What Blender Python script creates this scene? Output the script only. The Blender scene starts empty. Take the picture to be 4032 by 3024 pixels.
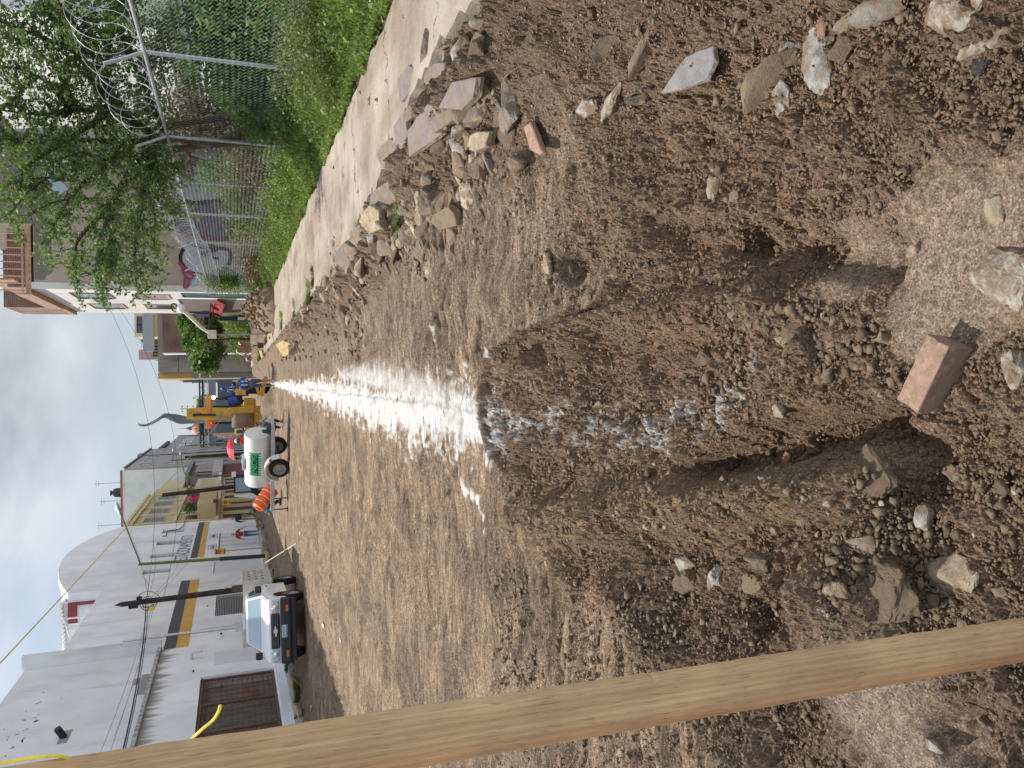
import bpy, bmesh, math, random
import numpy as np
from mathutils import Vector, Matrix, Euler
rad = math.radians
C = bpy.context.scene.collection
S = bpy.context.scene
# ------------------------------------------------------------------ camera
HC = 1.75; FP = 3028.0; PITCH = rad(20.03); ROLL = rad(1.1)
F_ = np.array([0, math.cos(PITCH), -math.sin(PITCH)])
D0 = np.array([0, -math.sin(PITCH), -math.cos(PITCH)]); R0 = np.array([1., 0, 0])
R_ = math.cos(ROLL)*R0 + math.sin(ROLL)*D0
D_ = math.cos(ROLL)*D0 - math.sin(ROLL)*R0
CP = np.array([0, 0, HC])
cd = bpy.data.cameras.new('camera'); cam = bpy.data.objects.new('camera', cd); C.objects.link(cam)
cd.sensor_fit = 'HORIZONTAL'; cd.sensor_width = 36; cd.lens = 36*FP/4032; cd.clip_start = .05; cd.clip_end = 3000
M = Matrix.Identity(4)
for i in range(3):
    M[i][0] = D_[i]; M[i][1] = R_[i]; M[i][2] = -F_[i]; M[i][3] = CP[i]
cam.matrix_world = M
S.camera = cam
# ------------------------------------------------------------------ light
SUN_EL = rad(56); sun_h = Vector((-0.74, 0.67, 0)).normalized()
sdir = Vector((sun_h.x*math.cos(SUN_EL), sun_h.y*math.cos(SUN_EL), math.sin(SUN_EL)))
sl = bpy.data.lights.new('sun', 'SUN'); sl.energy = 5.0; sl.color = (1, .95, .87); sl.angle = rad(.6); sl.color = (1, .95, .87)
so = bpy.data.objects.new('sun', sl); C.objects.link(so); so.rotation_euler = sdir.to_track_quat('Z', 'Y').to_euler()
W = bpy.data.worlds.new('World'); S.world = W; W.use_nodes = True
nt = W.node_tree; nt.nodes.clear()
def N(nt, t, **k):
    n = nt.nodes.new(t)
    for a, b in k.items(): setattr(n, a, b)
    return n
def LK(nt, a, b): nt.links.new(a, b)
sky = N(nt, 'ShaderNodeTexSky', sky_type='NISHITA', sun_disc=False, sun_elevation=SUN_EL,
        sun_rotation=math.atan2(sdir.x, sdir.y), air_density=1.0, dust_density=1.0, ozone_density=1.5)
tc = N(nt, 'ShaderNodeTexCoord'); mp = N(nt, 'ShaderNodeMapping'); mp.inputs['Scale'].default_value = (1, 1, 2.2)
LK(nt, tc.outputs['Generated'], mp.inputs['Vector'])
n1 = N(nt, 'ShaderNodeTexNoise'); n1.inputs['Scale'].default_value = 3.1; n1.inputs['Detail'].default_value = 8; n1.inputs['Roughness'].default_value = .5; n1.inputs['Distortion'].default_value = .35
LK(nt, mp.outputs['Vector'], n1.inputs['Vector'])
cr = N(nt, 'ShaderNodeValToRGB'); cr.color_ramp.elements[0].position = .36; cr.color_ramp.elements[0].color = (.32, .32, .32, 1); cr.color_ramp.elements[1].position = .68; cr.color_ramp.elements[1].color = (.97, .97, .97, 1)
LK(nt, n1.outputs['Fac'], cr.inputs['Fac'])
n2 = N(nt, 'ShaderNodeTexNoise'); n2.inputs['Scale'].default_value = 5.5; n2.inputs['Detail'].default_value = 6
LK(nt, mp.outputs['Vector'], n2.inputs['Vector'])
cr2 = N(nt, 'ShaderNodeValToRGB'); cr2.color_ramp.elements[0].position = .35; cr2.color_ramp.elements[0].color = (3.75, 4.1, 4.6, 1); cr2.color_ramp.elements[1].position = .65; cr2.color_ramp.elements[1].color = (6.9, 7.0, 7.15, 1)
LK(nt, n2.outputs['Fac'], cr2.inputs['Fac'])
mx = N(nt, 'ShaderNodeMix', data_type='RGBA')
LK(nt, cr.outputs['Color'], mx.inputs['Factor']); LK(nt, sky.outputs['Color'], mx.inputs['A']); LK(nt, cr2.outputs['Color'], mx.inputs['B'])
# out-of-view sky opposite the sun brightened, added fill for shaded fronts
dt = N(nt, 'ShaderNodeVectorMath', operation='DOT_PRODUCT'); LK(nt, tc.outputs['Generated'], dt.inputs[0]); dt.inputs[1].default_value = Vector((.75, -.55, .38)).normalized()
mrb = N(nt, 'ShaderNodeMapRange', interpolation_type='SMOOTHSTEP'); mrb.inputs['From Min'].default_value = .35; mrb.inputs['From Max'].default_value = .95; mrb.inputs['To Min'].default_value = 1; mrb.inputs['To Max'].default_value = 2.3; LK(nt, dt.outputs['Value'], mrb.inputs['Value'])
# milky air low down
sz = N(nt, 'ShaderNodeSeparateXYZ'); LK(nt, tc.outputs['Generated'], sz.inputs[0])
mrh = N(nt, 'ShaderNodeMapRange'); mrh.inputs['From Min'].default_value = .0; mrh.inputs['From Max'].default_value = .22; mrh.inputs['To Min'].default_value = .85; mrh.inputs['To Max'].default_value = 0; LK(nt, sz.outputs['Z'], mrh.inputs['Value'])
mxh = N(nt, 'ShaderNodeMix', data_type='RGBA'); LK(nt, mrh.outputs['Result'], mxh.inputs['Factor']); LK(nt, mx.outputs['Result'], mxh.inputs['A']); mxh.inputs['B'].default_value = (5.0, 5.4, 5.85, 1)
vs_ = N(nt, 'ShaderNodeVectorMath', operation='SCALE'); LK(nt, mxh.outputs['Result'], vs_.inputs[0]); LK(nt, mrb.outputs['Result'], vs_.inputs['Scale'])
bg = N(nt, 'ShaderNodeBackground'); bg.inputs['Strength'].default_value = .105
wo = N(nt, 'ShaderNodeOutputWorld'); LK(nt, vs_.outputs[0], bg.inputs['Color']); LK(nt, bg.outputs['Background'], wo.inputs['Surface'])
S.view_settings.view_transform = 'Standard'; S.view_settings.look = 'None'; S.view_settings.exposure = 0.24; S.view_settings.gamma = 1
S.view_settings.use_curve_mapping = False
# ------------------------------------------------------------------ photo ray helpers (picture point -> place in the world)
def ray(x, y): return F_ + R_*((3024-y)-1512)/FP + D_*(x-2016)/FP
def gz(x, y, z=0.): d = ray(x, y); return CP + d*((z-HC)/d[2])
def gy(x, y, Y): d = ray(x, y); return CP + d*(Y/d[1])
def gx(x, y, X): d = ray(x, y); return CP + d*(X/d[0])
def wpx(px, Y): return px/FP*(Y*math.cos(PITCH))     # rough metres of px at distance Y (near the horizon)
# ------------------------------------------------------------------ materials
MATS = {}
def mat(name, col, rough=.8, var=.12, scale=6., bump=.0, bscale=None, metal=0., col2=None, detail=6, spec=.4, emis=None, coat=0., alpha=None, trans=0., stretch=None):
    if name in MATS: return MATS[name]
    m = bpy.data.materials.new(name); m.use_nodes = True; t = m.node_tree; b = t.nodes['Principled BSDF']
    tc = N(t, 'ShaderNodeTexCoord'); src = tc.outputs['Object']
    if stretch:
        mp = N(t, 'ShaderNodeMapping'); mp.inputs['Scale'].default_value = stretch; LK(t, src, mp.inputs['Vector']); src = mp.outputs['Vector']
    no = N(t, 'ShaderNodeTexNoise'); no.inputs['Scale'].default_value = scale; no.inputs['Detail'].default_value = detail; no.inputs['Roughness'].default_value = .6
    LK(t, src, no.inputs['Vector'])
    cr = N(t, 'ShaderNodeValToRGB'); e = cr.color_ramp.elements
    e[0].position = .3; e[1].position = .7
    c2 = col2 if col2 else tuple(min(1, c*(1+var)) for c in col)
    c1 = tuple(c*(1-var) for c in col)
    e[0].color = (*c1, 1); e[1].color = (*c2, 1)
    LK(t, no.outputs['Fac'], cr.inputs['Fac']); LK(t, cr.outputs['Color'], b.inputs['Base Color'])
    b.inputs['Roughness'].default_value = rough; b.inputs['Metallic'].default_value = metal
    b.inputs['Specular IOR Level'].default_value = spec; b.inputs['Coat Weight'].default_value = coat
    if trans: b.inputs['Transmission Weight'].default_value = trans
    if emis: b.inputs['Emission Color'].default_value = (*emis[0], 1); b.inputs['Emission Strength'].default_value = emis[1]
    if bump:
        nb = N(t, 'ShaderNodeTexNoise'); nb.inputs['Scale'].default_value = bscale or scale*4; nb.inputs['Detail'].default_value = 8
        LK(t, src, nb.inputs['Vector'])
        bm = N(t, 'ShaderNodeBump'); bm.inputs['Strength'].default_value = 1; bm.inputs['Distance'].default_value = bump
        LK(t, nb.outputs['Fac'], bm.inputs['Height']); LK(t, bm.outputs['Normal'], b.inputs['Normal'])
    MATS[name] = m
    return m
# ------------------------------------------------------------------ mesh builder
WO = {}
class MB:
    def __init__(s): s.v = []; s.f = []; s.m = []; s.cm = 0
    def add(s, vs, fs):
        o = len(s.v); s.v += [tuple(p) for p in vs]; s.f += [tuple(i+o for i in f) for f in fs]; s.m += [s.cm]*len(fs); return s
    def box(s, x0, x1, y0, y1, z0, z1, T=None):
        vs = [(x, y, z) for z in (z0, z1) for y in (y0, y1) for x in (x0, x1)]
        if T is not None: vs = [tuple(T @ Vector(p)) for p in vs]
        return s.add(vs, [(0,2,3,1), (4,5,7,6), (0,1,5,4), (2,6,7,3), (0,4,6,2), (1,3,7,5)])
    def bbox(s, x0, x1, y0, y1, z0, z1, b=.02, T=None, seg=2):
        bm = bmesh.new(); bmesh.ops.create_cube(bm, size=1)
        for v in bm.verts: v.co = ((x0+x1)/2+v.co.x*(x1-x0), (y0+y1)/2+v.co.y*(y1-y0), (z0+z1)/2+v.co.z*(z1-z0))
        bmesh.ops.bevel(bm, geom=bm.edges[:], offset=b, segments=seg, affect='EDGES', profile=.5)
        return s.bm(bm, T)
    def bm(s, bm, T=None):
        bm.verts.ensure_lookup_table(); bm.verts.index_update()
        s.add([tuple(T @ v.co) if T is not None else tuple(v.co) for v in bm.verts], [tuple(v.index for v in f.verts) for f in bm.faces]); bm.free(); return s
    def tube(s, pts, r, n=6, cap=True):
        pts = [Vector(p) for p in pts]; rs = r if isinstance(r, (list, tuple)) else [r]*len(pts)
        o = len(s.v); up = None; k = len(pts); vs = []; fs = []
        for i, p in enumerate(pts):
            d = (pts[min(i+1, k-1)]-pts[max(i-1, 0)])
            if d.length < 1e-9: d = Vector((0, 0, 1))
            d.normalize()
            if up is None:
                up = Vector((0, 0, 1)) if abs(d.z) < .9 else Vector((1, 0, 0))
            a = d.cross(up)
            if a.length < 1e-6: a = d.orthogonal()
            a.normalize(); b = a.cross(d); up = b
            for j in range(n):
                t = 2*math.pi*j/n; vs.append(p + (a*math.cos(t)+b*math.sin(t))*rs[i])
        for i in range(k-1):
            for j in range(n):
                fs.append((i*n+j, i*n+(j+1) % n, (i+1)*n+(j+1) % n, (i+1)*n+j))
        if cap: fs.append(tuple(range(n-1, -1, -1))); fs.append(tuple((k-1)*n+j for j in range(n)))
        return s.add(vs, fs)
    def cyl(s, p0, p1, r0, r1=None, n=16): return s.tube([p0, p1], [r0, r0 if r1 is None else r1], n)
    def prism(s, pts, ext):       # polygon (3D points) extruded by vector ext
        k = len(pts); e = Vector(ext); a = [Vector(p) for p in pts]
        vs = a + [p+e for p in a]
        fs = [tuple(range(k-1, -1, -1)), tuple(range(k, 2*k))] + [(i, (i+1) % k, (i+1) % k+k, i+k) for i in range(k)]
        return s.add(vs, fs)
    def ell(s, c, r, n=12, m=8, T=None):
        vs = []; fs = []
        for i in range(m+1):
            th = math.pi*i/m
            for j in range(n):
                ph = 2*math.pi*j/n; p = Vector((c[0]+r[0]*math.sin(th)*math.cos(ph), c[1]+r[1]*math.sin(th)*math.sin(ph), c[2]+r[2]*math.cos(th)))
                vs.append(T @ p if T is not None else p)
        for i in range(m):
            for j in range(n): fs.append((i*n+j, (i+1)*n+j, (i+1)*n+(j+1) % n, i*n+(j+1) % n))
        return s.add(vs, fs)
    def lathe(s, prof, n=24, T=None):   # prof: (r, z)
        vs = []; fs = []; k = len(prof)
        for r, z in prof:
            for j in range(n):
                t = 2*math.pi*j/n; p = Vector((r*math.cos(t), r*math.sin(t), z)); vs.append(T @ p if T is not None else p)
        for i in range(k-1):
            for j in range(n): fs.append((i*n+j, i*n+(j+1) % n, (i+1)*n+(j+1) % n, (i+1)*n+j))
        return s.add(vs, fs)
    def build(s, name, mats, parent=None, local=False, smooth=False, origin=None):
        if not isinstance(mats, (list, tuple)): mats = [mats]
        me = bpy.data.meshes.new(name)
        if local: O = Vector((0, 0, 0))
        elif parent is not None: O = WO[parent.name]
        elif origin is not None: O = Vector(origin)
        else:
            A = np.array(s.v, dtype=float); O = Vector(((A[:,0].min()+A[:,0].max())/2, (A[:,1].min()+A[:,1].max())/2, A[:,2].min()))
        me.from_pydata([(p[0]-O[0], p[1]-O[1], p[2]-O[2]) for p in s.v], [], s.f)
        for m in mats: me.materials.append(m)
        if len(mats) > 1: me.polygons.foreach_set('material_index', s.m)
        if smooth: 
            me.polygons.foreach_set('use_smooth', [True]*len(s.f))
            try: me.set_sharp_from_angle(angle=rad(38))
            except Exception: pass
        me.update()
        o = bpy.data.objects.new(name, me); C.objects.link(o)
        if parent is not None: o.parent = parent
        elif not local: o.location = O
        WO[o.name] = O
        return o
def tag(o, label=None, cat=None, group=None, kind=None):
    if label: o['label'] = label
    if cat: o['category'] = cat
    if group: o['group'] = group
    if kind: o['kind'] = kind
    return o
def empty(name, loc, label, cat, group=None, rz=0):
    o = bpy.data.objects.new(name, None); C.objects.link(o); o.location = loc; o.rotation_euler = (0, 0, rz); o.empty_display_size = .1
    WO[o.name] = Vector(loc); return tag(o, label, cat, group)
def copy_tree(o, parent=None):
    c = o.copy(); C.objects.link(c); c.parent = parent
    for ch in list(o.children): copy_tree(ch, c)
    return c
def text_mesh(txt, size, depth=.01, bold=0., spacing=1.):
    cu = bpy.data.curves.new('t', 'FONT'); cu.body = txt; cu.size = size; cu.extrude = depth; cu.offset = bold; cu.space_character = spacing
    cu.align_x = 'CENTER'; cu.align_y = 'CENTER'
    ob = bpy.data.objects.new('t', cu); C.objects.link(ob)
    bpy.context.view_layer.update()
    dg = bpy.context.evaluated_depsgraph_get(); me = bpy.data.meshes.new_from_object(ob.evaluated_get(dg))
    bpy.data.objects.remove(ob); return me
def add_text(mb, txt, h, w, T, depth=.006, bold=0.):
    """letters scaled to width w, height h, mapped by T from (x right, y up, z out)"""
    me = text_mesh(txt, 1., .01, bold)
    A = np.array([v.co[:] for v in me.vertices]); mn = A.min(0); mxx = A.max(0)
    vs = []
    for p in A:
        q = Vector(((p[0]-(mn[0]+mxx[0])/2)/(mxx[0]-mn[0])*w, (p[1]-(mn[1]+mxx[1])/2)/(mxx[1]-mn[1])*h, (p[2]-mn[2])/(mxx[2]-mn[2])*depth))
        vs.append(T @ q)
    mb.add(vs, [tuple(p.vertices) for p in me.polygons]); bpy.data.meshes.remove(me)
# ------------------------------------------------------------------ numpy noise
def _h(ix, iy, s):
    h = (ix.astype(np.int64)*374761393 + iy.astype(np.int64)*668265263 + s*974634777) & 0xffffffff
    h = ((h ^ (h >> 13))*1274126177) & 0xffffffff
    h = (h ^ (h >> 16)) & 0xffffffff
    return h/4294967295.0
def pn(x, y, s=0):
    xi = np.floor(x); yi = np.floor(y); fx = x-xi; fy = y-yi; ix = xi.astype(np.int64); iy = yi.astype(np.int64)
    u = fx*fx*fx*(fx*(fx*6-15)+10); v = fy*fy*fy*(fy*(fy*6-15)+10)
    def g(dx, dy):
        a = _h(ix+dx, iy+dy, s)*2*math.pi
        return np.cos(a)*(fx-dx)+np.sin(a)*(fy-dy)
    a = g(0,0)*(1-u)+g(1,0)*u; b = g(0,1)*(1-u)+g(1,1)*u
    return (a*(1-v)+b*v)*1.5
def fbm(x, y, o=4, s=0, gain=.5):
    r = 0; a = 1.; t = 0
    for i in range(o): r = r + a*pn(x*2**i, y*2**i, s+i*17); t += a; a *= gain
    return r/t
def clod(x, y, cell, dens, s):
    """height of half-buried lumps, in units of cell"""
    gx_ = x/cell; gy_ = y/cell; ix = np.floor(gx_).astype(np.int64); iy = np.floor(gy_).astype(np.int64); r = np.zeros_like(x)
    for dx in (-1, 0, 1):
        for dy in (-1, 0, 1):
            jx = ix+dx; jy = iy+dy
            px = jx+_h(jx, jy, s); py = jy+_h(jx, jy, s+1); rr = .18+.38*_h(jx, jy, s+2)**1.5
            on = _h(jx, jy, s+3) < dens
            e = .65+.7*_h(jx, jy, s+4)
            d2 = (((gx_-px)*e)**2+((gy_-py)/e)**2)/rr**2
            t1 = _h(jx, jy, s+5)*6.283; t2 = t1+1.6+2.2*_h(jx, jy, s+6); u_ = gx_-px; v_ = gy_-py   # two tilted cuts make it angular
            cap = np.minimum(rr*(.62+.3*_h(jx, jy, s+7))+.75*(u_*np.cos(t1)+v_*np.sin(t1)), rr*(.75+.3*_h(jx, jy, s+8))+1.1*(u_*np.cos(t2)+v_*np.sin(t2)))
            r = np.maximum(r, np.where(on & (d2 < 1), np.minimum(rr*np.sqrt(np.clip(1-d2, 0, 1)), np.maximum(cap, 0)), 0))
    return r
def sst(a, b, x): t = np.clip((x-a)/(b-a), 0, 1); return t*t*(3-2*t)
def pld(X, Y, pts):
    """distance to polyline + parameter + interpolated third value"""
    best = np.full(X.shape, 1e9); val = np.zeros(X.shape); tt = np.zeros(X.shape); n = len(pts)-1
    for i in range(n):
        a = pts[i]; b = pts[i+1]; dx = b[0]-a[0]; dy = b[1]-a[1]; L = dx*dx+dy*dy+1e-12
        t = np.clip(((X-a[0])*dx+(Y-a[1])*dy)/L, 0, 1)
        d = np.hypot(X-a[0]-t*dx, Y-a[1]-t*dy); m = d < best
        best = np.where(m, d, best); val = np.where(m, a[2]+(b[2]-a[2])*t, val); tt = np.where(m, (i+t)/n, tt)
    return best, val, tt
def PL(pts, z): # picture polyline (x, y, halfwidth px) -> world
    out = []
    for x, y, w in pts:
        p = gz(x, y, z); q = gz(x, y+w, z); out.append((p[0], p[1], abs(q[0]-p[0])))
    return out
# ------------------------------------------------------------------ terrain
XS_Y = [0, 3, 4.8, 6.1, 6.9, 8.7, 11.8, 17, 33, 60, 400]; XS_X = [2.3, 2.45, 2.51, 2.61, 2.42, 2.18, 1.85, 1.88, 1.76, 1.7, 1.7]
def slab_edge(Y): return np.interp(Y, XS_Y, XS_X)
ZN = -.42
GROOVE = PL([(2650,1890,30),(2900,1790,60),(3200,1710,75),(3650,1690,75)], ZN)       # shaded scooped trench
GROOVE2 = PL([(2500,880,40),(2950,960,60),(3300,1010,60),(3560,1030,70)], ZN)      # bucket scrape
RIDGE = PL([(2150,2140,70),(2450,2010,80),(2800,1990,70),(3100,1950,70),(3500,1880,60)], ZN)
RIDGE2 = PL([(2300,1190,60),(2700,1240,60),(3050,1180,60),(3100,1120,40)], ZN)
RIDGE3 = PL([(2250,1050,60),(2700,900,60),(3050,860,60)], ZN)
MOUNDS = [(2150,1380,.16,.10),(2380,1330,.14,.08),(2250,1720,.12,.05),(2480,2330,.18,.08),(2350,700,.18,.07),(3420,1840,.2,.12),(3450,2330,.22,.10),(2600,2500,.2,.08),(3300,2450,.2,.06),(2080,1250,.12,.07),(2500,760,.2,.05)]
PITS = [(2380,1060,.06,.05),(2520,1140,.05,.05),(2280,1380,.06,.05),(2940,940,.06,.05),(1990,1830,.05,.04),(1950,1900,.06,.05),(2100,1340,.05,.04),(2980,2440,.07,.06),(3830,2900,.08,.05),(2300,1970,.05,.04),(3650,1830,.07,.05),(1730,1230,.1,.05)]
_B = [gz(x, y, -.08) for x, y in ((2230, 930), (2290, 1080), (2240, 1200), (2060, 1310), (1965, 1420), (1932, 1500), (1930, 1640), (1940, 1780), (2020, 1880), (2080, 2050), (2170, 2260), (2330, 2560), (2560, 2900), (2700, 3100))][::-1]
_BX = [float(p[0]) for p in _B]; _BY = [float(p[1]) for p in _B]
def yb(X): return np.interp(X, _BX, _BY)+.05*pn(X*2.2, X*0+1, 6)+.03*pn(X*8, X*0+1, 7)
def hL(X, Y):
    X = np.asarray(X, float); Y = np.asarray(Y, float)
    h = np.zeros(X.shape)
    drop = -.33*sst(5.25, 3.4, Y) - .02*sst(3, 1, Y)
    edge = yb(X)
    stepm = sst(-.75, -.3, X)*sst(.75, .45, X)
    step = stepm*sst(edge, edge-.05, Y) + (1-stepm)*sst(edge+.15, edge-.35, Y)
    h += drop - .07*step
    xs = slab_edge(Y)
    xb = np.minimum(xs, 2.0+.1*0)
    r = sst(xs-1.15, xs-.05, X+.12*pn(X*1.3, Y*1.3, 9))
    h = h*(1-r) + .14*r
    bk_ = np.exp(-((X-(xs-.42))/.30)**2)*sst(34, 20, Y); h += bk_*(.10+.16*pn(X*2.2, Y*1.6, 12)+.10*pn(X*5, Y*5, 13))
    bank = sst(3.7, 5.3, X)
    h += bank*.42*sst(2, 6, Y)
    lf = sst(-8.0, -9.3, X); h += lf*.12
    # soft undulation
    near = sst(12, 4, Y)*(1-r)
    h += .06*near*fbm(X*1.4+3, Y*1.4, 3, 21)*1.5*sst(7, 4.5, Y) + .02*near*fbm(X*1.4+3, Y*1.4, 3, 21)
    n2 = sst(edge+.2, edge-.5, Y)*(1-.8*r)
    for P, amp in ((GROOVE, -.26), (GROOVE2, -.13), (RIDGE, .17), (RIDGE2, .11), (RIDGE3, .08)):
        d, w, t = pld(X, Y, P); e = sst(0, .12, t)*sst(1, .9, t)
        h += amp*n2*np.exp(-(d*(1+.25*pn(X*5, Y*5, 18))/(w*1.25+.01))**3)*e
    for x, y, s_, a in MOUNDS:
        p = gz(x, y, ZN); h += 2.2*n2*a*np.exp(-(((X-p[0])**2+(Y-p[1])**2)/s_**2))
    for x, y, s_, a in PITS:
        p = gz(x, y, ZN if x > 1930 else 0); ww = 1.5*s_*(1+.35*pn(X*6, Y*6, 17)); h -= 2.6*a*np.exp(-(((X-p[0])**2+(Y-p[1])**2)/ww**2)**2)
    # spoil heaps far away
    for x0, y0, sx, sy, a in ((-.9, 34.6, .9, .8, .6), (3.1, 48, .9, 3, .5), (1.7, 47, .8, 2.5, .45), (-9.1, 60, .8, 5, .25)):
        h += a*np.exp(-(((X-x0)/sx)**2+((Y-y0)/sy)**2))
    return h
def smooth_zone(X, Y):
    """1 where the soil is pressed smooth"""
    a = np.zeros(X.shape)
    for x, y, r in ((3780, 1020, .30), (3620, 1250, .16), (3550, 2850, .30), (3450, 2720, .2), (1850, 2500, .28), (1700, 2320, .2), (3350, 1020, .15)):
        p = gz(x, y, ZN if x > 2000 else 0); a = np.maximum(a, np.exp(-(((X-p[0])**2+((Y-p[1])*1.0)**2)/r**2)))
    return np.clip(a*1.5+.35*pn(X*4, Y*4, 77)*a*2, 0, 1)
def powder(X, Y):
    A = PL([(1068,1512,6),(1100,1515,12),(1150,1525,20),(1220,1536,32),(1300,1552,56),(1400,1578,70),(1500,1604,86),(1620,1628,100),(1750,1645,118),(1850,1652,125),(1935,1670,110)], 0)
    d, w, t = pld(X, Y, A)
    n = fbm(X*3, Y*9, 4, 31)*.9 + fbm(X*11, Y*26, 4, 33)*.75
    m = sst(1.15, .0, d/(w*1.15) + n*1.5)
    B = PL([(1330,1470,20),(1500,1490,60),(1700,1560,80),(1900,1620,60)], 0)
    d, w, t = pld(X, Y, B); m = np.maximum(m, .42*sst(1.5, .1, d/w+n*1.0))
    B = PL([(1925,1370,10),(1945,1440,14),(1930,1520,16)], 0); d, w, t = pld(X, Y, B); m = np.maximum(m, .8*sst(1.3, .3, d/w+n*1.6))
    B = PL([(1830,1890,12),(1880,1990,10),(1905,2040,10),(1925,2100,8)], 0); d, w, t = pld(X, Y, B); m = np.maximum(m, .75*sst(1.7, .0, d/(w*1.3)+n*3.0+.4))
    B = PL([(1580,1740,8),(1610,1830,10)], 0); d, w, t = pld(X, Y, B); m = np.maximum(m, .3*sst(1.3, .3, d/w+n*1.8))
    B = PL([(1700,1270,6),(1740,1360,8)], 0); d, w, t = pld(X, Y, B); m = np.maximum(m, .35*sst(1.3, .3, d/w+n*1.8))
    n = fbm(X*5, Y*5, 5, 41, .65)+.35*fbm(X*40, Y*40, 2, 43)
    for pts, k in (([(2160,1650,30),(2330,1660,60),(2500,1690,70),(2640,1680,60)], .8), ([(2640,1640,60),(2800,1620,70),(2920,1560,60)], .95), ([(2950,1500,40),(3020,1430,30)], .5)):
        d, w, t = pld(X, Y, PL(pts, ZN)); m = np.maximum(m, k*sst(1.2, .0, d/(w*1.6)+n*2.6+.35))
    return np.clip(m, 0, 1)
def terrain():
    s = np.linspace(-1, 1, 1061); ys = [-1.0]
    y = -1.0
    while y < .9: y += .03; ys.append(y)
    while y < 6: y += max(.0056, .0037*y); ys.append(y)
    while y < 700: y += .0216*(y/6)**1.72; ys.append(y)
    Y1 = np.array(ys); NX = len(s); NY = len(Y1)
    print('terrain', NX, NY)
    Y = np.repeat(Y1[:, None], NX, 1); X = (np.maximum(Y, 0)+2.3)*(.62*s+.38*s**3)[None, :]*1.0
    h = hL(X, Y)
    stepm = sst(-.75, -.3, X)*sst(.75, .45, X); wob = fbm(X*.9, Y*.9, 4, 141); eb = yb(X)
    n2 = stepm*sst(eb+.03, eb-.04, Y)+(1-stepm)*sst(eb+.45, eb-.35, Y+.8*wob); slope_r = sst(slab_edge(Y)-1.3, slab_edge(Y)-.5, X+.35*wob); loose = np.maximum(n2, slope_r*sst(40, 20, Y))
    lf = sst(-7.2, -8.3, X); loose = np.maximum(loose, lf*.8)
    sm = smooth_zone(X, Y)
    stepe = 5.27
    rough = loose*(1-sm*.93)
    mid = sst(2.0, -3.0, X)  # graded road
    fine = sst(9, 5, Y)
    # crumbly soil
    wx = X+.03*pn(X*9, Y*9, 51)+.010*pn(X*37, Y*37, 53); wy = Y+.03*pn(X*9+7, Y*9, 52)+.010*pn(X*37, Y*37, 54)
    dn = .5+.5*np.clip(fbm(X*2.1, Y*2.1, 3, 61)*2.2, -1, 1)     # where lumps gather
    h += rough*(.085*np.clip(fbm(X*4.3, Y*4.3, 4, 62, .55), -1, 1) + .045*fbm(X*15, Y*15, 4, 63, .65) - .03*np.clip(np.abs(fbm(X*3.1, Y*3.1, 3, 64))*-6+.5, 0, 1))
    h += rough*(clod(wx, wy, .19, .20, 71)*.19*.95 + clod(wx, wy, .085, .30, 81)*.085*.95*(.3+.7*dn) + clod(wx, wy, .04, .36, 91)*.04*1.0*fine + clod(wx, wy, .02, .5, 101)*.02*1.0*fine + .026*fbm(X*26, Y*26, 3, 65, .7)*fine - .030*sst(.07, 0, np.abs(fbm(wx*4.5, wy*4.5, 3, 66)))*sst(.3, .6, dn))
    # smooth ribs in pressed zones
    h += sm*loose*.004*np.sin(Y*90+X*30+4*pn(X*6, Y*6, 66))
    # graded road: cleat marks across, tracks, torn flakes
    road = (1-loose)
    ang = .18*pn(X*.5, Y*.4, 111)
    U = X*np.cos(ang)+Y*np.sin(ang); V = Y*np.cos(ang)-X*np.sin(ang)
    f1 = sst(45, 12, Y)
    rib = fbm(U*1.6, V*15, 3, 112)
    torn = np.clip(fbm(X*1.1, Y*1.6, 4, 113)*2.0, -1, 1)
    h += road*f1*(.085*rib*(.35+.65*sst(-.3, .3, pn(X*.8, Y*.6, 118))) + .055*fbm(U*.6, V*3.2, 3, 142) + .016*np.abs(fbm(U*3.2, V*26, 2, 114)) + .045*np.clip(torn, 0, 1)*fbm(X*8, Y*13, 4, 115))
    h += road*.030*fbm(X*.7, Y*1.1, 3, 116)
    q = gz(1780, 1110, 0); zone = np.exp(-(((X-q[0])/.75)**2+((Y-q[1])/.9)**2)); h += zone*(1-n2)*.048*np.sin(Y*2*math.pi/.115+1.6*pn(X*1.2, Y*1.2, 143)+X*1.5)*(.6+.8*pn(X*4, Y*2, 144))
    for TR in ([(1250,1480,30),(1330,1440,40),(1420,1380,45),(1500,1310,50)], [(1350,1900,60),(1500,2080,70),(1650,2300,80),(1750,2500,90)], [(1250,2150,50),(1450,2400,60),(1550,2650,70)]):
        TP = PL(TR, 0); d, w, t = pld(X, Y, TP); mk = sst(1.2, .8, d/(w+.02)); a0 = math.atan2(TP[-1][1]-TP[0][1], TP[-1][0]-TP[0][0]); al = X*math.cos(a0)+Y*math.sin(a0)
        h += road*mk*(-.022+.020*np.sin(al*2*math.pi/.075+2*pn(X*2, Y*2, 145)))*sst(0, .1, t)*sst(1, .9, t)
    cle = np.abs(np.sin(V*2*math.pi/.085+2.5*pn(X*1.5, Y*1.5, 117)))
    trk = np.exp(-((X-(.62-.05*(Y-6)))/.33)**2)
    h += road*sst(14, 9, Y)*trk*.010*cle
    h += road*clod(wx, wy, .13, .10, 121)*.13*.35*sst(20, 8, Y)*np.clip(torn+.3, 0, 1)
    # ---- colours
    def c(*a): return np.array(a)[None, None, :]
    k = fbm(X*.9, Y*.9, 4, 131)[..., None]; k2 = fbm(X*6, Y*6, 4, 132)[..., None]; k3 = fbm(U*2, V*18, 3, 133)[..., None]
    dirt = c(.292, .192, .121)*(1+.25*k+.32*k2)
    dark = c(.130, .090, .063)
    roadc = c(.262, .184, .118)*(1+.25*k+.5*k3)
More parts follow.
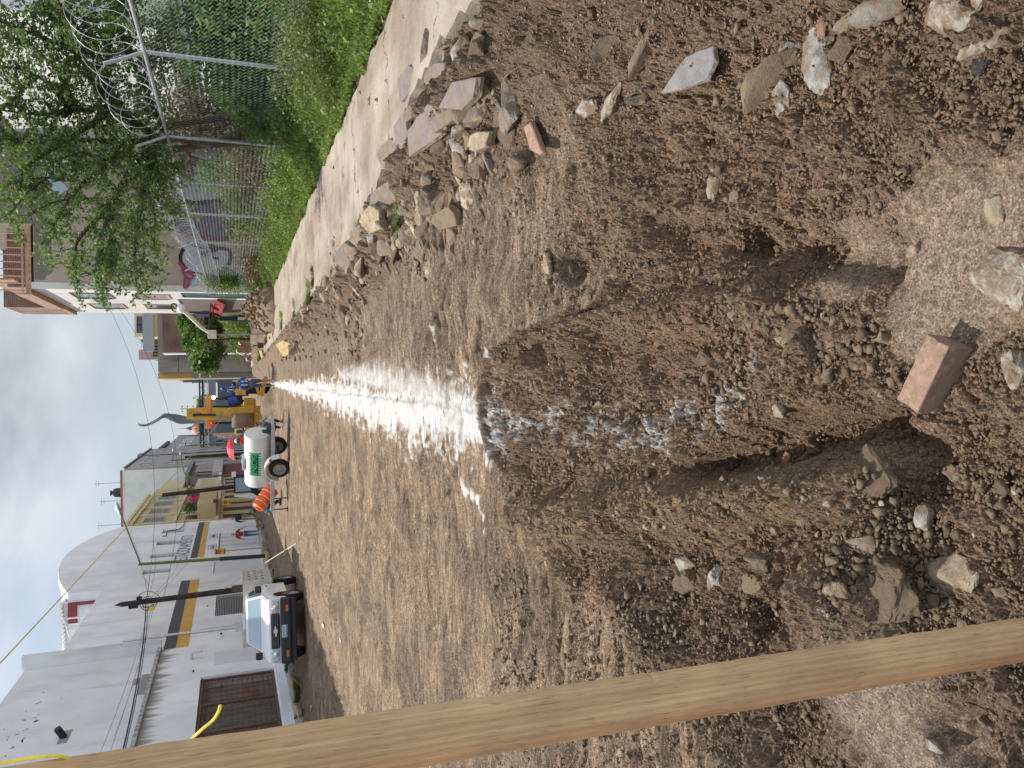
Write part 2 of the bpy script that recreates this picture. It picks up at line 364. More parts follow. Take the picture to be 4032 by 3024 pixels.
    dpatch = np.clip(torn*1.9+.15+.8*fbm(X*4, Y*9, 3, 119), 0, 1)[..., None]
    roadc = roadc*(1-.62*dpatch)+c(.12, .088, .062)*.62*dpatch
    L = loose[..., None]
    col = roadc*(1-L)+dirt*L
    # left side paler, right side by slab greyer
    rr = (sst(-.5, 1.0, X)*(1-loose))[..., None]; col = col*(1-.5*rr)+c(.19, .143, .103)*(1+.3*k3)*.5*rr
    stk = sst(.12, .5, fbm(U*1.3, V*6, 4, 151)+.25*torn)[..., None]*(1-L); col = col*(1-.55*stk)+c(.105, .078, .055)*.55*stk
    dk = (sst(.1, .45, fbm(X*1.3+9, Y*1.3, 4, 134))*loose)[..., None]; col = col*(1-.45*dk)+dark*.45*dk
    edg = (slope_r*sst(40, 20, Y))[..., None]; col = col*(1-.4*edg)+c(.15, .118, .088)*(1+.4*k2)*.4*edg
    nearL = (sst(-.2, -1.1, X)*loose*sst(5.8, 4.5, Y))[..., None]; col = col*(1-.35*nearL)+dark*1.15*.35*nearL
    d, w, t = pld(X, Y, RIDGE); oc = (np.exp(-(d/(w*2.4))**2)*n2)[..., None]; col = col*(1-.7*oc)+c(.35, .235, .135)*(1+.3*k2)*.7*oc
    g = (sm*loose)[..., None]; col = col*(1-.6*g)+c(.215, .175, .135)*(1+.15*k2)*.6*g
    lfc = lf[..., None]; col = col*(1-.5*lfc)+c(.13, .11, .085)*.5*lfc
    bk = sst(3.6, 4.3, X)[..., None]; col = col*(1-bk)+c(.10, .085, .05)*(1+.4*k2)*bk
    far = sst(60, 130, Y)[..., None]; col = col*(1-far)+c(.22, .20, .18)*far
    pw = powder(X, Y)
    # powder lies on the tops of the lumps
    micro = h-(np.roll(h, 3, 0)+np.roll(h, -3, 0)+np.roll(h, 3, 1)+np.roll(h, -3, 1))/4
    pw = np.clip(pw*(1+np.clip(micro*120, -.8, .4)*n2), 0, 1)
    P = pw[..., None]; col = col*(1-.35*P)+c(.74, .72, .69)*.35*P
    h += pw*.003*(1-n2)
    V3 = np.stack([X, Y, h], -1).reshape(-1, 3).astype(np.float32)
    idx = np.arange(NX*NY).reshape(NY, NX)
    Fq = np.stack([idx[:-1, :-1], idx[:-1, 1:], idx[1:, 1:], idx[1:, :-1]], -1).reshape(-1, 4).astype(np.int32)
    me = bpy.data.meshes.new('ground'); me.vertices.add(len(V3)); me.vertices.foreach_set('co', V3.ravel())
    me.loops.add(Fq.size); me.loops.foreach_set('vertex_index', Fq.ravel()); me.polygons.add(len(Fq))
    me.polygons.foreach_set('loop_start', np.arange(0, Fq.size, 4, dtype=np.int32))
    me.polygons.foreach_set('use_smooth', (rough[:-1, :-1] < .5).ravel())
    me.update()
    a = me.color_attributes.new('soil', 'FLOAT_COLOR', 'POINT')
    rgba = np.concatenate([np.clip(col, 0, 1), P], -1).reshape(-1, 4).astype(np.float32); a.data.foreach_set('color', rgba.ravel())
    b = me.attributes.new('looseness', 'FLOAT', 'POINT'); b.data.foreach_set('value', rough.reshape(-1).astype(np.float32))
    b = me.attributes.new('graded', 'FLOAT', 'POINT'); b.data.foreach_set('value', (1-loose).reshape(-1).astype(np.float32))
    o = bpy.data.objects.new('ground', me); C.objects.link(o); o['kind'] = 'structure'
    return o
def soil_mat():
    m = bpy.data.materials.new('soil'); m.use_nodes = True; t = m.node_tree; b = t.nodes['Principled BSDF']
    at = N(t, 'ShaderNodeAttribute', attribute_name='soil'); lo = N(t, 'ShaderNodeAttribute', attribute_name='looseness')
    tc = N(t, 'ShaderNodeTexCoord')
    def noise(s, d=8, r=.65):
        n = N(t, 'ShaderNodeTexNoise'); n.inputs['Scale'].default_value = s; n.inputs['Detail'].default_value = d; n.inputs['Roughness'].default_value = r; LK(t, tc.outputs['Object'], n.inputs['Vector']); return n
    def mth(op, a, b_):
        n = N(t, 'ShaderNodeMath', operation=op)
        for i, q in enumerate((a, b_)):
            if isinstance(q, (int, float)): n.inputs[i].default_value = q
            else: LK(t, q, n.inputs[i])
        return n.outputs[0]
    g1 = noise(38, 8, .7); g2 = noise(7, 5)
    mr = N(t, 'ShaderNodeMapRange'); mr.inputs['From Min'].default_value = .32; mr.inputs['From Max'].default_value = .68; mr.inputs['To Min'].default_value = .5; mr.inputs['To Max'].default_value = 1.45; LK(t, g1.outputs['Fac'], mr.inputs['Value'])
    mul = N(t, 'ShaderNodeVectorMath', operation='SCALE'); LK(t, at.outputs['Color'], mul.inputs[0]); LK(t, mr.outputs['Result'], mul.inputs['Scale'])
    mps = N(t, 'ShaderNodeMapping'); mps.inputs['Scale'].default_value = (3.5, 26, 3); LK(t, tc.outputs['Object'], mps.inputs['Vector']); ns = N(t, 'ShaderNodeTexNoise'); ns.inputs['Scale'].default_value = 1; ns.inputs['Detail'].default_value = 6; ns.inputs['Roughness'].default_value = .65; LK(t, mps.outputs['Vector'], ns.inputs['Vector'])
    gd_ = N(t, 'ShaderNodeAttribute', attribute_name='graded'); inv = gd_.outputs['Fac']; mrs = N(t, 'ShaderNodeMapRange'); mrs.inputs['From Min'].default_value = .3; mrs.inputs['From Max'].default_value = .7; mrs.inputs['To Min'].default_value = .45; mrs.inputs['To Max'].default_value = 1.5; LK(t, ns.outputs['Fac'], mrs.inputs['Value'])
    mm = N(t, 'ShaderNodeMix', data_type='FLOAT'); LK(t, inv, mm.inputs['Factor']); mm.inputs['A'].default_value = 1.0; LK(t, mrs.outputs['Result'], mm.inputs['B']); mul2 = N(t, 'ShaderNodeVectorMath', operation='SCALE'); LK(t, mul.outputs[0], mul2.inputs[0]); LK(t, mm.outputs['Result'], mul2.inputs['Scale'])
    vg = N(t, 'ShaderNodeTexVoronoi'); vg.inputs['Scale'].default_value = 170; LK(t, tc.outputs['Object'], vg.inputs['Vector']); sg = N(t, 'ShaderNodeSeparateColor'); LK(t, vg.outputs['Color'], sg.inputs['Color']); mg = N(t, 'ShaderNodeMapRange'); mg.inputs['To Min'].default_value = .55; mg.inputs['To Max'].default_value = 1.45; LK(t, sg.outputs['Blue'], mg.inputs['Value']); mul = N(t, 'ShaderNodeVectorMath', operation='SCALE'); LK(t, mul2.outputs[0], mul.inputs[0]); LK(t, mg.outputs['Result'], mul.inputs['Scale'])
    # pale grit grains and dark grains
    vo = N(t, 'ShaderNodeTexVoronoi'); vo.inputs['Scale'].default_value = 95; LK(t, tc.outputs['Object'], vo.inputs['Vector'])
    sp = N(t, 'ShaderNodeSeparateColor'); LK(t, vo.outputs['Color'], sp.inputs['Color'])
    gr = mth('MULTIPLY', mth('GREATER_THAN', sp.outputs['Red'], .90), mth('LESS_THAN', vo.outputs['Distance'], .42))
    mx = N(t, 'ShaderNodeMix', data_type='RGBA'); LK(t, mth('MULTIPLY', gr, .6), mx.inputs['Factor']); LK(t, mul.outputs[0], mx.inputs['A']); mx.inputs['B'].default_value = (.48, .41, .32, 1)
    gd = mth('MULTIPLY', mth('LESS_THAN', sp.outputs['Green'], .10), mth('LESS_THAN', vo.outputs['Distance'], .5))
    mx2 = N(t, 'ShaderNodeMix', data_type='RGBA'); LK(t, mth('MULTIPLY', gd, .6), mx2.inputs['Factor']); LK(t, mx.outputs['Result'], mx2.inputs['A']); mx2.inputs['B'].default_value = (.07, .055, .042, 1)
    mx3 = N(t, 'ShaderNodeMix', data_type='RGBA'); pf = N(t, 'ShaderNodeMath', operation='SUBTRACT', use_clamp=True); LK(t, mth('MULTIPLY', at.outputs['Alpha'], 1.5), pf.inputs[0]); LK(t, mth('MULTIPLY', mth('MULTIPLY', g1.outputs['Fac'], lo.outputs['Fac']), 1.3), pf.inputs[1]); LK(t, pf.outputs[0], mx3.inputs['Factor']); LK(t, mx2.outputs['Result'], mx3.inputs['A']); pc = N(t, 'ShaderNodeValToRGB'); pc.color_ramp.elements[0].position = .35; pc.color_ramp.elements[0].color = (.52, .485, .44, 1); pc.color_ramp.elements[1].position = .62; pc.color_ramp.elements[1].color = (.74, .72, .685, 1); LK(t, g2.outputs['Fac'], pc.inputs['Fac']); LK(t, pc.outputs['Color'], mx3.inputs['B'])
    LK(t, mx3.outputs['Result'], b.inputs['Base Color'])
    b.inputs['Roughness'].default_value = .9; b.inputs['Specular IOR Level'].default_value = .25
    f1 = noise(55, 10, .75); f2 = noise(160, 6, .7)
    hgt = mth('ADD', mth('MULTIPLY', f1.outputs['Fac'], .034), mth('MULTIPLY', f2.outputs['Fac'], .008))
    hgt = mth('ADD', hgt, mth('MULTIPLY', gr, .0025)); hgt = mth('ADD', hgt, mth('MULTIPLY', vg.outputs['Distance'], -.006)); hgt = mth('ADD', hgt, mth('MULTIPLY', mth('MULTIPLY', ns.outputs['Fac'], inv), .10))
    hgt = mth('MULTIPLY', hgt, mth('ADD', mth('MULTIPLY', lo.outputs['Fac'], .75), .35))
    bm = N(t, 'ShaderNodeBump'); bm.inputs['Strength'].default_value = 1; bm.inputs['Distance'].default_value = 1; LK(t, hgt, bm.inputs['Height']); LK(t, bm.outputs['Normal'], b.inputs['Normal'])
    return m
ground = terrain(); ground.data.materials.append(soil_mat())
def gp(x, y):
    """picture point -> point on the soil"""
    z = ZN if x > 1930 else 0.
    for _ in range(5):
        p = gz(x, y, z); z = .5*z+.5*float(hL(p[0:1], p[1:2])[0])
    return p
exec_parts = []
# ------------------------------------------------------------------ kerbside slabs
def strip(name, Y0, Y1, dy, left, right, z, m, nx=24, cols=None, wob=.05, seed=3, thick=.12, label=None, zf=None):
    ys = np.arange(Y0, Y1, dy); ny = len(ys); mb = MB()
    def grid(zo):
        out = []
        for yv in ys:
            l = float(left(yv)); r = float(right(yv))
            for i in range(nx+1):
                x = l+(r-l)*i/nx; zz = z+zo+(zf(x, yv) if (zf and zo == 0) else 0); out.append((x, yv, zz))
        return out
    top = grid(0); bot = grid(-thick); k = nx+1; n = len(top); fs = []
    for j in range(ny-1):
        for i in range(nx):
            a = j*k+i; fs.append((a, a+1, a+k+1, a+k)); fs.append((n+a, n+a+k, n+a+k+1, n+a+1))
        a = j*k; fs.append((a, a+k, n+a+k, n+a)); a = j*k+nx; fs.append((a, n+a, n+a+k, a+k))
    fs.append(tuple(range(k))[::-1]+tuple(n+i for i in range(k)))
    mb.add(top+bot, fs)
    o = mb.build(name, m); o['kind'] = 'structure'; return o
def concrete_walk():
    m = bpy.data.materials.new('worn concrete'); m.use_nodes = True; t = m.node_tree; b = t.nodes['Principled BSDF']
    ge = N(t, 'ShaderNodeNewGeometry'); 
    def noise(s, d=6, r=.6, st=None):
        n = N(t, 'ShaderNodeTexNoise'); n.inputs['Scale'].default_value = s; n.inputs['Detail'].default_value = d; n.inputs['Roughness'].default_value = r
        if st:
            mp = N(t, 'ShaderNodeMapping'); mp.inputs['Scale'].default_value = st; LK(t, ge.outputs['Position'], mp.inputs['Vector']); LK(t, mp.outputs['Vector'], n.inputs['Vector'])
        else: LK(t, ge.outputs['Position'], n.inputs['Vector'])
        return n
    cr = N(t, 'ShaderNodeValToRGB'); cr.color_ramp.elements[0].position = .3; cr.color_ramp.elements[0].color = (.23, .185, .14, 1); cr.color_ramp.elements[1].position = .66; cr.color_ramp.elements[1].color = (.43, .375, .305, 1)
    LK(t, noise(1.3, 8, .62).outputs['Fac'], cr.inputs['Fac'])
    cr2 = N(t, 'ShaderNodeValToRGB'); cr2.color_ramp.elements[0].position = .45; cr2.color_ramp.elements[0].color = (1, 1, 1, 1); cr2.color_ramp.elements[1].position = .75; cr2.color_ramp.elements[1].color = (.62, .52, .42, 1)
    LK(t, noise(.7, 5, .7, (2.5, .5, 1)).outputs['Fac'], cr2.inputs['Fac'])
    mx = N(t, 'ShaderNodeMix', data_type='RGBA', blend_type='MULTIPLY'); mx.inputs['Factor'].default_value = .8; LK(t, cr.outputs['Color'], mx.inputs['A']); LK(t, cr2.outputs['Color'], mx.inputs['B'])
    # cracks
    vo = N(t, 'ShaderNodeTexVoronoi', feature='DISTANCE_TO_EDGE'); vo.inputs['Scale'].default_value = .45
    ns = noise(2.2, 5); vm = N(t, 'ShaderNodeVectorMath', operation='MULTIPLY_ADD'); LK(t, ns.outputs['Color'], vm.inputs[0]); vm.inputs[1].default_value = (.9, .9, 0); LK(t, ge.outputs['Position'], vm.inputs[2]); LK(t, vm.outputs[0], vo.inputs['Vector'])
    lt = N(t, 'ShaderNodeMath', operation='LESS_THAN'); lt.inputs[1].default_value = .0035; LK(t, vo.outputs['Distance'], lt.inputs[0])
    mx2 = N(t, 'ShaderNodeMix', data_type='RGBA'); LK(t, lt.outputs[0], mx2.inputs['Factor']); LK(t, mx.outputs['Result'], mx2.inputs['A']); mx2.inputs['B'].default_value = (.07, .06, .045, 1)
    LK(t, mx2.outputs['Result'], b.inputs['Base Color']); b.inputs['Roughness'].default_value = .85; b.inputs['Specular IOR Level'].default_value = .3
    bm = N(t, 'ShaderNodeBump'); bm.inputs['Distance'].default_value = .02; LK(t, noise(22, 10, .7).outputs['Fac'], bm.inputs['Height']); LK(t, bm.outputs['Normal'], b.inputs['Normal'])
    return m
MCON = concrete_walk()
random.seed(4)
def f1(v, s): return float(pn(np.array([v]), np.array([s*7.3]), s)[0])
sw_left = lambda y: float(slab_edge(y))+.10*f1(y*2.3, 1)+.05*f1(y*9, 2)
sw_right = lambda y: 3.72+.14*f1(y*.8, 3)+.06*f1(y*3, 4)
strip('sidewalk', 1.0, 40, .12, sw_left, sw_right, .25, MCON, 20, zf=lambda x, y: .02*f1(x*1.5+y*.6, 5)-.02)
strip('far_sidewalk', 44, 150, 1.5, lambda y: 1.75, lambda y: 4.0, .24, MCON, 4)
strip('opposite_sidewalk', 6, 150, .25, lambda y: -10.35, lambda y: -8.95+.08*f1(y*1.5, 8)+.05*f1(y*6, 9), .2, mat('grey pavement', (.36, .35, .34), .85, .2, 1.5, .01, 20), 5)
# ------------------------------------------------------------------ rocks
def rock_mesh(name, seed, m, sx=1, sy=1, sz=1, n=14, rough=.10, sub=2, mats=None):
    rnd = random.Random(seed); bm = bmesh.new()
    for i in range(n):
        v = Vector((rnd.gauss(0, 1), rnd.gauss(0, 1), rnd.gauss(0, 1))).normalized()*rnd.uniform(.8, 1.05)
        bm.verts.new((v.x*.5, v.y*.5, v.z*.5))
    r = bmesh.ops.convex_hull(bm, input=bm.verts[:])
    for v in [v for v in bm.verts if not v.link_faces]: bm.verts.remove(v)
    bmesh.ops.bevel(bm, geom=bm.edges[:], offset=.035, segments=1, affect='EDGES')
    bmesh.ops.triangulate(bm, faces=bm.faces[:])
    bmesh.ops.subdivide_edges(bm, edges=bm.edges[:], cuts=sub, use_grid_fill=True)
    P = np.array([v.co[:] for v in bm.verts])
    nz = fbm(P[:, 0]*3+seed, P[:, 1]*3+P[:, 2]*2.1, 4, seed)*rough*2 + fbm(P[:, 0]*11+seed, P[:, 1]*11+P[:, 2]*9, 3, seed+5)*rough
    for v, q in zip(bm.verts, nz): v.co *= (1+q)
    for v in bm.verts: v.co = (v.co.x*sx, v.co.y*sy, v.co.z*sz)
    me = bpy.data.meshes.new(name); bm.to_mesh(me); bm.free(); me.materials.append(m); return me
def slab_mesh(name, poly, th, m, seed=0, sides=None):
    rnd = random.Random(seed); bm = bmesh.new()
    vs = [bm.verts.new((x, y, 0)) for x, y in poly]; f = bm.faces.new(vs)
    e = bmesh.ops.extrude_face_region(bm, geom=[f]); 
    for v in [g for g in e['geom'] if isinstance(g, bmesh.types.BMVert)]: v.co.z += th; v.co.x *= .95; v.co.y *= .95
    bmesh.ops.recalc_face_normals(bm, faces=bm.faces[:])
    bmesh.ops.bevel(bm, geom=bm.edges[:], offset=min(.006, th*.15), segments=1, affect='EDGES')
    bmesh.ops.triangulate(bm, faces=bm.faces[:]); bmesh.ops.subdivide_edges(bm, edges=bm.edges[:], cuts=3, use_grid_fill=True)
    P = np.array([v.co[:] for v in bm.verts]); nz = fbm(P[:, 0]*22+seed, P[:, 1]*22+P[:, 2]*15, 3, seed)
    for v, q in zip(bm.verts, nz):
        v.co.x *= 1+.08*q; v.co.y *= 1+.08*q; v.co.z += .06*th*q
    me = bpy.data.meshes.new(name); bm.to_mesh(me); bm.free(); me.materials.append(m); return me
def rockmat(name, c1, c2, soil=.4, bump=.006, sc=9):
    """stone with soil clinging to part of it"""
    m = bpy.data.materials.new(name); m.use_nodes = True; t = m.node_tree; b = t.nodes['Principled BSDF']; ge = N(t, 'ShaderNodeNewGeometry')
    def noise(s, d=6, r=.6):
        n = N(t, 'ShaderNodeTexNoise'); n.inputs['Scale'].default_value = s; n.inputs['Detail'].default_value = d; n.inputs['Roughness'].default_value = r; LK(t, ge.outputs['Position'], n.inputs['Vector']); return n
    cr = N(t, 'ShaderNodeValToRGB'); cr.color_ramp.elements[0].position = .35; cr.color_ramp.elements[0].color = (*c1, 1); cr.color_ramp.elements[1].position = .62; cr.color_ramp.elements[1].color = (*c2, 1)
    LK(t, noise(sc, 8, .7).outputs['Fac'], cr.inputs['Fac'])
    th = .75-soil*.5
    tg = N(t, 'ShaderNodeTexCoord'); sg = N(t, 'ShaderNodeSeparateXYZ'); LK(t, tg.outputs['Generated'], sg.inputs[0]); sk = N(t, 'ShaderNodeMapRange'); sk.inputs['From Min'].default_value = .62; sk.inputs['From Max'].default_value = .25; sk.inputs['To Min'].default_value = 0; sk.inputs['To Max'].default_value = .34; LK(t, sg.outputs['Z'], sk.inputs['Value'])
    c3 = N(t, 'ShaderNodeValToRGB'); c3.color_ramp.elements[0].position = th-.07; c3.color_ramp.elements[0].color = (0, 0, 0, 1); c3.color_ramp.elements[1].position = th+.06; c3.color_ramp.elements[1].color = (1, 1, 1, 1)
    ads = N(t, 'ShaderNodeMath', operation='ADD'); LK(t, noise(sc*1.3+2, 9, .75).outputs['Fac'], ads.inputs[0]); LK(t, sk.outputs['Result'], ads.inputs[1]); LK(t, ads.outputs[0], c3.inputs['Fac'])
    mx = N(t, 'ShaderNodeMix', data_type='RGBA'); LK(t, c3.outputs['Color'], mx.inputs['Factor']); LK(t, cr.outputs['Color'], mx.inputs['A']); mx.inputs['B'].default_value = (.27, .195, .126, 1)
    LK(t, mx.outputs['Result'], b.inputs['Base Color']); b.inputs['Roughness'].default_value = .85; b.inputs['Specular IOR Level'].default_value = .3
    bm = N(t, 'ShaderNodeBump'); bm.inputs['Distance'].default_value = bump*3; LK(t, noise(60, 10, .78).outputs['Fac'], bm.inputs['Height']); LK(t, bm.outputs['Normal'], b.inputs['Normal'])
    return m
RM = dict(white=rockmat('pale limestone', (.38, .34, .28), (.62, .57, .49), .55), grey=rockmat('grey stone', (.19, .17, .145), (.33, .30, .26), .5),
          purple=rockmat('purple-grey flagstone', (.175, .15, .145), (.25, .215, .205), .4, .003), slate=rockmat('smooth slate', (.19, .185, .19), (.28, .27, .275), .3, .003),
          tan=rockmat('tan stone', (.34, .27, .18), (.52, .43, .30), .4), brown=rockmat('earth-brown stone', (.15, .115, .08), (.26, .20, .14), .6),
          dark=rockmat('dark damp stone', (.07, .06, .05), (.16, .135, .11), .45), clay=rockmat('broken red clay', (.30, .14, .09), (.38, .20, .13), .45),
          pink=rockmat('pink painted brick', (.36, .20, .165), (.45, .275, .225), .5, .003, 14), soil=rockmat('clinging soil', (.19, .136, .088), (.34, .25, .165), .5, .014, 30),
          black=rockmat('black rubble', (.02, .02, .02), (.07, .065, .06), .2), mixed=rockmat('chalky concrete', (.10, .095, .09), (.58, .54, .49), .42),
          yellow=rockmat('yellow painted concrete', (.46, .33, .12), (.58, .43, .18), .45, .004))
def place(me, name, x, y, size, rot, label, cat='stone', group=None, sink=.3, hgt=None, lift=0):
    p = gp(x, y); o = bpy.data.objects.new(name, me); C.objects.link(o)
    o.scale = size if isinstance(size, tuple) else (size,)*3
    o.rotation_euler = rot; o.location = (p[0], p[1], p[2]+lift); WO[o.name] = Vector(o.location)
    return tag(o, label, cat, group)
def px2m(x, y, w):
    p = gp(x, y); z = float(np.dot(p-CP, F_)); return w/FP*z
# (name, picture x, y, length px (across picture-up), depth px, height ratio, material, rz, label)
ROCKS = [
 ('white_rock', 3775, 60, 190, 290, .7, 'white', .2, 'large pale limestone block at the lower right corner, cracked down its side'),
 ('grey_block', 3430, 62, 120, 280, .45, 'grey', .1, 'squarish grey-brown block half sunk in soil beside the large pale limestone block'),
 ('pale_crust', 3870, 188, 110, 250, .35, 'white', .3, 'thin white crust of plaster lying under the large pale limestone block'),
 ('black_lump', 3860, 262, 70, 90, .6, 'black', .3, 'small black lump just under the white plaster crust'),
 ('speckled_fragment', 3227, 240, 330, 130, .3, 'mixed', .9, 'long speckled white and grey mortar fragment pointing at the dark red chip'),
 ('clay_chip', 3236, 110, 90, 50, .5, 'clay', .4, 'narrow rusty red clay chip beside the speckled mortar fragment'),
 ('white_fragment', 3078, 400, 150, 130, .35, 'mixed', .3, 'triangular white fragment dotted with soil beside the dark stick-like stone'),
 ('stick_stone', 3024, 345, 60, 330, .6, 'brown', 1.9, 'dark long stick-like stone half covered by soil'),
 ('chalk_lump', 3110, 200, 120, 110, .5, 'mixed', .2, 'chalky crumbling lump above the white triangular fragment'),
 ('round_boulder', 3330, 200, 130, 160, .55, 'soil', .5, 'rounded soil-covered boulder with a rusty edge near the right margin'),
 ('pale_stone', 2815, 745, 130, 60, .5, 'tan', .3, 'smooth beige pointed stone with a grey cut face standing alone in the gravelly soil'),
 ('grey_pebble', 2885, 782, 60, 60, .5, 'grey', .6, 'small grey pebble beside the smooth beige pointed stone'),
 ('yellowish_stone', 3920, 828, 130, 100, .7, 'tan', .2, 'chipped pale yellow stone with a flat top at the very front'),
 ('cube_stone', 3602, 987, 70, 70, .8, 'tan', .4, 'little cube-shaped tan stone above the end of the scraped soil'),
 ('boulder', 3985, 1095, 290, 290, .6, 'white', .35, 'biggest cream and ochre boulder cut off by the front edge of the view'),
 ('white_stone', 4005, 1468, 190, 130, .7, 'white', .1, 'blocky white stone in front of the fallen pink brick'),
 ('tan_stone', 3075, 1608, 95, 90, .7, 'tan', .7, 'angular tan stone at the near end of the white powder'),
 ('tan_stone', 3486, 1342, 75, 75, .8, 'tan', .1, 'angular tan stone between the fallen pink brick and the soil ridge'),
 ('flat_stone', 3092, 1342, 60, 95, .5, 'tan', .5, 'flat-topped buff stone beside a soil-coated lump'),
 ('soil_lump', 3130, 1300, 90, 120, .6, 'soil', .5, 'soil-coated lump behind the flat-topped buff stone'),
 ('mud_chunk', 3423, 1860, 210, 230, .62, 'soil', .6, 'biggest broad chunk of pale crusted mud beside the shaded trench'),
 ('reddish_stone', 3752, 1856, 95, 95, .8, 'brown', .3, 'round reddish brown stone below the crusted mud chunk'),
 ('rusty_stone', 3100, 1816, 80, 45, .5, 'clay', .2, 'rust-red stone wedged in the bank of the shaded trench'),
 ('red_pebble', 2943, 1633, 45, 40, .7, 'clay', .5, 'small red brick pebble at the edge of the powdered soil'),
 ('dark_clod', 2771, 1418, 90, 90, .7, 'soil', .9, 'dark rounded clod alone in the middle of the loose soil'),
 ('slate_stone', 3010, 1890, 30, 80, .6, 'slate', .1, 'small dark slate piece lying in the crack of the trench bank'),
 ('two_tone_stone', 3638, 2050, 130, 100, .8, 'mixed', .2, 'two-toned stone, grey above and cream below, near the far side of the plank'),
 ('chalky_stone', 3178, 2050, 130, 90, .8, 'mixed', .9, 'black and white chalky stone beside the tan gravel'),
 ('split_stone', 3297, 2320, 150, 110, .7, 'white', .3, 'split pale grey stone with a dark crack across it'),
 ('shell_stone', 3192, 2300, 190, 130, .6, 'brown', .7, 'brown shell-shaped stone beside the split pale stone'),
 ('triangular_boulder', 3765, 2275, 230, 270, .45, 'tan', 1.0, 'large triangular tan boulder crusted with soil close to the plank'),
 ('soil_block', 3500, 2330, 300, 260, .45, 'soil', .5, 'large wedge of dark soil beside the triangular tan boulder'),
 ('stone', 2835, 2290, 150, 120, .7, 'mixed', .2, 'blue-grey stone with a soil cap, second of the row along the slope'),
 ('stone', 2700, 2216, 70, 110, .7, 'mixed', .8, 'whitish stone under a black hole at the top of the slope row'),
 ('stone', 2712, 2290, 120, 120, .6, 'soil', .8, 'soil-covered rounded stone right below the whitish stone with the hole'),
 ('dark_stone', 3008, 2180, 130, 170, .7, 'dark', .5, 'dark damp stone with a sharp shaded face on the slope row'),
 ('stone', 2960, 2300, 90, 100, .6, 'grey', .5, 'small grey stone between the blue-grey stone and the brown shell-shaped one'),
 ('stone', 3070, 2330, 80, 60, .6, 'white', .3, 'small chalk-white stone below the dark damp stone'),
 ('white_chip', 3050, 2086, 45, 40, .9, 'white', .4, 'small white pyramid-shaped chip on the tan gravel'),
 ('white_chip', 3815, 2062, 30, 55, .4, 'white', .8, 'flat white chip lying on dark soil at the front'),
 ('white_chip', 3202, 2168, 35, 45, .7, 'white', .4, 'rounded white chip tucked below the black and white chalky stone'),
 ('crusty_stone', 3391, 2140, 110, 110, .5, 'grey', .4, 'crusty grey stone between the black-and-white and the two-toned stones'),
 ('pale_pebble', 3683, 2936, 60, 95, .8, 'white', .1, 'oval whitish pebble in the soil behind the plank'),
 ('grey_rock', 2025, 455, 180, 120, .8, 'grey', 2.5, 'big jagged grey rock with a deeply fractured shaded face at the foot of the rubble'),
 ('brown_rock', 2050, 650, 90, 100, .9, 'brown', .3, 'brown angular rock with a cream edge below the jagged grey rock'),
 ('pale_rock', 1851, 765, 160, 90, .6, 'white', 2.4, 'long weathered pale rock in the middle of the rubble slope'),
 ('dark_rock', 1720, 785, 150, 130, .8, 'dark', .4, 'big dark brown rock just below the broken concrete edge'),
 ('charcoal_rock', 1990, 745, 90, 100, .7, 'dark', .3, 'charcoal-faced rock beside the long weathered pale rock'),
 ('rock', 1785, 90, 130, 80, .8, 'white', 2.7, 'half-shaded pale rock at the upper end of the rubble'),
 ('rock', 1740, 130, 90, 90, .7, 'grey', 1, 'grey rock next to the half-shaded pale rock'),
 ('cream_rock', 1900, 455, 70, 70, .9, 'tan', .5, 'blocky cream rock leaning on the purple flagstone'),
 ('round_rock', 1850, 545, 90, 60, .7, 'brown', 2.5, 'round dusty brown rock below the two flagstones'),
 ('dirty_slab', 2541, 210, 70, 190, .5, 'brown', 2.2, 'thick soil-crusted slab with a layered cream side'),
 ('dark_slab', 2395, 185, 50, 150, .8, 'dark', 1.1, 'thin dark slab standing on edge beside the soil-crusted slab'),
 ('pale_lump', 2315, 420, 90, 90, .6, 'mixed', .4, 'lumpy pale mortar piece left of the mortar-edged crust'),
 ('dark_lump', 2515, 390, 70, 90, .8, 'dark', .4, 'dark cracked lump at the tip of the cream crust'),
 ('cream_crust', 2414, 400, 60, 170, .3, 'white', 2.2, 'long cream mortar crust between the pale lump and the dark lump'),
 ('red_lump', 2275, 300, 30, 35, .8, 'clay', .2, 'small orange-red lump in the sandy soil'),
 ('white_crumb', 2085, 285, 25, 60, .5, 'white', .9, 'white mortar crumb on sand above the long soil-crusted slab'),
 ('flagstone_corner', 2830, 700, 40, 30, .6, 'slate', .3, 'tiny dark grey corner of slate above the smooth beige stone'),
 ('wood_chip', 2160, 1040, 110, 45, .5, 'tan', 1.6, 'sharp beige stone at the edge of the graded road'),
]
sd = 1
for (nm, x, y, a, b, hr, mk, rz, lab) in ROCKS:
    sd += 7; p = gp(x, y); s = float(np.dot(p-CP, F_))/FP
    el = abs(float(ray(x, y)[2]))/np.linalg.norm(ray(x, y)); W1 = a*s; W2 = b*s/(.45+.55*el)
    ch = MATS.get('k') or None
    me = rock_mesh(nm, sd, RM[mk], W1*1.12, W2*1.08, max(W1, W2)*hr*.9, 26 if nm == 'boulder' else (13 if hr > .6 else 16), .10 if mk != 'soil' else .16, 3 if a > 150 else 2)
    o = place(me, nm, x, y, 1., (random.uniform(-.15, .15), random.uniform(-.15, .15), (rz-.5)*.3), lab, 'stone', lift=max(W1, W2)*hr*.04)
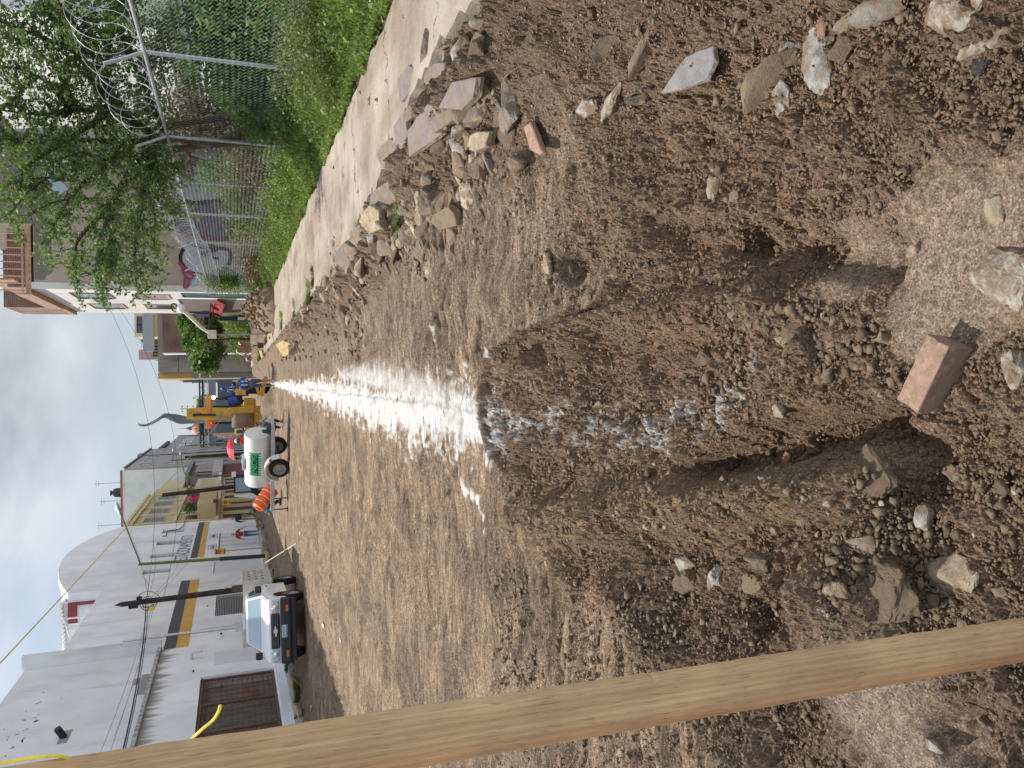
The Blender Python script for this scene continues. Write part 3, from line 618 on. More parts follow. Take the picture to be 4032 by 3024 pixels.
# flagstones: outlines in metres (x right, y away), lying tilted on the rubble
def flag(nm, x, y, polypx, th, mk, tilt, label):
    p = gp(x, y); s = float(np.dot(p-CP, F_))/FP; el = max(.3, abs(float(ray(x, y)[2]))/np.linalg.norm(ray(x, y)))
    poly = [(-(py-y)*s, -(px-x)*s/el) for px, py in polypx]
    A = sum(poly[i][0]*poly[(i+1) % len(poly)][1]-poly[(i+1) % len(poly)][0]*poly[i][1] for i in range(len(poly)))
    if A < 0: poly = poly[::-1]
    me = slab_mesh(nm, poly, th, RM[mk], int(x))
    return place(me, nm, x, y, 1., tilt, label, 'flagstone', lift=.05 if x > 2300 else .055)
flag('flagstone', 1708, 538, [(1655, 570), (1662, 470), (1740, 445), (1772, 490), (1768, 592), (1740, 590)], .05, 'purple', (.10, -.12, 0), 'large purple-grey flagstone on the rubble nearest the broken edge, shaded at one corner')
flag('flagstone', 1618, 530, [(1590, 470), (1645, 460), (1650, 580), (1598, 594)], .05, 'purple', (.05, -.05, 0), 'mauve-grey flagstone tucked between the sidewalk edge and the larger flagstone')
flag('flagstone', 1860, 375, [(1802, 365), (1850, 313), (1915, 375), (1900, 435), (1862, 440)], .06, 'purple', (.15, -.15, 0), 'purple flagstone with a dark cut side, leaning on rubble near a cream rock')
flag('slate_piece', 2760, 293, [(2652, 305), (2752, 220), (2848, 252), (2854, 315), (2822, 368), (2740, 345)], .025, 'slate', (.03, .02, 0), 'flat five-sided grey slate piece lying alone on sandy soil')
flag('tile_strip', 2150, 550, [(2120, 480), (2146, 478), (2180, 625), (2170, 632), (2140, 590)], .04, 'pink', (.05, -.05, 0), 'thin pinkish red strip of brick pointing down the slope')
flag('kerb_piece', 1137, 1368, [(1118, 1345), (1142, 1336), (1165, 1360), (1150, 1400), (1132, 1402)], .14, 'yellow', (.3, -.2, 0), 'yellow painted broken kerb piece lying in the rubble below the potted plant')
flag('kerb_piece', 1043, 1400, [(1028, 1375), (1050, 1380), (1056, 1405), (1040, 1412)], .12, 'yellow', (.1, -.1, 0), 'yellow painted kerb stub still at the edge of the far sidewalk')
flag('kerb_piece', 1085, 1325, [(1080, 1310), (1092, 1310), (1094, 1345), (1082, 1350)], .10, 'yellow', (.1, -.1, 0), 'worn yellow kerb face beside the grass tuft')
flag('kerb_piece', 1171, 2690, [(1155, 2672), (1175, 2668), (1178, 2700), (1160, 2702)], .12, 'yellow', (.1, .1, 0), 'worn yellow kerb chunk half way along the opposite rubble edge')
flag('kerb_piece', 1190, 2792, [(1178, 2780), (1202, 2780), (1202, 2802), (1182, 2804)], .12, 'yellow', (.1, .1, 0), 'yellow kerb chunk nearest the plank on the opposite rubble edge')
flag('kerb_piece', 1065, 2205, [(1048, 2180), (1062, 2176), (1078, 2215), (1066, 2225)], .15, 'yellow', (.1, .1, 0), 'yellow kerb corner at the foot of the green lamp post')
# concrete plates broken off the sidewalk
for k, (x, y, a, b, tl, mk) in enumerate(((1570, 600, 60, 110, .25, 'grey'), (1650, 330, 70, 130, .2, 'purple'), (1720, 200, 60, 120, -.2, 'grey'), (1690, 420, 80, 60, .4, 'grey'), (1760, 300, 60, 100, .3, 'purple'), (1560, 770, 80, 90, .4, 'grey'), (1500, 860, 60, 110, .3, 'tan'), (1450, 930, 60, 120, .4, 'grey'), (1800, 470, 90, 70, .3, 'grey'), (1940, 560, 60, 80, .2, 'tan'), (1390, 1010, 50, 110, .5, 'grey'), (1800, 860, 70, 90, .3, 'brown'))):
    w, d = a/2, b/2; rq = random.Random(k); poly = [(x+w*sx*rq.uniform(.6, 1.1), y+d*sy*rq.uniform(.6, 1.1)) for sx, sy in ((-1, -.3), (-.6, -1), (.5, -1), (1, -.2), (.7, 1), (-.7, .9))]
    o = flag('sidewalk_fragment', x, y, poly, .07, mk, (tl, -tl, 0), 'broken sidewalk fragment tilted in the rubble along the near edge'); o['category'] = 'concrete fragment'; o['group'] = 'fragments broken off the near sidewalk edge'
# brick
def brick():
    a = gp(3755, 1380); p = gp(3735, 1475)
    m = RM['pink']; L, Wd, Hh = .235, .095, .115
    bm = bmesh.new(); bmesh.ops.create_cube(bm, size=1)
    for v in bm.verts: v.co = (v.co.x*L, v.co.y*Wd, v.co.z*Hh)
    bmesh.ops.bevel(bm, geom=bm.edges[:], offset=.0025, segments=1, affect='EDGES'); bmesh.ops.subdivide_edges(bm, edges=[e for e in bm.edges if e.calc_length() > .02], cuts=12, use_grid_fill=True)
    P = np.array([v.co[:] for v in bm.verts]); q = fbm(P[:, 0]*30, P[:, 1]*30+P[:, 2]*21, 3, 8)
    q2 = np.clip(fbm(P[:, 0]*55+3, P[:, 1]*55+P[:, 2]*40, 3, 12)-.22, 0, 1)
    for v, k, k2_ in zip(bm.verts, q, q2): v.co *= 1+.03*k-.16*k2_
    me = bpy.data.meshes.new('brick'); bm.to_mesh(me); bm.free(); me.materials.append(m)
    o = bpy.data.objects.new('brick', me); C.objects.link(o); o.location = (p[0], p[1], p[2]+.055); o.rotation_euler = (.06, -.05, rad(152)); tag(o, 'whole pink painted brick lying on the soil at the front', 'brick'); return o
brick()
# loose stones in numbers
rnd = random.Random(12)
protos = {k: [rock_mesh('stone', 900+i*13+len(k)*7, RM[k], 1, rnd.uniform(.7, 1.1), rnd.uniform(.5, .9), 13, .07, 1) for i in range(4)] for k in ('grey', 'tan', 'brown', 'soil', 'white', 'dark', 'mixed')}
def scatter(n, poly, smin, smax, kinds, label, group, nm='stone', sink=.25, pw=2.2):
    """poly: picture rectangle list [(x0,x1,y0,y1)]"""
    k = 0; rs = np.random.RandomState(rnd.randrange(9999)); R = np.array([rnd.choice(poly) for _ in range(n*3)], float); x = R[:, 0]+(R[:, 1]-R[:, 0])*rs.rand(n*3); y = R[:, 2]+(R[:, 3]-R[:, 2])*rs.rand(n*3)
    d = F_[None]+R_[None]*((3024-y)-1512)[:, None]/FP+D_[None]*(x-2016)[:, None]/FP; z = np.where(x > 1930, ZN, 0.)
    for _ in range(6): PP_ = CP[None]+d*((z-HC)/d[:, 2])[:, None]; z = .5*z+.5*hL(PP_[:, 0], PP_[:, 1])
    for p in PP_:
        if k >= n: break
        if p[0] > float(slab_edge(p[1]))+.05 or p[0] < -9.1: continue
        s = smin+(smax-smin)*rnd.random()**pw; kd = rnd.choice(kinds); me = rnd.choice(protos[kd])
        o = bpy.data.objects.new(nm, me); C.objects.link(o); o.location = (p[0], p[1], p[2]+s*(.06 if s < .2 else 0)); o.scale = (s, s*rnd.uniform(.7, 1.2), s*rnd.uniform(.6, 1)); o.rotation_euler = (rnd.uniform(-.4, .4), rnd.uniform(-.4, .4), rnd.uniform(0, 6.3))
        tag(o, label, 'stone', group); k += 1
scatter(280, [(1580, 1900, 30, 520), (1620, 2000, 350, 800), (1420, 1800, 760, 1080), (1480, 1700, 800, 1000)], .05, .38, ['grey', 'brown', 'brown', 'tan', 'dark', 'dark', 'mixed', 'soil'], 'loose rubble stone on the slope under the broken sidewalk edge', 'rubble under the near sidewalk edge', 'rubble_stone')
scatter(110, [(1180, 1420, 1060, 1250), (1090, 1200, 1250, 1420), (1260, 1440, 960, 1120)], .10, .42, ['grey', 'brown', 'dark', 'tan'], 'weathered rubble stone along the farther part of the sidewalk edge', 'rubble along the far sidewalk edge', 'rubble_stone')
scatter(34, [(2500, 3300, 1850, 2250)], .02, .055, ['tan', 'tan', 'soil'], 'small tan stone in the gravel left of the shaded trench', 'stones of the tan gravel', 'gravel_stone')
scatter(34, [(2900, 3500, 1230, 1600)], .018, .045, ['tan', 'brown', 'soil'], 'small brownish stone in the loose soil above the pink brick', 'small stones above the brick', 'gravel_stone')
scatter(30, [(2150, 2800, 1500, 1850)], .025, .075, ['brown', 'soil', 'dark', 'tan'], 'lump of soil sprinkled with white powder', 'powdered lumps', 'soil_clod')
scatter(30, [(3200, 4000, 1900, 2500)], .025, .08, ['brown', 'dark', 'grey', 'soil', 'white'], 'small stone in the dark soil near the plank', 'stones near the plank', 'gravel_stone')
scatter(24, [(2500, 4000, 60, 900)], .015, .05, ['tan', 'brown', 'white', 'grey'], 'small stone scattered on the sandy soil at the right', 'stones on the sandy soil', 'gravel_stone')
def left_rubble():
    for k in range(70):
        Y = rnd.uniform(19, 62); X = -8.75+rnd.gauss(0, .22); s = rnd.uniform(.18, .55); kd = rnd.choice(['grey', 'dark', 'brown', 'grey']); me = rnd.choice(protos[kd])
        if 40 < Y < 66: s *= 1.35
        z = float(hL(np.array([X]), np.array([Y]))[0])
        o = bpy.data.objects.new('kerb_rubble', me); C.objects.link(o); o.location = (X, Y, z+s*.12); o.scale = (s, s*rnd.uniform(.8, 1.3), s*rnd.uniform(.5, .9)); o.rotation_euler = (rnd.uniform(-.5, .5), rnd.uniform(-.5, .5), rnd.uniform(0, 6))
        tag(o, 'broken kerb rubble beside the white building', 'stone', 'rubble along the opposite sidewalk')
left_rubble()
# clods of a dug-up heap on the sidewalk
def heap():
    for k in range(230):
        r = min(1, abs(rnd.gauss(0, .5))); a = rnd.uniform(0, 6.28); X = 3.1+r*math.cos(a)*1.1; Y = 31.5+r*math.sin(a)*3.0
        hh = .95*(1-r*r)*(.8+.4*rnd.random())
        s = rnd.uniform(.16, .34); z = .22+hh*rnd.uniform(.8, 1.0)
        o = bpy.data.objects.new('earth_clod', rnd.choice(protos[rnd.choice(['brown', 'brown', 'soil', 'tan'])])); C.objects.link(o); o.location = (X, Y, z); o.scale = (s, s, s*.85); o.rotation_euler = (rnd.uniform(0, 3), rnd.uniform(0, 3), rnd.uniform(0, 6))
        tag(o, 'brown clod in the heap piled on the sidewalk by the beige building', 'clod', 'heap of clods on the sidewalk')
    mb = MB(); mb.ell((3.1, 31.5, .15), (.95, 2.5, .72), 24, 12); o = mb.build('earth_heap', RM['soil'], smooth=True); tag(o, 'brown soil heap under the clods on the sidewalk', 'heap')
heap()
# fine grit: nobody could count it
def grit():
    rs = np.random.RandomState(5); n = 26000
    x = rs.uniform(1940, 4100, n); y = rs.uniform(-100, 3100, n)
    d = F_[None]+R_[None]*((3024-y)-1512)[:, None]/FP+D_[None]*(x-2016)[:, None]/FP
    z = np.full(n, ZN)
    for _ in range(6):
        P = CP[None]+d*((z-HC)/d[:, 2])[:, None]; z = .5*z+.5*hL(P[:, 0], P[:, 1])
    ok = (smooth_zone(P[:, 0], P[:, 1]) < .5) & (P[:, 0] < slab_edge(P[:, 1])-.05); P = P[ok]; n = len(P)
    s = .004+.011*rs.rand(n)**3
    base = np.array([(1, 0, 0), (-.7, .7, 0), (-.6, -.8, 0), (.1, 0, .8), (.1, .1, -.8)]); fc = np.array([(0, 1, 3), (1, 2, 3), (2, 0, 3), (1, 0, 4), (2, 1, 4), (0, 2, 4)])
    a = rs.rand(n)*6.28; ca = np.cos(a); sa = np.sin(a)
    B = base[None]*(1+.5*(rs.rand(n, 5, 3)-.5))
    V = np.stack([B[..., 0]*ca[:, None]-B[..., 1]*sa[:, None], B[..., 0]*sa[:, None]+B[..., 1]*ca[:, None], B[..., 2]], -1)*s[:, None, None]+P[:, None, :]+np.array([0, 0, .006])
    V = V.reshape(-1, 3); Fc = (fc[None]+5*np.arange(n)[:, None, None]).reshape(-1, 3)
    return fast_mesh('gravel', V, Fc, [RM['tan'], RM['brown'], RM['grey'], RM['white']], (np.repeat(rs.choice(4, n, p=[.3, .5, .15, .05]), 6)))
def fast_mesh(name, V, Fc, mats, mi=None, smooth=False):
    k = Fc.shape[1]; me = bpy.data.meshes.new(name); me.vertices.add(len(V)); me.vertices.foreach_set('co', np.asarray(V, np.float32).ravel())
    me.loops.add(Fc.size); me.loops.foreach_set('vertex_index', Fc.astype(np.int32).ravel()); me.polygons.add(len(Fc)); me.polygons.foreach_set('loop_start', np.arange(0, Fc.size, k, dtype=np.int32))
    for m in mats: me.materials.append(m)
    if mi is not None: me.polygons.foreach_set('material_index', np.asarray(mi, np.int32))
    if smooth: me.polygons.foreach_set('use_smooth', np.ones(len(Fc), dtype=bool))
    me.update(); me.validate()
    o = bpy.data.objects.new(name, me); C.objects.link(o); return o
def clods():
    rs = np.random.RandomState(15); n0 = 9000; VV = []; FF = []; MM = []; off = 0; BASES = []
    for q in range(14):
        bm = bmesh.new(); rr_ = random.Random(300+q)
        for _ in range(9+q % 4): v = Vector((rr_.gauss(0, 1), rr_.gauss(0, 1), rr_.gauss(0, 1))).normalized(); bm.verts.new(v*rr_.uniform(.75, 1.1))
        bmesh.ops.convex_hull(bm, input=bm.verts[:])
        for v in [v for v in bm.verts if not v.link_faces]: bm.verts.remove(v)
        bmesh.ops.triangulate(bm, faces=bm.faces[:]); bm.verts.ensure_lookup_table(); bm.verts.index_update(); BASES.append((np.array([v.co[:] for v in bm.verts]), np.array([[v.index for v in f.verts] for f in bm.faces]))); bm.free()
    zones = [(1945, 3100, 950, 1950, 3), (2000, 4000, 1850, 2600, 3), (1950, 2700, 2250, 2700, 2), (2650, 3700, 1200, 1500, 2), (1450, 2100, 350, 1100, 3), (1100, 1450, 1000, 1420, 1.2), (2300, 4000, 0, 900, 1.2), (2300, 4000, 2750, 3024, 1.5)]
    w = np.array([z[4] for z in zones]); zi = rs.choice(len(zones), n0, p=w/w.sum()); Z = np.array(zones)[zi]
    x = Z[:, 0]+(Z[:, 1]-Z[:, 0])*rs.rand(n0); y = Z[:, 2]+(Z[:, 3]-Z[:, 2])*rs.rand(n0)
    d = F_[None]+R_[None]*((3024-y)-1512)[:, None]/FP+D_[None]*(x-2016)[:, None]/FP; z = np.where(x > 1930, ZN, 0.)
    for _ in range(6): P = CP[None]+d*((z-HC)/d[:, 2])[:, None]; z = .5*z+.5*hL(P[:, 0], P[:, 1])
    g = fbm(P[:, 0]*2.3, P[:, 1]*2.3, 3, 61)
    ok = (smooth_zone(P[:, 0], P[:, 1]) < .4) & (P[:, 0] < slab_edge(P[:, 1])+.02) & (g > -.15-.3*rs.rand(n0)); P = P[ok]; n = len(P); x = x[ok]
    s = (.005+.024*rs.rand(n)**4.0)*np.where(x < 1930, 1.5+1.2*(x < 1450), 1.0)
    for q, (base, fc) in enumerate(BASES):
        I = np.arange(q, n, len(BASES)); k = len(I); B = base[None]*np.array([1, 1, .8])*(.7+.6*rs.rand(k, 1, 3)); a = rs.rand(k)*6.28; ca = np.cos(a)[:, None]; sa = np.sin(a)[:, None]
        V = np.stack([B[..., 0]*ca-B[..., 1]*sa, B[..., 0]*sa+B[..., 1]*ca, B[..., 2]], -1)*s[I][:, None, None]+P[I][:, None, :]+np.array([0, 0, 1])*(.008+.1*s[I])[:, None, None]
        VV.append(V.reshape(-1, 3)); FF.append((fc[None]+off+len(base)*np.arange(k)[:, None, None]).reshape(-1, 3)); off += k*len(base); MM.append(np.repeat(rs.choice(4, k, p=[.55, .25, .12, .08]), len(fc)))
    return fast_mesh('clods', np.concatenate(VV), np.concatenate(FF), [RM['soil'], RM['brown'], RM['tan'], RM['grey']], np.concatenate(MM))
tag(grit(), 'fine gravel and grit strewn over the dug soil', None, None, 'stuff'); tag(clods(), 'crumbled soil clods and rubble bits in the dug earth', None, None, 'stuff')
# ------------------------------------------------------------------ plank
def plank():
    def pt(x, y, w): # world point at which width w px = .07 m
        d = .07*FP/w; r = ray(x, y); return Vector((CP+r*d).tolist())
    # edge lines of the broad face in the picture: right/left (upright) edges
    k = lambda x: 282-.0276*x
    def face(x): # centre
        yr = 3012-.1505*(x-190); yl = yr+k(x)*.985
        return yr+22, yl
    a0, b0 = face(-700); a1, b1 = face(4500)
    A0 = pt(-700, a0, k(-700)); B0 = pt(-700, b0, k(-700)); A1 = pt(4500, a1, k(4500)); B1 = pt(4500, b1, k(4500))
    ax = (A1-A0).normalized(); wv = (B0-A0); wv = (wv-ax*wv.dot(ax)); Wd = .068; wv.normalize(); nv = ax.cross(wv).normalized()
    if nv.dot(Vector((CP).tolist())-A0) > 0: nv = -nv      # away from camera
    q = Matrix.Rotation(rad(8), 3, ax); nv = q @ nv; wv2 = q @ wv
    L = (A1-A0).length; 
    # run on down until it stands in the soil
    zz = A0+ax*L
    while zz.z > -.55: L += .05; zz = A0+ax*L
    root = A0
    T = Matrix((( ax.x, wv2.x, nv.x, root.x), (ax.y, wv2.y, nv.y, root.y), (ax.z, wv2.z, nv.z, root.z), (0, 0, 0, 1)))
    m = bpy.data.materials.new('pine plank'); m.use_nodes = True; t = m.node_tree; b = t.nodes['Principled BSDF']; tc = N(t, 'ShaderNodeTexCoord')
    mp = N(t, 'ShaderNodeMapping'); mp.inputs['Scale'].default_value = (1.6, 26, 26); LK(t, tc.outputs['Object'], mp.inputs['Vector'])
    n = N(t, 'ShaderNodeTexNoise'); n.inputs['Scale'].default_value = 1.6; n.inputs['Detail'].default_value = 5; n.inputs['Distortion'].default_value = .6; LK(t, mp.outputs['Vector'], n.inputs['Vector'])
    cr = N(t, 'ShaderNodeValToRGB'); e = cr.color_ramp.elements; e[0].position = .3; e[0].color = (.52, .315, .16, 1); e[1].position = .66; e[1].color = (.66, .45, .245, 1)
    LK(t, n.outputs['Fac'], cr.inputs['Fac'])
    w = N(t, 'ShaderNodeTexWave', wave_type='BANDS', bands_direction='Y'); w.inputs['Scale'].default_value = 1.0; w.inputs['Distortion'].default_value = 3.5; w.inputs['Detail'].default_value = 3; w.inputs['Detail Scale'].default_value = .7
    mp2 = N(t, 'ShaderNodeMapping'); mp2.inputs['Scale'].default_value = (1.2, 30, 30); LK(t, tc.outputs['Object'], mp2.inputs['Vector']); LK(t, mp2.outputs['Vector'], w.inputs['Vector'])
    mx = N(t, 'ShaderNodeMix', data_type='RGBA', blend_type='MULTIPLY'); mx.inputs['Factor'].default_value = .16; LK(t, cr.outputs['Color'], mx.inputs['A']); LK(t, w.outputs['Color'], mx.inputs['B'])
    # fine pores
    mp3 = N(t, 'ShaderNodeMapping'); mp3.inputs['Scale'].default_value = (30, 400, 400); LK(t, tc.outputs['Object'], mp3.inputs['Vector'])
    n3 = N(t, 'ShaderNodeTexNoise'); n3.inputs['Scale'].default_value = 1; n3.inputs['Detail'].default_value = 3; LK(t, mp3.outputs['Vector'], n3.inputs['Vector'])
    mr = N(t, 'ShaderNodeMapRange'); mr.inputs['From Min'].default_value = .30; mr.inputs['From Max'].default_value = .42; mr.inputs['To Min'].default_value = .68; mr.inputs['To Max'].default_value = 1.03; LK(t, n3.outputs['Fac'], mr.inputs['Value'])
    sc = N(t, 'ShaderNodeVectorMath', operation='SCALE'); LK(t, mx.outputs['Result'], sc.inputs[0]); LK(t, mr.outputs['Result'], sc.inputs['Scale'])
    sy = N(t, 'ShaderNodeSeparateXYZ'); LK(t, tc.outputs['Object'], sy.inputs[0]); nh = N(t, 'ShaderNodeTexNoise'); nh.inputs['Scale'].default_value = 1.1; mph = N(t, 'ShaderNodeMapping'); mph.inputs['Scale'].default_value = (2, 12, 1); LK(t, tc.outputs['Object'], mph.inputs['Vector']); LK(t, mph.outputs['Vector'], nh.inputs['Vector'])
    ma = N(t, 'ShaderNodeMath', operation='MULTIPLY_ADD'); LK(t, nh.outputs['Fac'], ma.inputs[0]); ma.inputs[1].default_value = .035; LK(t, sy.outputs['Y'], ma.inputs[2]); mh = N(t, 'ShaderNodeMapRange'); mh.inputs['From Min'].default_value = .055; mh.inputs['From Max'].default_value = .075; mh.inputs['To Max'].default_value = .6; LK(t, ma.outputs[0], mh.inputs['Value'])
    mxr = N(t, 'ShaderNodeMix', data_type='RGBA', blend_type='MULTIPLY'); LK(t, mh.outputs['Result'], mxr.inputs['Factor']); LK(t, sc.outputs[0], mxr.inputs['A']); mxr.inputs['B'].default_value = (.78, .55, .42, 1)
    nd = N(t, 'ShaderNodeTexNoise'); nd.inputs['Scale'].default_value = 9; nd.inputs['Detail'].default_value = 7; LK(t, tc.outputs['Object'], nd.inputs['Vector']); md_ = N(t, 'ShaderNodeMapRange'); md_.inputs['From Min'].default_value = .35; md_.inputs['From Max'].default_value = .7; md_.inputs['To Min'].default_value = .82; md_.inputs['To Max'].default_value = 1.06; LK(t, nd.outputs['Fac'], md_.inputs['Value']); s2 = N(t, 'ShaderNodeVectorMath', operation='SCALE'); LK(t, mxr.outputs['Result'], s2.inputs[0]); LK(t, md_.outputs['Result'], s2.inputs['Scale'])
    LK(t, s2.outputs[0], b.inputs['Base Color']); b.inputs['Roughness'].default_value = .7; b.inputs['Specular IOR Level'].default_value = .3
    bm = N(t, 'ShaderNodeBump'); bm.inputs['Distance'].default_value = .0012; LK(t, n3.outputs['Fac'], bm.inputs['Height']); LK(t, bm.outputs['Normal'], b.inputs['Normal'])
    mb = MB(); n = 420; rq = np.random.RandomState(4); cs = [(.0015, 0), (Wd-.0015, 0), (Wd, .0015), (Wd, .0185), (Wd-.0015, .02), (.0015, .02), (0, .0185), (0, .0015)]; vs = []
    for i in range(n+1):
        x = L*i/n; w1 = .0012*f1(x*9, 21)+.0007*f1(x*45, 22)-(.0022 if rq.rand() < .012 else 0); w2 = .0012*f1(x*8, 23)+.0007*f1(x*50, 24)
        for (y, z) in cs: vs.append((x, y+(w2 if y > Wd/2 else -w1), z+.0006*f1(x*6, 25)))
    mb.add(vs, [(8*i+j, 8*i+(j+1) % 8, 8*i+8+(j+1) % 8, 8*i+8+j) for i in range(n) for j in range(8)]+[tuple(range(7, -1, -1)), tuple(8*n+j for j in range(8))])
    o = mb.build('plank', m, local=True); o.matrix_world = T
    tag(o, 'long pale pine plank leaning across the view right in front', 'plank'); return T, L
PT, PLN = plank()
MYEL = mat('yellow nylon', (.78, .60, .04), .6, .15, 60, .001, 300)
def rope_from(px, name, label, r, Ds):
    pts = [Vector((CP+ray(x, y)*d).tolist()) for (x, y), d in zip(px, Ds)]
    # smooth
    P = []
    for i in range(len(pts)-1):
        p0 = pts[max(i-1, 0)]; p1 = pts[i]; p2 = pts[i+1]; p3 = pts[min(i+2, len(pts)-1)]
        for k in range(6):
            u = k/6; P.append(.5*((2*p1)+(-p0+p2)*u+(2*p0-5*p1+4*p2-p3)*u*u+(-p0+3*p1-3*p2+p3)*u**3))
    P.append(pts[-1]); mb = MB(); mb.tube(P, r, 8); o = mb.build(name, MYEL, smooth=True); return tag(o, label, 'rope')
rope_from([(740, 2925), (765, 2900), (800, 2868), (840, 2835), (862, 2800), (868, 2776)], 'rope_end', 'yellow rope end curving out above the plank', .0019, [.86, .86, .85, .845, .84, .84])
rope_from([(-40, 3010), (60, 2995), (140, 2982), (220, 2976), (280, 2990), (300, 3010)], 'rope_loop', 'yellow rope loop lying along the top of the plank', .0017, [.78, .78, .78, .78, .79, .8])
# ------------------------------------------------------------------ buildings
def wallmat(name, c, stain=(.2, .19, .17), amt=.35, rough=.85, dirty_h=None):
    m = bpy.data.materials.new(name); m.use_nodes = True; t = m.node_tree; b = t.nodes['Principled BSDF']; ge = N(t, 'ShaderNodeNewGeometry')
    def noise(s, st=(1, 1, 1), d=7, r=.62):
        mp = N(t, 'ShaderNodeMapping'); mp.inputs['Scale'].default_value = st; LK(t, ge.outputs['Position'], mp.inputs['Vector'])
        n = N(t, 'ShaderNodeTexNoise'); n.inputs['Scale'].default_value = s; n.inputs['Detail'].default_value = d; n.inputs['Roughness'].default_value = r; LK(t, mp.outputs['Vector'], n.inputs['Vector']); return n
    cr = N(t, 'ShaderNodeValToRGB'); cr.color_ramp.elements[0].position = .35; cr.color_ramp.elements[0].color = (*[v*.88 for v in c], 1); cr.color_ramp.elements[1].position = .65; cr.color_ramp.elements[1].color = (*[min(1, v*1.06) for v in c], 1)
    LK(t, noise(.55).outputs['Fac'], cr.inputs['Fac'])
    c2 = N(t, 'ShaderNodeValToRGB'); c2.color_ramp.elements[0].position = .56; c2.color_ramp.elements[0].color = (0, 0, 0, 1); c2.color_ramp.elements[1].position = .78; c2.color_ramp.elements[1].color = (amt, amt, amt, 1)
    LK(t, noise(1.5, (1, 1, .13)).outputs['Fac'], c2.inputs['Fac'])
    mx = N(t, 'ShaderNodeMix', data_type='RGBA'); LK(t, c2.outputs['Color'], mx.inputs['Factor']); LK(t, cr.outputs['Color'], mx.inputs['A']); mx.inputs['B'].default_value = (*stain, 1)
    out = mx.outputs['Result']
    if dirty_h:   # run-off stains hanging from a ledge at height z0 down to z1
        z0, z1, dc = dirty_h
        sx = N(t, 'ShaderNodeSeparateXYZ'); LK(t, ge.outputs['Position'], sx.inputs[0])
        mr = N(t, 'ShaderNodeMapRange'); mr.inputs['From Min'].default_value = z1; mr.inputs['From Max'].default_value = z0; LK(t, sx.outputs['Z'], mr.inputs['Value'])
        n = noise(3.2, (1, 1, .05), 5, .7); ad = N(t, 'ShaderNodeMath', operation='MULTIPLY_ADD'); LK(t, mr.outputs['Result'], ad.inputs[0]); ad.inputs[1].default_value = .55; LK(t, n.outputs['Fac'], ad.inputs[2])
        c3 = N(t, 'ShaderNodeValToRGB'); c3.color_ramp.elements[0].position = .86; c3.color_ramp.elements[0].color = (0, 0, 0, 1); c3.color_ramp.elements[1].position = 1.02; c3.color_ramp.elements[1].color = (.85, .85, .85, 1)
        LK(t, ad.outputs[0], c3.inputs['Fac']); m2 = N(t, 'ShaderNodeMix', data_type='RGBA'); LK(t, c3.outputs['Color'], m2.inputs['Factor']); LK(t, out, m2.inputs['A']); m2.inputs['B'].default_value = (*dc, 1); out = m2.outputs['Result']
    LK(t, out, b.inputs['Base Color']); b.inputs['Roughness'].default_value = rough; b.inputs['Specular IOR Level'].default_value = .3
    bm = N(t, 'ShaderNodeBump'); bm.inputs['Distance'].default_value = .01; LK(t, noise(9).outputs['Fac'], bm.inputs['Height']); LK(t, bm.outputs['Normal'], b.inputs['Normal'])
    return m
def brickmat(name, c1, c2, mortar, scale=1.0, axis='XZ'):
    m = bpy.data.materials.new(name); m.use_nodes = True; t = m.node_tree; b = t.nodes['Principled BSDF']; ge = N(t, 'ShaderNodeNewGeometry')
    sx = N(t, 'ShaderNodeSeparateXYZ'); LK(t, ge.outputs['Position'], sx.inputs[0]); ad = N(t, 'ShaderNodeMath', operation='ADD'); LK(t, sx.outputs['X'], ad.inputs[0]); LK(t, sx.outputs['Y'], ad.inputs[1])
    cb = N(t, 'ShaderNodeCombineXYZ'); LK(t, ad.outputs[0], cb.inputs[0]); LK(t, sx.outputs['Z'], cb.inputs[1])
    br = N(t, 'ShaderNodeTexBrick'); br.inputs['Scale'].default_value = scale; br.inputs['Color1'].default_value = (*c1, 1); br.inputs['Color2'].default_value = (*c2, 1); br.inputs['Mortar'].default_value = (*mortar, 1)
    br.inputs['Brick Width'].default_value = .28; br.inputs['Row Height'].default_value = .09; br.inputs['Mortar Size'].default_value = .012; LK(t, cb.outputs[0], br.inputs['Vector'])
    n = N(t, 'ShaderNodeTexNoise'); n.inputs['Scale'].default_value = .9; n.inputs['Detail'].default_value = 6; LK(t, ge.outputs['Position'], n.inputs['Vector'])
    mr = N(t, 'ShaderNodeMapRange'); mr.inputs['From Min'].default_value = .3; mr.inputs['From Max'].default_value = .7; mr.inputs['To Min'].default_value = .65; mr.inputs['To Max'].default_value = 1.25; LK(t, n.outputs['Fac'], mr.inputs['Value'])
    sc = N(t, 'ShaderNodeVectorMath', operation='SCALE'); LK(t, br.outputs['Color'], sc.inputs[0]); LK(t, mr.outputs['Result'], sc.inputs['Scale']); LK(t, sc.outputs[0], b.inputs['Base Color']); b.inputs['Roughness'].default_value = .9
    return m
MW = wallmat('white wall paint', (.80, .80, .80), (.40, .40, .39), .55)
MWN = wallmat('old white paint', (.69, .69, .685), (.36, .36, .355), .7)
MWD = wallmat('white paint with run-off', (.79, .79, .79), (.5, .5, .49), .4, dirty_h=(4.55, 3.3, (.22, .21, .19)))
MDK = mat('charcoal paint', (.075, .08, .09), .7, .1, 3); MYB = mat('ochre paint', (.62, .37, .08), .7, .08, 2)
MGL = mat('dark glass', (.035, .045, .05), .12, .3, 2, spec=.6); MIR = mat('rusty brown iron', (.12, .06, .045), .6, .3, 8)
MBLK = mat('black cable', (.02, .02, .02), .6, .2, 9); MNAVY = mat('navy paint', (.05, .065, .14), .7); MPVC = mat('white pvc', (.62, .61, .58), .5, .1, 4)
MGALV = mat('galvanised steel', (.42, .44, .46), .45, .2, 12, metal=.6)
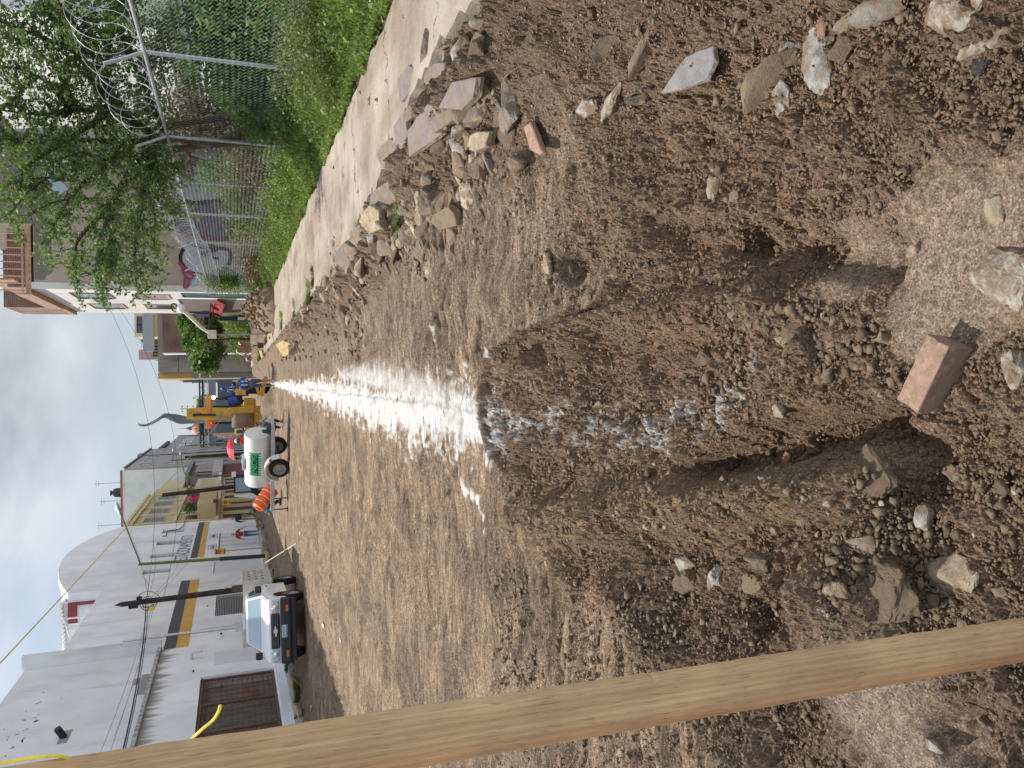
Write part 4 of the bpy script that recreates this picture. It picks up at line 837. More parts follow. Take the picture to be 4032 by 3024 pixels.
def facade(mb, ax, c, a0, a1, z0, z1, holes, depth, out):
    """wall skin with real openings. ax 'X': plane x=c, a = y. out=+1/-1 outward sign"""
    A = sorted({a0, a1, *[h[0] for h in holes], *[h[1] for h in holes]}); Z = sorted({z0, z1, *[h[2] for h in holes], *[h[3] for h in holes]})
    P = (lambda a, z, d=0: (c-out*d, a, z)) if ax == 'X' else (lambda a, z, d=0: (a, c-out*d, z))
    for i in range(len(A)-1):
        for j in range(len(Z)-1):
            am = (A[i]+A[i+1])/2; zm = (Z[j]+Z[j+1])/2
            if any(h[0] < am < h[1] and h[2] < zm < h[3] for h in holes): continue
            mb.add([P(A[i], Z[j]), P(A[i+1], Z[j]), P(A[i+1], Z[j+1]), P(A[i], Z[j+1])], [(0, 1, 2, 3)])
    for (b0, b1, y0, y1) in list(holes)+[(a0, a1, z0, z1)]:
        for p, q in (((b0, y0), (b1, y0)), ((b1, y0), (b1, y1)), ((b1, y1), (b0, y1)), ((b0, y1), (b0, y0))):
            mb.add([P(*p), P(*q), P(*q, depth), P(*p, depth)], [(0, 1, 2, 3)])
def window(par, ax, c, a0, a1, z0, z1, out, mf, mg=None, bars=0, hb=0, fw=.06, name='window', sill=False):
    if a0 > a1: a0, a1 = a1, a0
    if z0 > z1: z0, z1 = z1, z0
    def bx(mb, p0, p1, q0, q1, d0, d1):
        lo, hi = sorted((c+out*d0, c+out*d1))
        if ax == 'X': mb.box(lo, hi, p0, p1, q0, q1)
        else: mb.box(p0, p1, lo, hi, q0, q1)
    f = MB(); bx(f, a0, a0+fw, z0, z1, .002, .05); bx(f, a1-fw, a1, z0, z1, .002, .05); bx(f, a0+fw, a1-fw, z0, z0+fw, .002, .048); bx(f, a0+fw, a1-fw, z1-fw, z1, .002, .048)
    for i in range(bars):
        a = a0+(a1-a0)*(i+1)/(bars+1); bx(f, a-.015, a+.015, z0+fw, z1-fw, .012, .04)
    for i in range(hb):
        z = z0+(z1-z0)*(i+1)/(hb+1); bx(f, a0+fw, a1-fw, z-.015, z+.015, .014, .038)
    if sill: bx(f, a0-.08, a1+.08, z0-.1, z0-.002, .002, .12)
    w = f.build(name, mf, par); g = MB(); bx(g, a0+fw+.001, a1-fw-.001, z0+fw+.001, z1-fw-.001, .003, .010); g.build('pane', mg or MGL, w); return w
LX = -10.2
def L(x, y): p = gx(x, y, LX); return float(p[1]), float(p[2])
def Lr(p, q): a = L(*p); b = L(*q); return (min(a[0], b[0]), max(a[0], b[0]), min(a[1], b[1]), max(a[1], b[1]))
def white_building():
    r = empty('white_building', (LX, 33, .2), 'long white building with arched parapet, grey and ochre stripe and barred garage gate', 'building')
    wins = [Lr((557, 2262), (674, 2236)), Lr((587, 2199), (694, 2176)), Lr((614, 2148), (713, 2125)), Lr((639, 2100), (728, 2082))]
    mz = np.mean([w[2] for w in wins]); mZ = np.mean([w[3] for w in wins])
    wins = [(w[0], w[1], mz, mZ) for w in wins]
    # hall with arched front
    gate2 = (52.6, 58.6, .2, 2.75); dr = (45.9, 48.9, .25, 2.9)
    louv = (37.2, 40.9, 1.05, 2.65)
    m = MB(); facade(m, 'X', LX, 33.15, 44.5, .0, 8.2, [louv], .4, 1); facade(m, 'X', LX, 44.5, 64.5, 0, 8.2, wins+[gate2, dr], .4, 1)
    arch = [(44.5, 8.2), (44.5, 9.75), (46, 10.25), (48, 10.8), (50.5, 11.3), (53, 11.6), (55.5, 11.72), (58, 11.6), (60.5, 11.2), (62.5, 10.6), (64.5, 9.7), (64.5, 8.2)]
    m.prism([(LX, y, z) for y, z in arch], (-.4, 0, 0)); m.build('hall_wall', MW, r)
    m = MB(); m.prism([(LX-.4, y, z-.15 if z > 8.3 else z-8.2) for y, z in arch], (-16, 0, 0)); m.box(LX-16, LX-.4, 33.15, 44.5, 0, 8.1); m.build('hall_volume', MW, r)
    m = MB(); m.box(LX-8, LX-.41, 44.25, 44.49, 8.1, 9.9); m.build('terrace_wall', mat('pale plaster', (.60, .63, .66), .8), r)
    m = MB(); m.box(LX-1.5, LX-.42, 44.1, 44.24, 9.3, 9.7); m.box(LX-.56, LX-.42, 44.1, 44.24, 8.1, 9.29); m.build('maroon_trim', mat('maroon paint', (.20, .03, .04), .7), r)
    m = MB()
    for i in range(34):
        x = LX-.5-i*.2; m.cyl((x, 43.9, 9.98-.015*i), (x, 46, 9.98-.015*i), .085, n=8)
    m.build('corrugated_roof', MPVC, r, smooth=True)
    m = MB()
    for i in range(5): m.box(LX-.88, LX-.82, 38.2+i*1.15, 38.28+i*1.15, 8.1, 8.35+.3*i)
    m.tube([(LX-.85, 37.6, 8.3), (LX-.85, 43.2, 9.75)], .035); m.tube([(LX-.85, 37.6, 8.15), (LX-.85, 37.6, 8.5)], .03); m.build('stair_railing', MPVC, r)
    # near part
    gate = (19.5, 29.15, .5, 2.95)
    m = MB(); facade(m, 'X', LX+.12, 3, 32.85, 0, 4.5, [gate], .5, 1); m.build('lower_wall', MWD, r)
    m = MB(); m.box(LX-15, LX, 3, 32.85, 4.5, 9.1); m.box(LX-15, LX-.38, 3, 33.1, 0, 4.49); m.build('upper_wall', MWN, r)
    m = MB(); m.box(LX-.5, LX+.48, 32.86, 33.14, 4.5, 9.2); m.build('buttress', MWN, r)
    m = MB(); m.box(LX+.001, LX+.24, 3, 32.85, 4.5, 4.62); m.build('ledge', mat('black stained ledge', (.38, .37, .35), .9, .6, 5), r)
    m = MB(); m.box(LX+.122, LX+.5, 19.2, 32.2, 0, .46); m.build('gate_kerb', MW, r)
    # gate
    g = MB(); 
    for y in (19.55, 22.3, 24.6, 26.75, 29.05): g.box(LX-.02, LX+.05, y-.05, y+.05, .5, 2.95)
    g.box(LX-.018, LX+.048, 19.5, 29.15, 2.85, 2.93); g.box(LX-.018, LX+.048, 19.5, 29.15, .52, .6)
    gt = g.build('gate', MIR, r); b = MB()
    z = .72
    while z < 2.85: b.box(LX+.0, LX+.03, 19.6, 29.1, z-.012, z+.012); b.box(LX+.0, LX+.03, 19.6, 29.1, z+.04, z+.058); z += .17
    y = 19.8
    while y < 29: b.box(LX+.031, LX+.045, y-.008, y+.008, .6, 2.85); y += .42
    b.build('bars', MIR, gt)
    m = MB(); m.box(LX-.37, LX-.3, 19.5, 29.15, .5, 2.95); m.build('gate_backing', mat('murky sheet', (.22, .23, .20), .8, .5, 1.5, stretch=(1, 4, 1)), r)
    for q in ((21, 23.6, .5, 1.35), (27.4, 28.5, 1.1, 1.6)): m = MB(); m.box(LX-.29, LX-.2, *q); m.build('stored_goods', mat('faded red goods', (.30, .12, .10), .8, .4, 4), r)
    # stripes
    s0 = Lr((739, 2551), (717, 2290)); m = MB(); m.box(LX+.001, LX+.006, 33.15, 44.8, 4.02, 4.47); m.box(LX+.001, LX+.006, 50.6, 64.0, 3.90, 4.30); m.build('charcoal_stripe', MDK, r)
    m = MB(); m.box(LX+.001, LX+.007, 33.15, 44.8, 3.55, 4.019); m.box(LX+.001, LX+.007, 50.6, 64.0, 3.54, 3.899); m.build('ochre_stripe', MYB, r)
    # lettering
    a = L(738, 2202); b = L(696, 2202); c_ = L(745, 2112)
    m = MB(); T = Matrix(((0, 0, 1, LX+.002), (1, 0, 0, (a[0]+c_[0])/2+.1), (0, 1, 0, (4.42+5.22)/2), (0, 0, 0, 1)))
    add_text(m, 'ESTACIONAMIENTO', .78, c_[0]-a[0]+.6, T, .006, .0); m.build('lettering', MNAVY, r)
    for yy, tx in ((57.6, 'ENTRADA'), (53.6, 'SALIDA')):
        m = MB(); w_, h_ = .85, .42; zc = 3.12
        for q in ((-w_, -w_+.05, -h_, h_), (w_-.05, w_, -h_, h_), (-w_, w_, -h_, -h_+.05), (-w_, w_, h_-.05, h_)): m.box(LX+.001, LX+.006, yy+q[0]*.9, yy+q[1]*.9, zc+q[2]*.6, zc+q[3]*.6)
        T = Matrix(((0, 0, 1, LX+.002), (1, 0, 0, yy), (0, 1, 0, zc), (0, 0, 0, 1))); add_text(m, tx, .26, 1.1, T); m.build('small_sign', MNAVY, r)
    # openings
    for w in wins:
        f = MB()
        for i in range(5): z = w[2]+(w[3]-w[2])*(i+.5)/5; f.box(LX-.13, LX-.11, w[0], w[1], z-.015, z+.015)
        for i in range(2): y = w[0]+(w[1]-w[0])*(i+1)/3; f.box(LX-.109, LX-.09, y-.012, y+.012, w[2], w[3])
        wo_ = f.build('window', MGALV, r); p = MB(); p.box(LX-.37, LX-.3, w[0], w[1], w[2], w[3]); p.build('pane', mat('dull pane', (.22, .23, .23), .4), wo_)
    m = MB(); m.box(LX-.2, LX-.05, *gate2[:2], *gate2[2:]); g2 = m.build('garage_door', mat('white sheet door', (.62, .63, .64), .6, .06, 2), r)
    m = MB(); 
    for y in (54, 55.5, 57): m.box(LX-.049, LX-.044, y-.012, y+.012, .25, 2.7)
    m.box(LX-.049, LX-.03, 52.6, 58.6, 2.68, 2.75); m.build('door_seam', MDK, g2)
    m = MB(); m.box(LX-.1, LX-.03, 45.95, 48.85, .25, 2.87); m.build('door', mat('white steel door', (.66, .67, .68), .5, .05, 2), r)
    m = MB(); z = 1.07
    while z < 2.62: m.box(LX-.1, LX-.01, 37.2, 40.9, z, z+.03); z += .075
    lv = m.build('louvre', mat('grey louvre', (.40, .40, .39), .6), r); m = MB(); m.box(LX-.3, LX-.2, 37.2, 40.9, 1.05, 2.65); m.build('backing', MDK, lv)
    m = MB(); m.box(LX+.121, LX+.135, 30.2, 31.7, .47, 2.55); d = m.build('door', mat('white steel door', (.66, .67, .68)), r)
    m = MB(); m.tube([(LX+.06, 34.9, 6.1), (LX+.07, 34.9, .5)], .055, 8); m.tube([(LX+.06, 35.2, 3.2), (LX+.06, 35.2, .9)], .03, 6); m.build('drain_pipe', MPVC, r, smooth=True)
    m = MB(); m.box(LX+.001, LX+.14, 34.4, 35.3, 1.2, 1.8); m.build('meter_box', MPVC, r)
    m = MB(); m.tube([(LX+.12, 31.2, 3.35), (LX+.35, 31.2, 3.35), (LX+.42, 31.2, 3.25), (LX+.42, 31.2, 2.95)], .07, 10); m.build('drain_elbow', MPVC, r, smooth=True)
    m = MB(); m.cyl((LX+.0, 26.0, 6.6), (LX+.32, 25.9, 6.75), .1, .1, 12); m.build('vent_pipe', MBLK, r)
    m = MB(); m.box(LX+.001, LX+.004, 25.55, 26.5, 6.45, 6.72); m.build('plaster_patch', mat('bare render', (.28, .27, .26), .9), r)
    m = MB()
    for (y, z, w_) in ((27.8, 2.2, .1), (33.9, 2.3, .08), (38.5, 2.95, .06), (34.1, 1.3, .05), (29.8, 3.2, .06)): m.box(LX+.124, LX+.15, y, y+w_*2.5, z, z+w_)
    m.build('vent_slot', MBLK, r)
    rr = random.Random(3); m = MB()
    for k in range(26):
        y = 26.5+rr.gauss(0, 1.5); z = 7.9-(y-26.5)*.05+rr.gauss(0, .22); s = rr.uniform(.02, .10); m.add([(LX+.002, y+s*rr.uniform(-1, 1)*1.6, z+s*rr.uniform(-1, 1)) for _ in range(5)], [(0, 1, 2), (0, 2, 3), (0, 3, 4)])
    m.build('paint_flaking', mat('exposed grey render', (.20, .19, .18), .9), r)
    m = MB(); m.box(LX+.001, LX+.003, 28.6, 30.6, 4.66, 4.95); m.box(LX+.001, LX+.003, 29.6, 30.3, 4.96, 5.15); m.build('render_patch', mat('bare render', (.28, .27, .26)), r)
    m = MB(); m.box(LX-10, LX-8, 60, 62, 10.0, 13.2); m.build('roof_tank_room', mat('dark brick', (.16, .12, .10), .9), r)
white_building()
MCREAM = wallmat('yellow ochre stucco', (.50, .40, .22), (.22, .18, .12), .6); MTRIM = wallmat('cream trim', (.58, .50, .33), (.3, .26, .2), .4)
def gpt(x, y, X): p = gx(x, y, X); return float(p[1]), float(p[2])
def yellow_house():
    X = -10.25; r = empty('yellow_house', (X, 74, .2), 'old yellow stucco apartment house with projecting balcony full of plants', 'building')
    m = MB(); m.box(X-14, X, 64.55, 88, 0, 9.3); m.build('wall', MCREAM, r)
    m = MB(); m.box(X-.5, X+.3, 64.6, 82, 9.3, 9.55); m.box(X-.5, X+.2, 64.6, 82, 9.0, 9.29); m.box(X+.001, X+.15, 64.6, 88, 6.0, 6.2); m.box(X+.001, X+.18, 64.6, 88, 2.9, 3.1)
    for y in (64.8, 69.2, 73.4, 77.8, 82): m.box(X+.001, X+.1, y, y+.35, 3.11, 5.99); m.box(X+.001, X+.1, y, y+.35, 6.21, 8.99)
    m.build('cornice', MTRIM, r)
    for y in (66, 70.5, 75, 79.3):
        window(r, 'X', X, y, y+2.3, 6.9, 8.5, 1, MGALV, bars=5, hb=2); window(r, 'X', X, y+.2, y+1.9, 3.4, 5.4, 1, MIR, bars=1)
    for y in (65.2, 69, 73, 77, 81): window(r, 'X', X, y+.4, y+1.9, .25, 2.6, 1, MIR, mat('dark doorway', (.05, .04, .035), .8), name='door')
    m = MB(); m.box(X+.001, X+1.2, 66, 75.5, 3.12, 3.3); m.box(X+1.08, X+1.2, 66, 75.5, 3.3, 4.5); m.box(X+.001, X+1.079, 66, 66.12, 3.3, 4.5); m.build('balcony', MCREAM, r)
    m = MB(); m.box(X+1.201, X+1.4, 66.1, 66.9, 3.0, 3.3); m.build('wall_lamp', MBLK, r)
yellow_house()
def leafball(name, c, rx, ry, rz, n, s, mt, label, cat='plant', group=None, stem=None, seed=1, parent=None, droop=0.):
    rs = np.random.RandomState(seed); u = rs.normal(size=(n, 3)); u /= np.linalg.norm(u, axis=1)[:, None]; q = u*(rs.rand(n, 1)**.45)
    lump = 1+.35*np.sin(u[:, :1]*5+seed)*np.cos(u[:, 1:2]*4+2*seed); P = q*lump*np.array([[rx, ry, rz]])
    V, Fc = leaves(P, s, rs); root = None
    o = fast_mesh(name if stem is None else 'foliage', V+(0 if stem else np.array(c)), Fc, [mt])
    if stem:
        e = empty(name, stem, label, cat, group); o.parent = e; o.location = Vector(c)-Vector(stem)
        mb = MB(); mb.tube([stem, ((stem[0]+c[0])/2+.05, (stem[1]+c[1])/2, (stem[2]+c[2])/2), c], [.05*max(rx, .5), .035*max(rx, .5), .015*max(rx, .5)], 6); mb.build('stem', MBARK, e); return e
    return tag(o, label, cat, group)
def leaves(P, s, rs, width=.55, flat=.0):
    """one folded leaf of two triangles pairs at each point"""
    n = len(P); a = rs.normal(size=(n, 3)); a[:, 2] *= .6; a /= np.linalg.norm(a, axis=1)[:, None]
    b = rs.normal(size=(n, 3)); b -= a*(a*b).sum(1)[:, None]; b /= np.linalg.norm(b, axis=1)[:, None]; c = np.cross(a, b)
    sz = s*(.6+.8*rs.rand(n, 1)); w = width
    v0 = P; v1 = P+a*sz*.5+b*sz*w*.5+c*sz*.10; v2 = P+a*sz; v3 = P+a*sz*.5-b*sz*w*.5+c*sz*.10
    V = np.stack([v0, v1, v2, v3], 1).reshape(-1, 3); k = 4*np.arange(n)[:, None]
    return V, np.concatenate([k, k+1, k+2, k+3], 1)
def leafmat(name, c1, c2, trans=.25):
    m = bpy.data.materials.new(name); m.use_nodes = True; t = m.node_tree; b = t.nodes['Principled BSDF']; ge = N(t, 'ShaderNodeNewGeometry')
    n = N(t, 'ShaderNodeTexNoise'); n.inputs['Scale'].default_value = 2.2; n.inputs['Detail'].default_value = 3; LK(t, ge.outputs['Position'], n.inputs['Vector'])
    ad = N(t, 'ShaderNodeMath', operation='MULTIPLY_ADD'); LK(t, ge.outputs['Random Per Island'], ad.inputs[0]); ad.inputs[1].default_value = .6; 
    ad2 = N(t, 'ShaderNodeMath', operation='MULTIPLY_ADD'); LK(t, n.outputs['Fac'], ad2.inputs[0]); ad2.inputs[1].default_value = .9; ad2.inputs[2].default_value = -.25; LK(t, ad2.outputs[0], ad.inputs[2])
    cr = N(t, 'ShaderNodeValToRGB'); cr.color_ramp.elements[0].color = (*c1, 1); cr.color_ramp.elements[1].color = (*c2, 1); LK(t, ad.outputs[0], cr.inputs['Fac']); LK(t, cr.outputs['Color'], b.inputs['Base Color'])
    b.inputs['Roughness'].default_value = .55; b.inputs['Specular IOR Level'].default_value = .35
    tr = N(t, 'ShaderNodeBsdfTranslucent'); hs = N(t, 'ShaderNodeHueSaturation'); hs.inputs['Value'].default_value = 1.6; hs.inputs['Hue'].default_value = .485; LK(t, cr.outputs['Color'], hs.inputs['Color']); LK(t, hs.outputs['Color'], tr.inputs['Color'])
    ms = N(t, 'ShaderNodeMixShader'); ms.inputs[0].default_value = trans; LK(t, b.outputs[0], ms.inputs[1]); LK(t, tr.outputs[0], ms.inputs[2]); LK(t, ms.outputs[0], t.nodes['Material Output'].inputs['Surface'])
    return m
MLEAF = leafmat('dark tree leaves', (.045, .10, .025), (.21, .31, .085), .32); MBRIGHT = leafmat('bright weed leaves', (.075, .145, .028), (.29, .40, .10), .3); MOLIVE = leafmat('olive weeds', (.06, .085, .025), (.19, .22, .07))
MPINK = leafmat('pink blossom', (.5, .04, .2), (.8, .15, .4)); MDRY = leafmat('dry stalks', (.12, .085, .045), (.26, .19, .10), .1); MMID = leafmat('mid green leaves', (.045, .11, .025), (.14, .26, .06), .3)
MBARK = mat('tree bark', (.10, .075, .055), .9, .35, 9, .01, 30)
for i, (y, z, rr_, k) in enumerate(((67.3, 5.1, .75, 0), (70.5, 4.9, .8, 1), (73.6, 4.9, .55, 0), (76.5, 5.4, .7, 0))):
    leafball('balcony_plant', (-9.4, y, z), rr_*.6, rr_, rr_*.8, 500, .16, MPINK if k else MMID, ['leafy green plant at the near end of the yellow house balcony', 'pink flowering plant on the yellow house balcony', 'green plant in the middle of the yellow house balcony behind the pink blossom', 'green plant hanging at the far end of the yellow house balcony'][i], stem=(-9.4, y, 3.35), seed=i)
def far_left():
    # tall pale building
    r = empty('tall_pale_building', (-10.3, 113.7, 0), 'tall building with blank pale wall and grey windowed street front, water tanks on the roof', 'building')
    mc = wallmat('pale cream wall', (.66, .68, .62), (.45, .45, .42), .3); mg = wallmat('grey mauve facade', (.33, .31, .31), (.2, .2, .2), .4)
    m = MB(); m.box(-34, -10.55, 113.7, 114.1, 0, 15.6); m.build('blank_wall', mc, r)
    m = MB(); m.box(-34, -10.3, 114.1, 150, 0, 15.4); m.build('street_front', mg, r)
    m = MB(); m.box(-34, -10.5, 113.6, 114.2, 15.6, 15.85); m.build('red_coping', mat('brick red coping', (.35, .13, .10), .8), r)
    for z in (1.2, 4.6, 8, 11.4):
        for y in (118, 124, 130, 136, 142, 148): window(r, 'X', -10.3, y, y+2.2, z+1.2, z+2.6, 1, mat('grey frame', (.25, .25, .26), .6), fw=.12)
    m = MB(); m.box(-10.25, -10.1, 114.2, 150, 15.2, 15.5); m.build('parapet', mat('dark coping', (.10, .10, .11), .8), r)
    for i, (x, y, rr_) in enumerate(((-13.6, 115.5, .62),)):
        t = empty('water_tank', (x, y, 15.6), 'black plastic water tank standing on the roof of the tall pale building', 'water tank')
        m = MB(); m.lathe([(0, 0), (rr_, 0), (rr_*1.02, .35), (rr_, 1.0), (rr_*.8, 1.3), (rr_*.35, 1.45), (.2, 1.55), (0, 1.55)], 20, Matrix.Translation((x, y, 15.6))); m.build('tank_body', mat('black plastic', (.03, .032, .036), .5), t, smooth=True)
        m = MB(); m.lathe([(0, 0), (.35, 0), (.35, .15), (0, .2)], 14, Matrix.Translation((x, y, 17.15))); m.build('lid', MBLK, t)
    t = MB(); t.ell((-15.6, 115.5, 15.9), (.7, .7, .9)); tag(t.build('round_tank', MW, smooth=True), 'white rounded water tank beside the black one on the roof', 'water tank')
    for i, (x, h) in enumerate(((-12.2, 3.6), (-14.6, 3.0), (-17.8, 3.4), (-20, 4.6), (-20.3, 3.2))):
        m = MB(); m.tube([(x, 115, 15.5), (x, 115, 15.5+h)], .05); m.tube([(x-.5, 115, 15.3+h), (x+.5, 115, 15.3+h)], .03); m.tube([(x-.35, 115, 15+h), (x+.35, 115, 15+h)], .03)
        tag(m.build('roof_antenna', MGALV), 'thin television antenna on the roof of the tall pale building', 'antenna', 'antennas on the tall pale building')
    # second grey block
    r = empty('grey_block_building', (-11, 160, 0), 'farther grey building down the street with dark roof slab and white window strips', 'building')
    m = MB(); m.box(-32, -11, 151, 205, 0, 14); m.build('wall', mg, r); m = MB(); m.box(-32, -10.5, 150.8, 175, 14, 14.6); m.build('roof_slab', mat('dark slab', (.08, .085, .1), .8), r)
    m = MB(); m.box(-13.5, -11.5, 154, 158, 14.6, 18); m.build('stair_room', mat('blue-grey room', (.22, .26, .32), .8), r)
    for z in (2, 6, 10):
        for y in (156, 166, 176, 186): window(r, 'X', -11, y, y+5, z, z+1.8, 1, MW, bars=2, fw=.2)
    # low grey house with balcony and slab
    r = empty('grey_house', (-10.2, 104, 0), 'weathered grey two-storey house with barred balcony and jutting roof slab', 'building')
    mh = wallmat('weathered grey render', (.26, .24, .23), (.45, .42, .4), .6)
    m = MB(); m.box(-24, -10.4, 97, 113.6, 0, 6.6); m.build('wall', mh, r); m = MB(); m.box(-24, -9.6, 96.6, 113.6, 6.6, 7.0); m.build('roof_slab', mat('grey slab', (.2, .2, .2), .8), r)
    m = MB(); m.box(-10.399, -9.6, 97, 113, 3.0, 4.1); m.build('balcony', wallmat('peeling white parapet', (.5, .48, .47), (.2, .19, .19), .8), r)
    m = MB()
    for i in range(24): m.box(-9.65, -9.62, 98+i*.6, 98.04+i*.6, 4.1, 6.0)
    m.build('railing', mat('pale railing', (.6, .6, .6), .6), r)
    for y in (99, 104, 109): window(r, 'X', -10.4, y, y+2.2, 4.2, 6, 1, MIR, bars=4); window(r, 'X', -10.4, y, y+2, .1, 2.5, 1, mat('maroon door frame', (.25, .06, .07), .7), name='door')
    m = MB(); m.box(-10.41, -10.3, 97, 113, .05, 2.9); m.build('ground_floor', wallmat('maroon wall', (.22, .07, .08), (.3, .27, .27), .8), r)
    r = empty('cream_house', (-10.3, 92, 0), 'small cream house with paneled upper front between the yellow and the grey houses', 'building')
    m = MB(); m.box(-24, -10.3, 88.1, 96.5, 0, 5.6); m.build('wall', wallmat('cream plaster', (.55, .47, .36), (.3, .27, .22), .4), r)
    m = MB(); m.box(-10.299, -9.7, 88.2, 96.5, 3.0, 3.3); m.build('awning_slab', MW, r); m = MB(); m.box(-20, -10.6, 90, 100, 7.02, 9.2); m.build('upper_room', wallmat('pale yellow render', (.56, .5, .34), (.4, .36, .28), .4), r)
    for y in (89, 92.4): window(r, 'X', -10.3, y, y+2.4, .1, 2.7, 1, MW, mat('dark doorway', (.05, .04, .035)), name='door'); window(r, 'X', -10.3, y, y+2.2, 3.7, 5.1, 1, MTRIM, mat('cream shutter', (.5, .42, .3), .7), bars=2)
far_left()
# right side ------------------------------------------------------------
BX, BY = 4.72, 40.
MBEIGE = wallmat('brown-grey render', (.44, .37, .30), (.30, .25, .2), .35)
MBRK = brickmat('red brick', (.27, .145, .10), (.20, .115, .085), (.27, .24, .2), 1.)
def Yp(x, y, Y=BY): p = gy(x, y, Y); return float(p[0]), float(p[2])
def beige_building():
    r = empty('beige_building', (BX, BY, .2), 'tall building with bare beige side wall with graffiti, narrow white street front and roof railing', 'building')
    top = 10.05
    m = MB(); m.box(BX+.3, 24, BY, 51.2, 0, top); m.build('side_wall', MBEIGE, r)
    m = MB(); m.box(BX, BX+.299, BY-.02, 51.3, 0, top+.1); m.build('street_front', wallmat('white street front', (.68, .66, .63), (.36, .33, .3), .7), r)
    # stained band under the roof edge
    mst = wallmat('soot-stained render', (.20, .18, .15), (.05, .048, .04), .95)
    m = MB(); m.prism([(BX+.4, BY-.004, top-.02), (BX+11.6, BY-.004, top-.02)]+[(BX+.4+i*.07, BY-.004, top-.25-.7*abs(f1(i*.12, 3))-.6*abs(f1(i*.55, 4))-.4*abs(f1(i*1.3, 6))) for i in range(160, -1, -1)], (0, -.004, 0)); m.build('soot_stain', mst, r)
    m = MB(); m.box(7.7, 24, BY+.3, 51, top, top+3.2); m.build('upper_storey', mst, r)
    m = MB(); m.box(BX-.2, 7.65, BY+.05, 51, top+.12, top+.34); m.build('roof_slab', mat('weathered brown slab', (.42, .26, .16), .8, .3, 3), r)
    m = MB()
    for i in range(9): m.box(BX-.1+i*.32, BX-.05+i*.32, BY+.1, BY+.15, top+.4, top+2.3)
    m.box(BX-.15, 7.6, BY+.09, BY+.16, top+2.3, top+2.38); m.box(BX-.15, 7.6, BY+.09, BY+.16, top+.45, top+.5); m.build('railing', mat('rust-pink railing', (.50, .30, .22), .6), r)
    m = MB(); m.box(BX+.3, 7.6, BY+2, BY+2.25, top+.41, top+1.5); m.build('brick_parapet', MBRK, r)
    m = MB(); m.box(BX-.15, 7.6, 47.2, 51.2, top+.42, top+2.9); m.build('roof_brick_room', MBRK, r)
    m = MB(); m.box(BX+.5, BX+.58, BY+1, 51, top+1, top+2.2)
    m.box(BX-.26, BX-.201, BY+.05, 47, top+.1, top+.75); m.build('street_fascia', mat('orange-brown boards', (.40, .25, .17), .7, .3, 4), r)
    # sky-blue painted foot of the corner
    m = MB(); a = Yp(750, 1062); b = Yp(960, 1158); m.box(BX+.31, a[0], BY-.012, BY-.002, .2, a[1]); m.build('blue_paint', wallmat('chalky blue paint', (.42, .55, .68), (.6, .6, .6), .6), r)
    # graffiti: plain painted lettershapes
    def shape(pts, mt, d, nm='graffiti'):
        m = MB(); P = [Yp(x, y) for x, y in pts]; A = sum(P[i][0]*P[(i+1) % len(P)][1]-P[(i+1) % len(P)][0]*P[i][1] for i in range(len(P)))
        m.prism([(x, BY-d, z) for x, z in P], (0, -.004, 0)); m.build(nm, mt, r)
    def stroke(pts, w, mt, d):
        m = MB(); P = [Vector((Yp(x, y)[0], BY-d, Yp(x, y)[1])) for x, y in pts]; Q = []
        for i in range(len(P)-1):
            p0 = P[max(i-1, 0)]; p1 = P[i]; p2 = P[i+1]; p3 = P[min(i+2, len(P)-1)]
            for k in range(5): u = k/5; Q.append(.5*((2*p1)+(-p0+p2)*u+(2*p0-5*p1+4*p2-p3)*u*u+(-p0+3*p1-3*p2+p3)*u**3))
        Q.append(P[-1]); vs = []; 
        for i, p in enumerate(Q):
            d_ = (Q[min(i+1, len(Q)-1)]-Q[max(i-1, 0)]).normalized(); n_ = Vector((-d_.z, 0, d_.x))*w/2; vs += [p+n_, p-n_]
        m.add(vs, [(2*i, 2*i+1, 2*i+3, 2*i+2) for i in range(len(Q)-1)]); m.build('graffiti', mt, r)
    mg = mat('silver spray', (.42, .43, .46), .6, .15, 2); mp_ = mat('purple spray', (.15, .12, .18), .7); mb_ = mat('black spray', (.03, .025, .03), .7); mr_ = mat('crimson spray', (.32, .06, .11), .7)
    blobs = [[(712, 1000), (712, 1030), (740, 1066), (770, 1078), (860, 1080), (900, 1040), (900, 985), (800, 975), (740, 960)],
             [(690, 690), (678, 720), (690, 760), (730, 790), (800, 800), (880, 770), (900, 700), (840, 660), (740, 650)],
             [(690, 830), (700, 900), (760, 930), (900, 940), (930, 880), (900, 800), (760, 800)],
             [(760, 480), (740, 560), (760, 620), (860, 640), (900, 560), (860, 490)]]
    for i, p in enumerate(blobs): shape(p, [mg, mg, mp_, mg][i], .006+i*.006); stroke(p+p[:1], .16, mb_, .031+i*.006); stroke([(x-8, y+3) for x, y in p[1:4]], .12, mr_, .056+i*.006)
    stroke([(712, 1042), (735, 1060), (760, 1085), (745, 1100), (725, 1080), (716, 1060)], .10, mr_, .085); stroke([(728, 1090), (725, 1130), (738, 1128), (748, 1092)], .10, mr_, .09)
    stroke([(800, 930), (790, 970), (820, 960), (850, 985), (790, 1000), (860, 1020)], .12, mb_, .095); stroke([(720, 640), (705, 660), (720, 690), (745, 700), (755, 670), (735, 650)], .14, mr_, .1)
    stroke([(330, 610), (210, 640), (205, 700), (250, 760)], .55, mat('pale blue patch', (.42, .52, .60), .8), .105)
    # street front openings
    window(r, 'X', BX, 41.2, 43.5, 7.2, 8.9, -1, mat('rusty shutter', (.32, .22, .18), .8)); window(r, 'X', BX, 46, 48.6, 7.2, 8.9, -1, MTRIM)
    window(r, 'X', BX, 41.2, 43.4, 4.6, 6.2, -1, MTRIM, mat('mauve curtain', (.3, .25, .27), .8)); window(r, 'X', BX, 46, 48.4, 4.6, 6.2, -1, MTRIM)
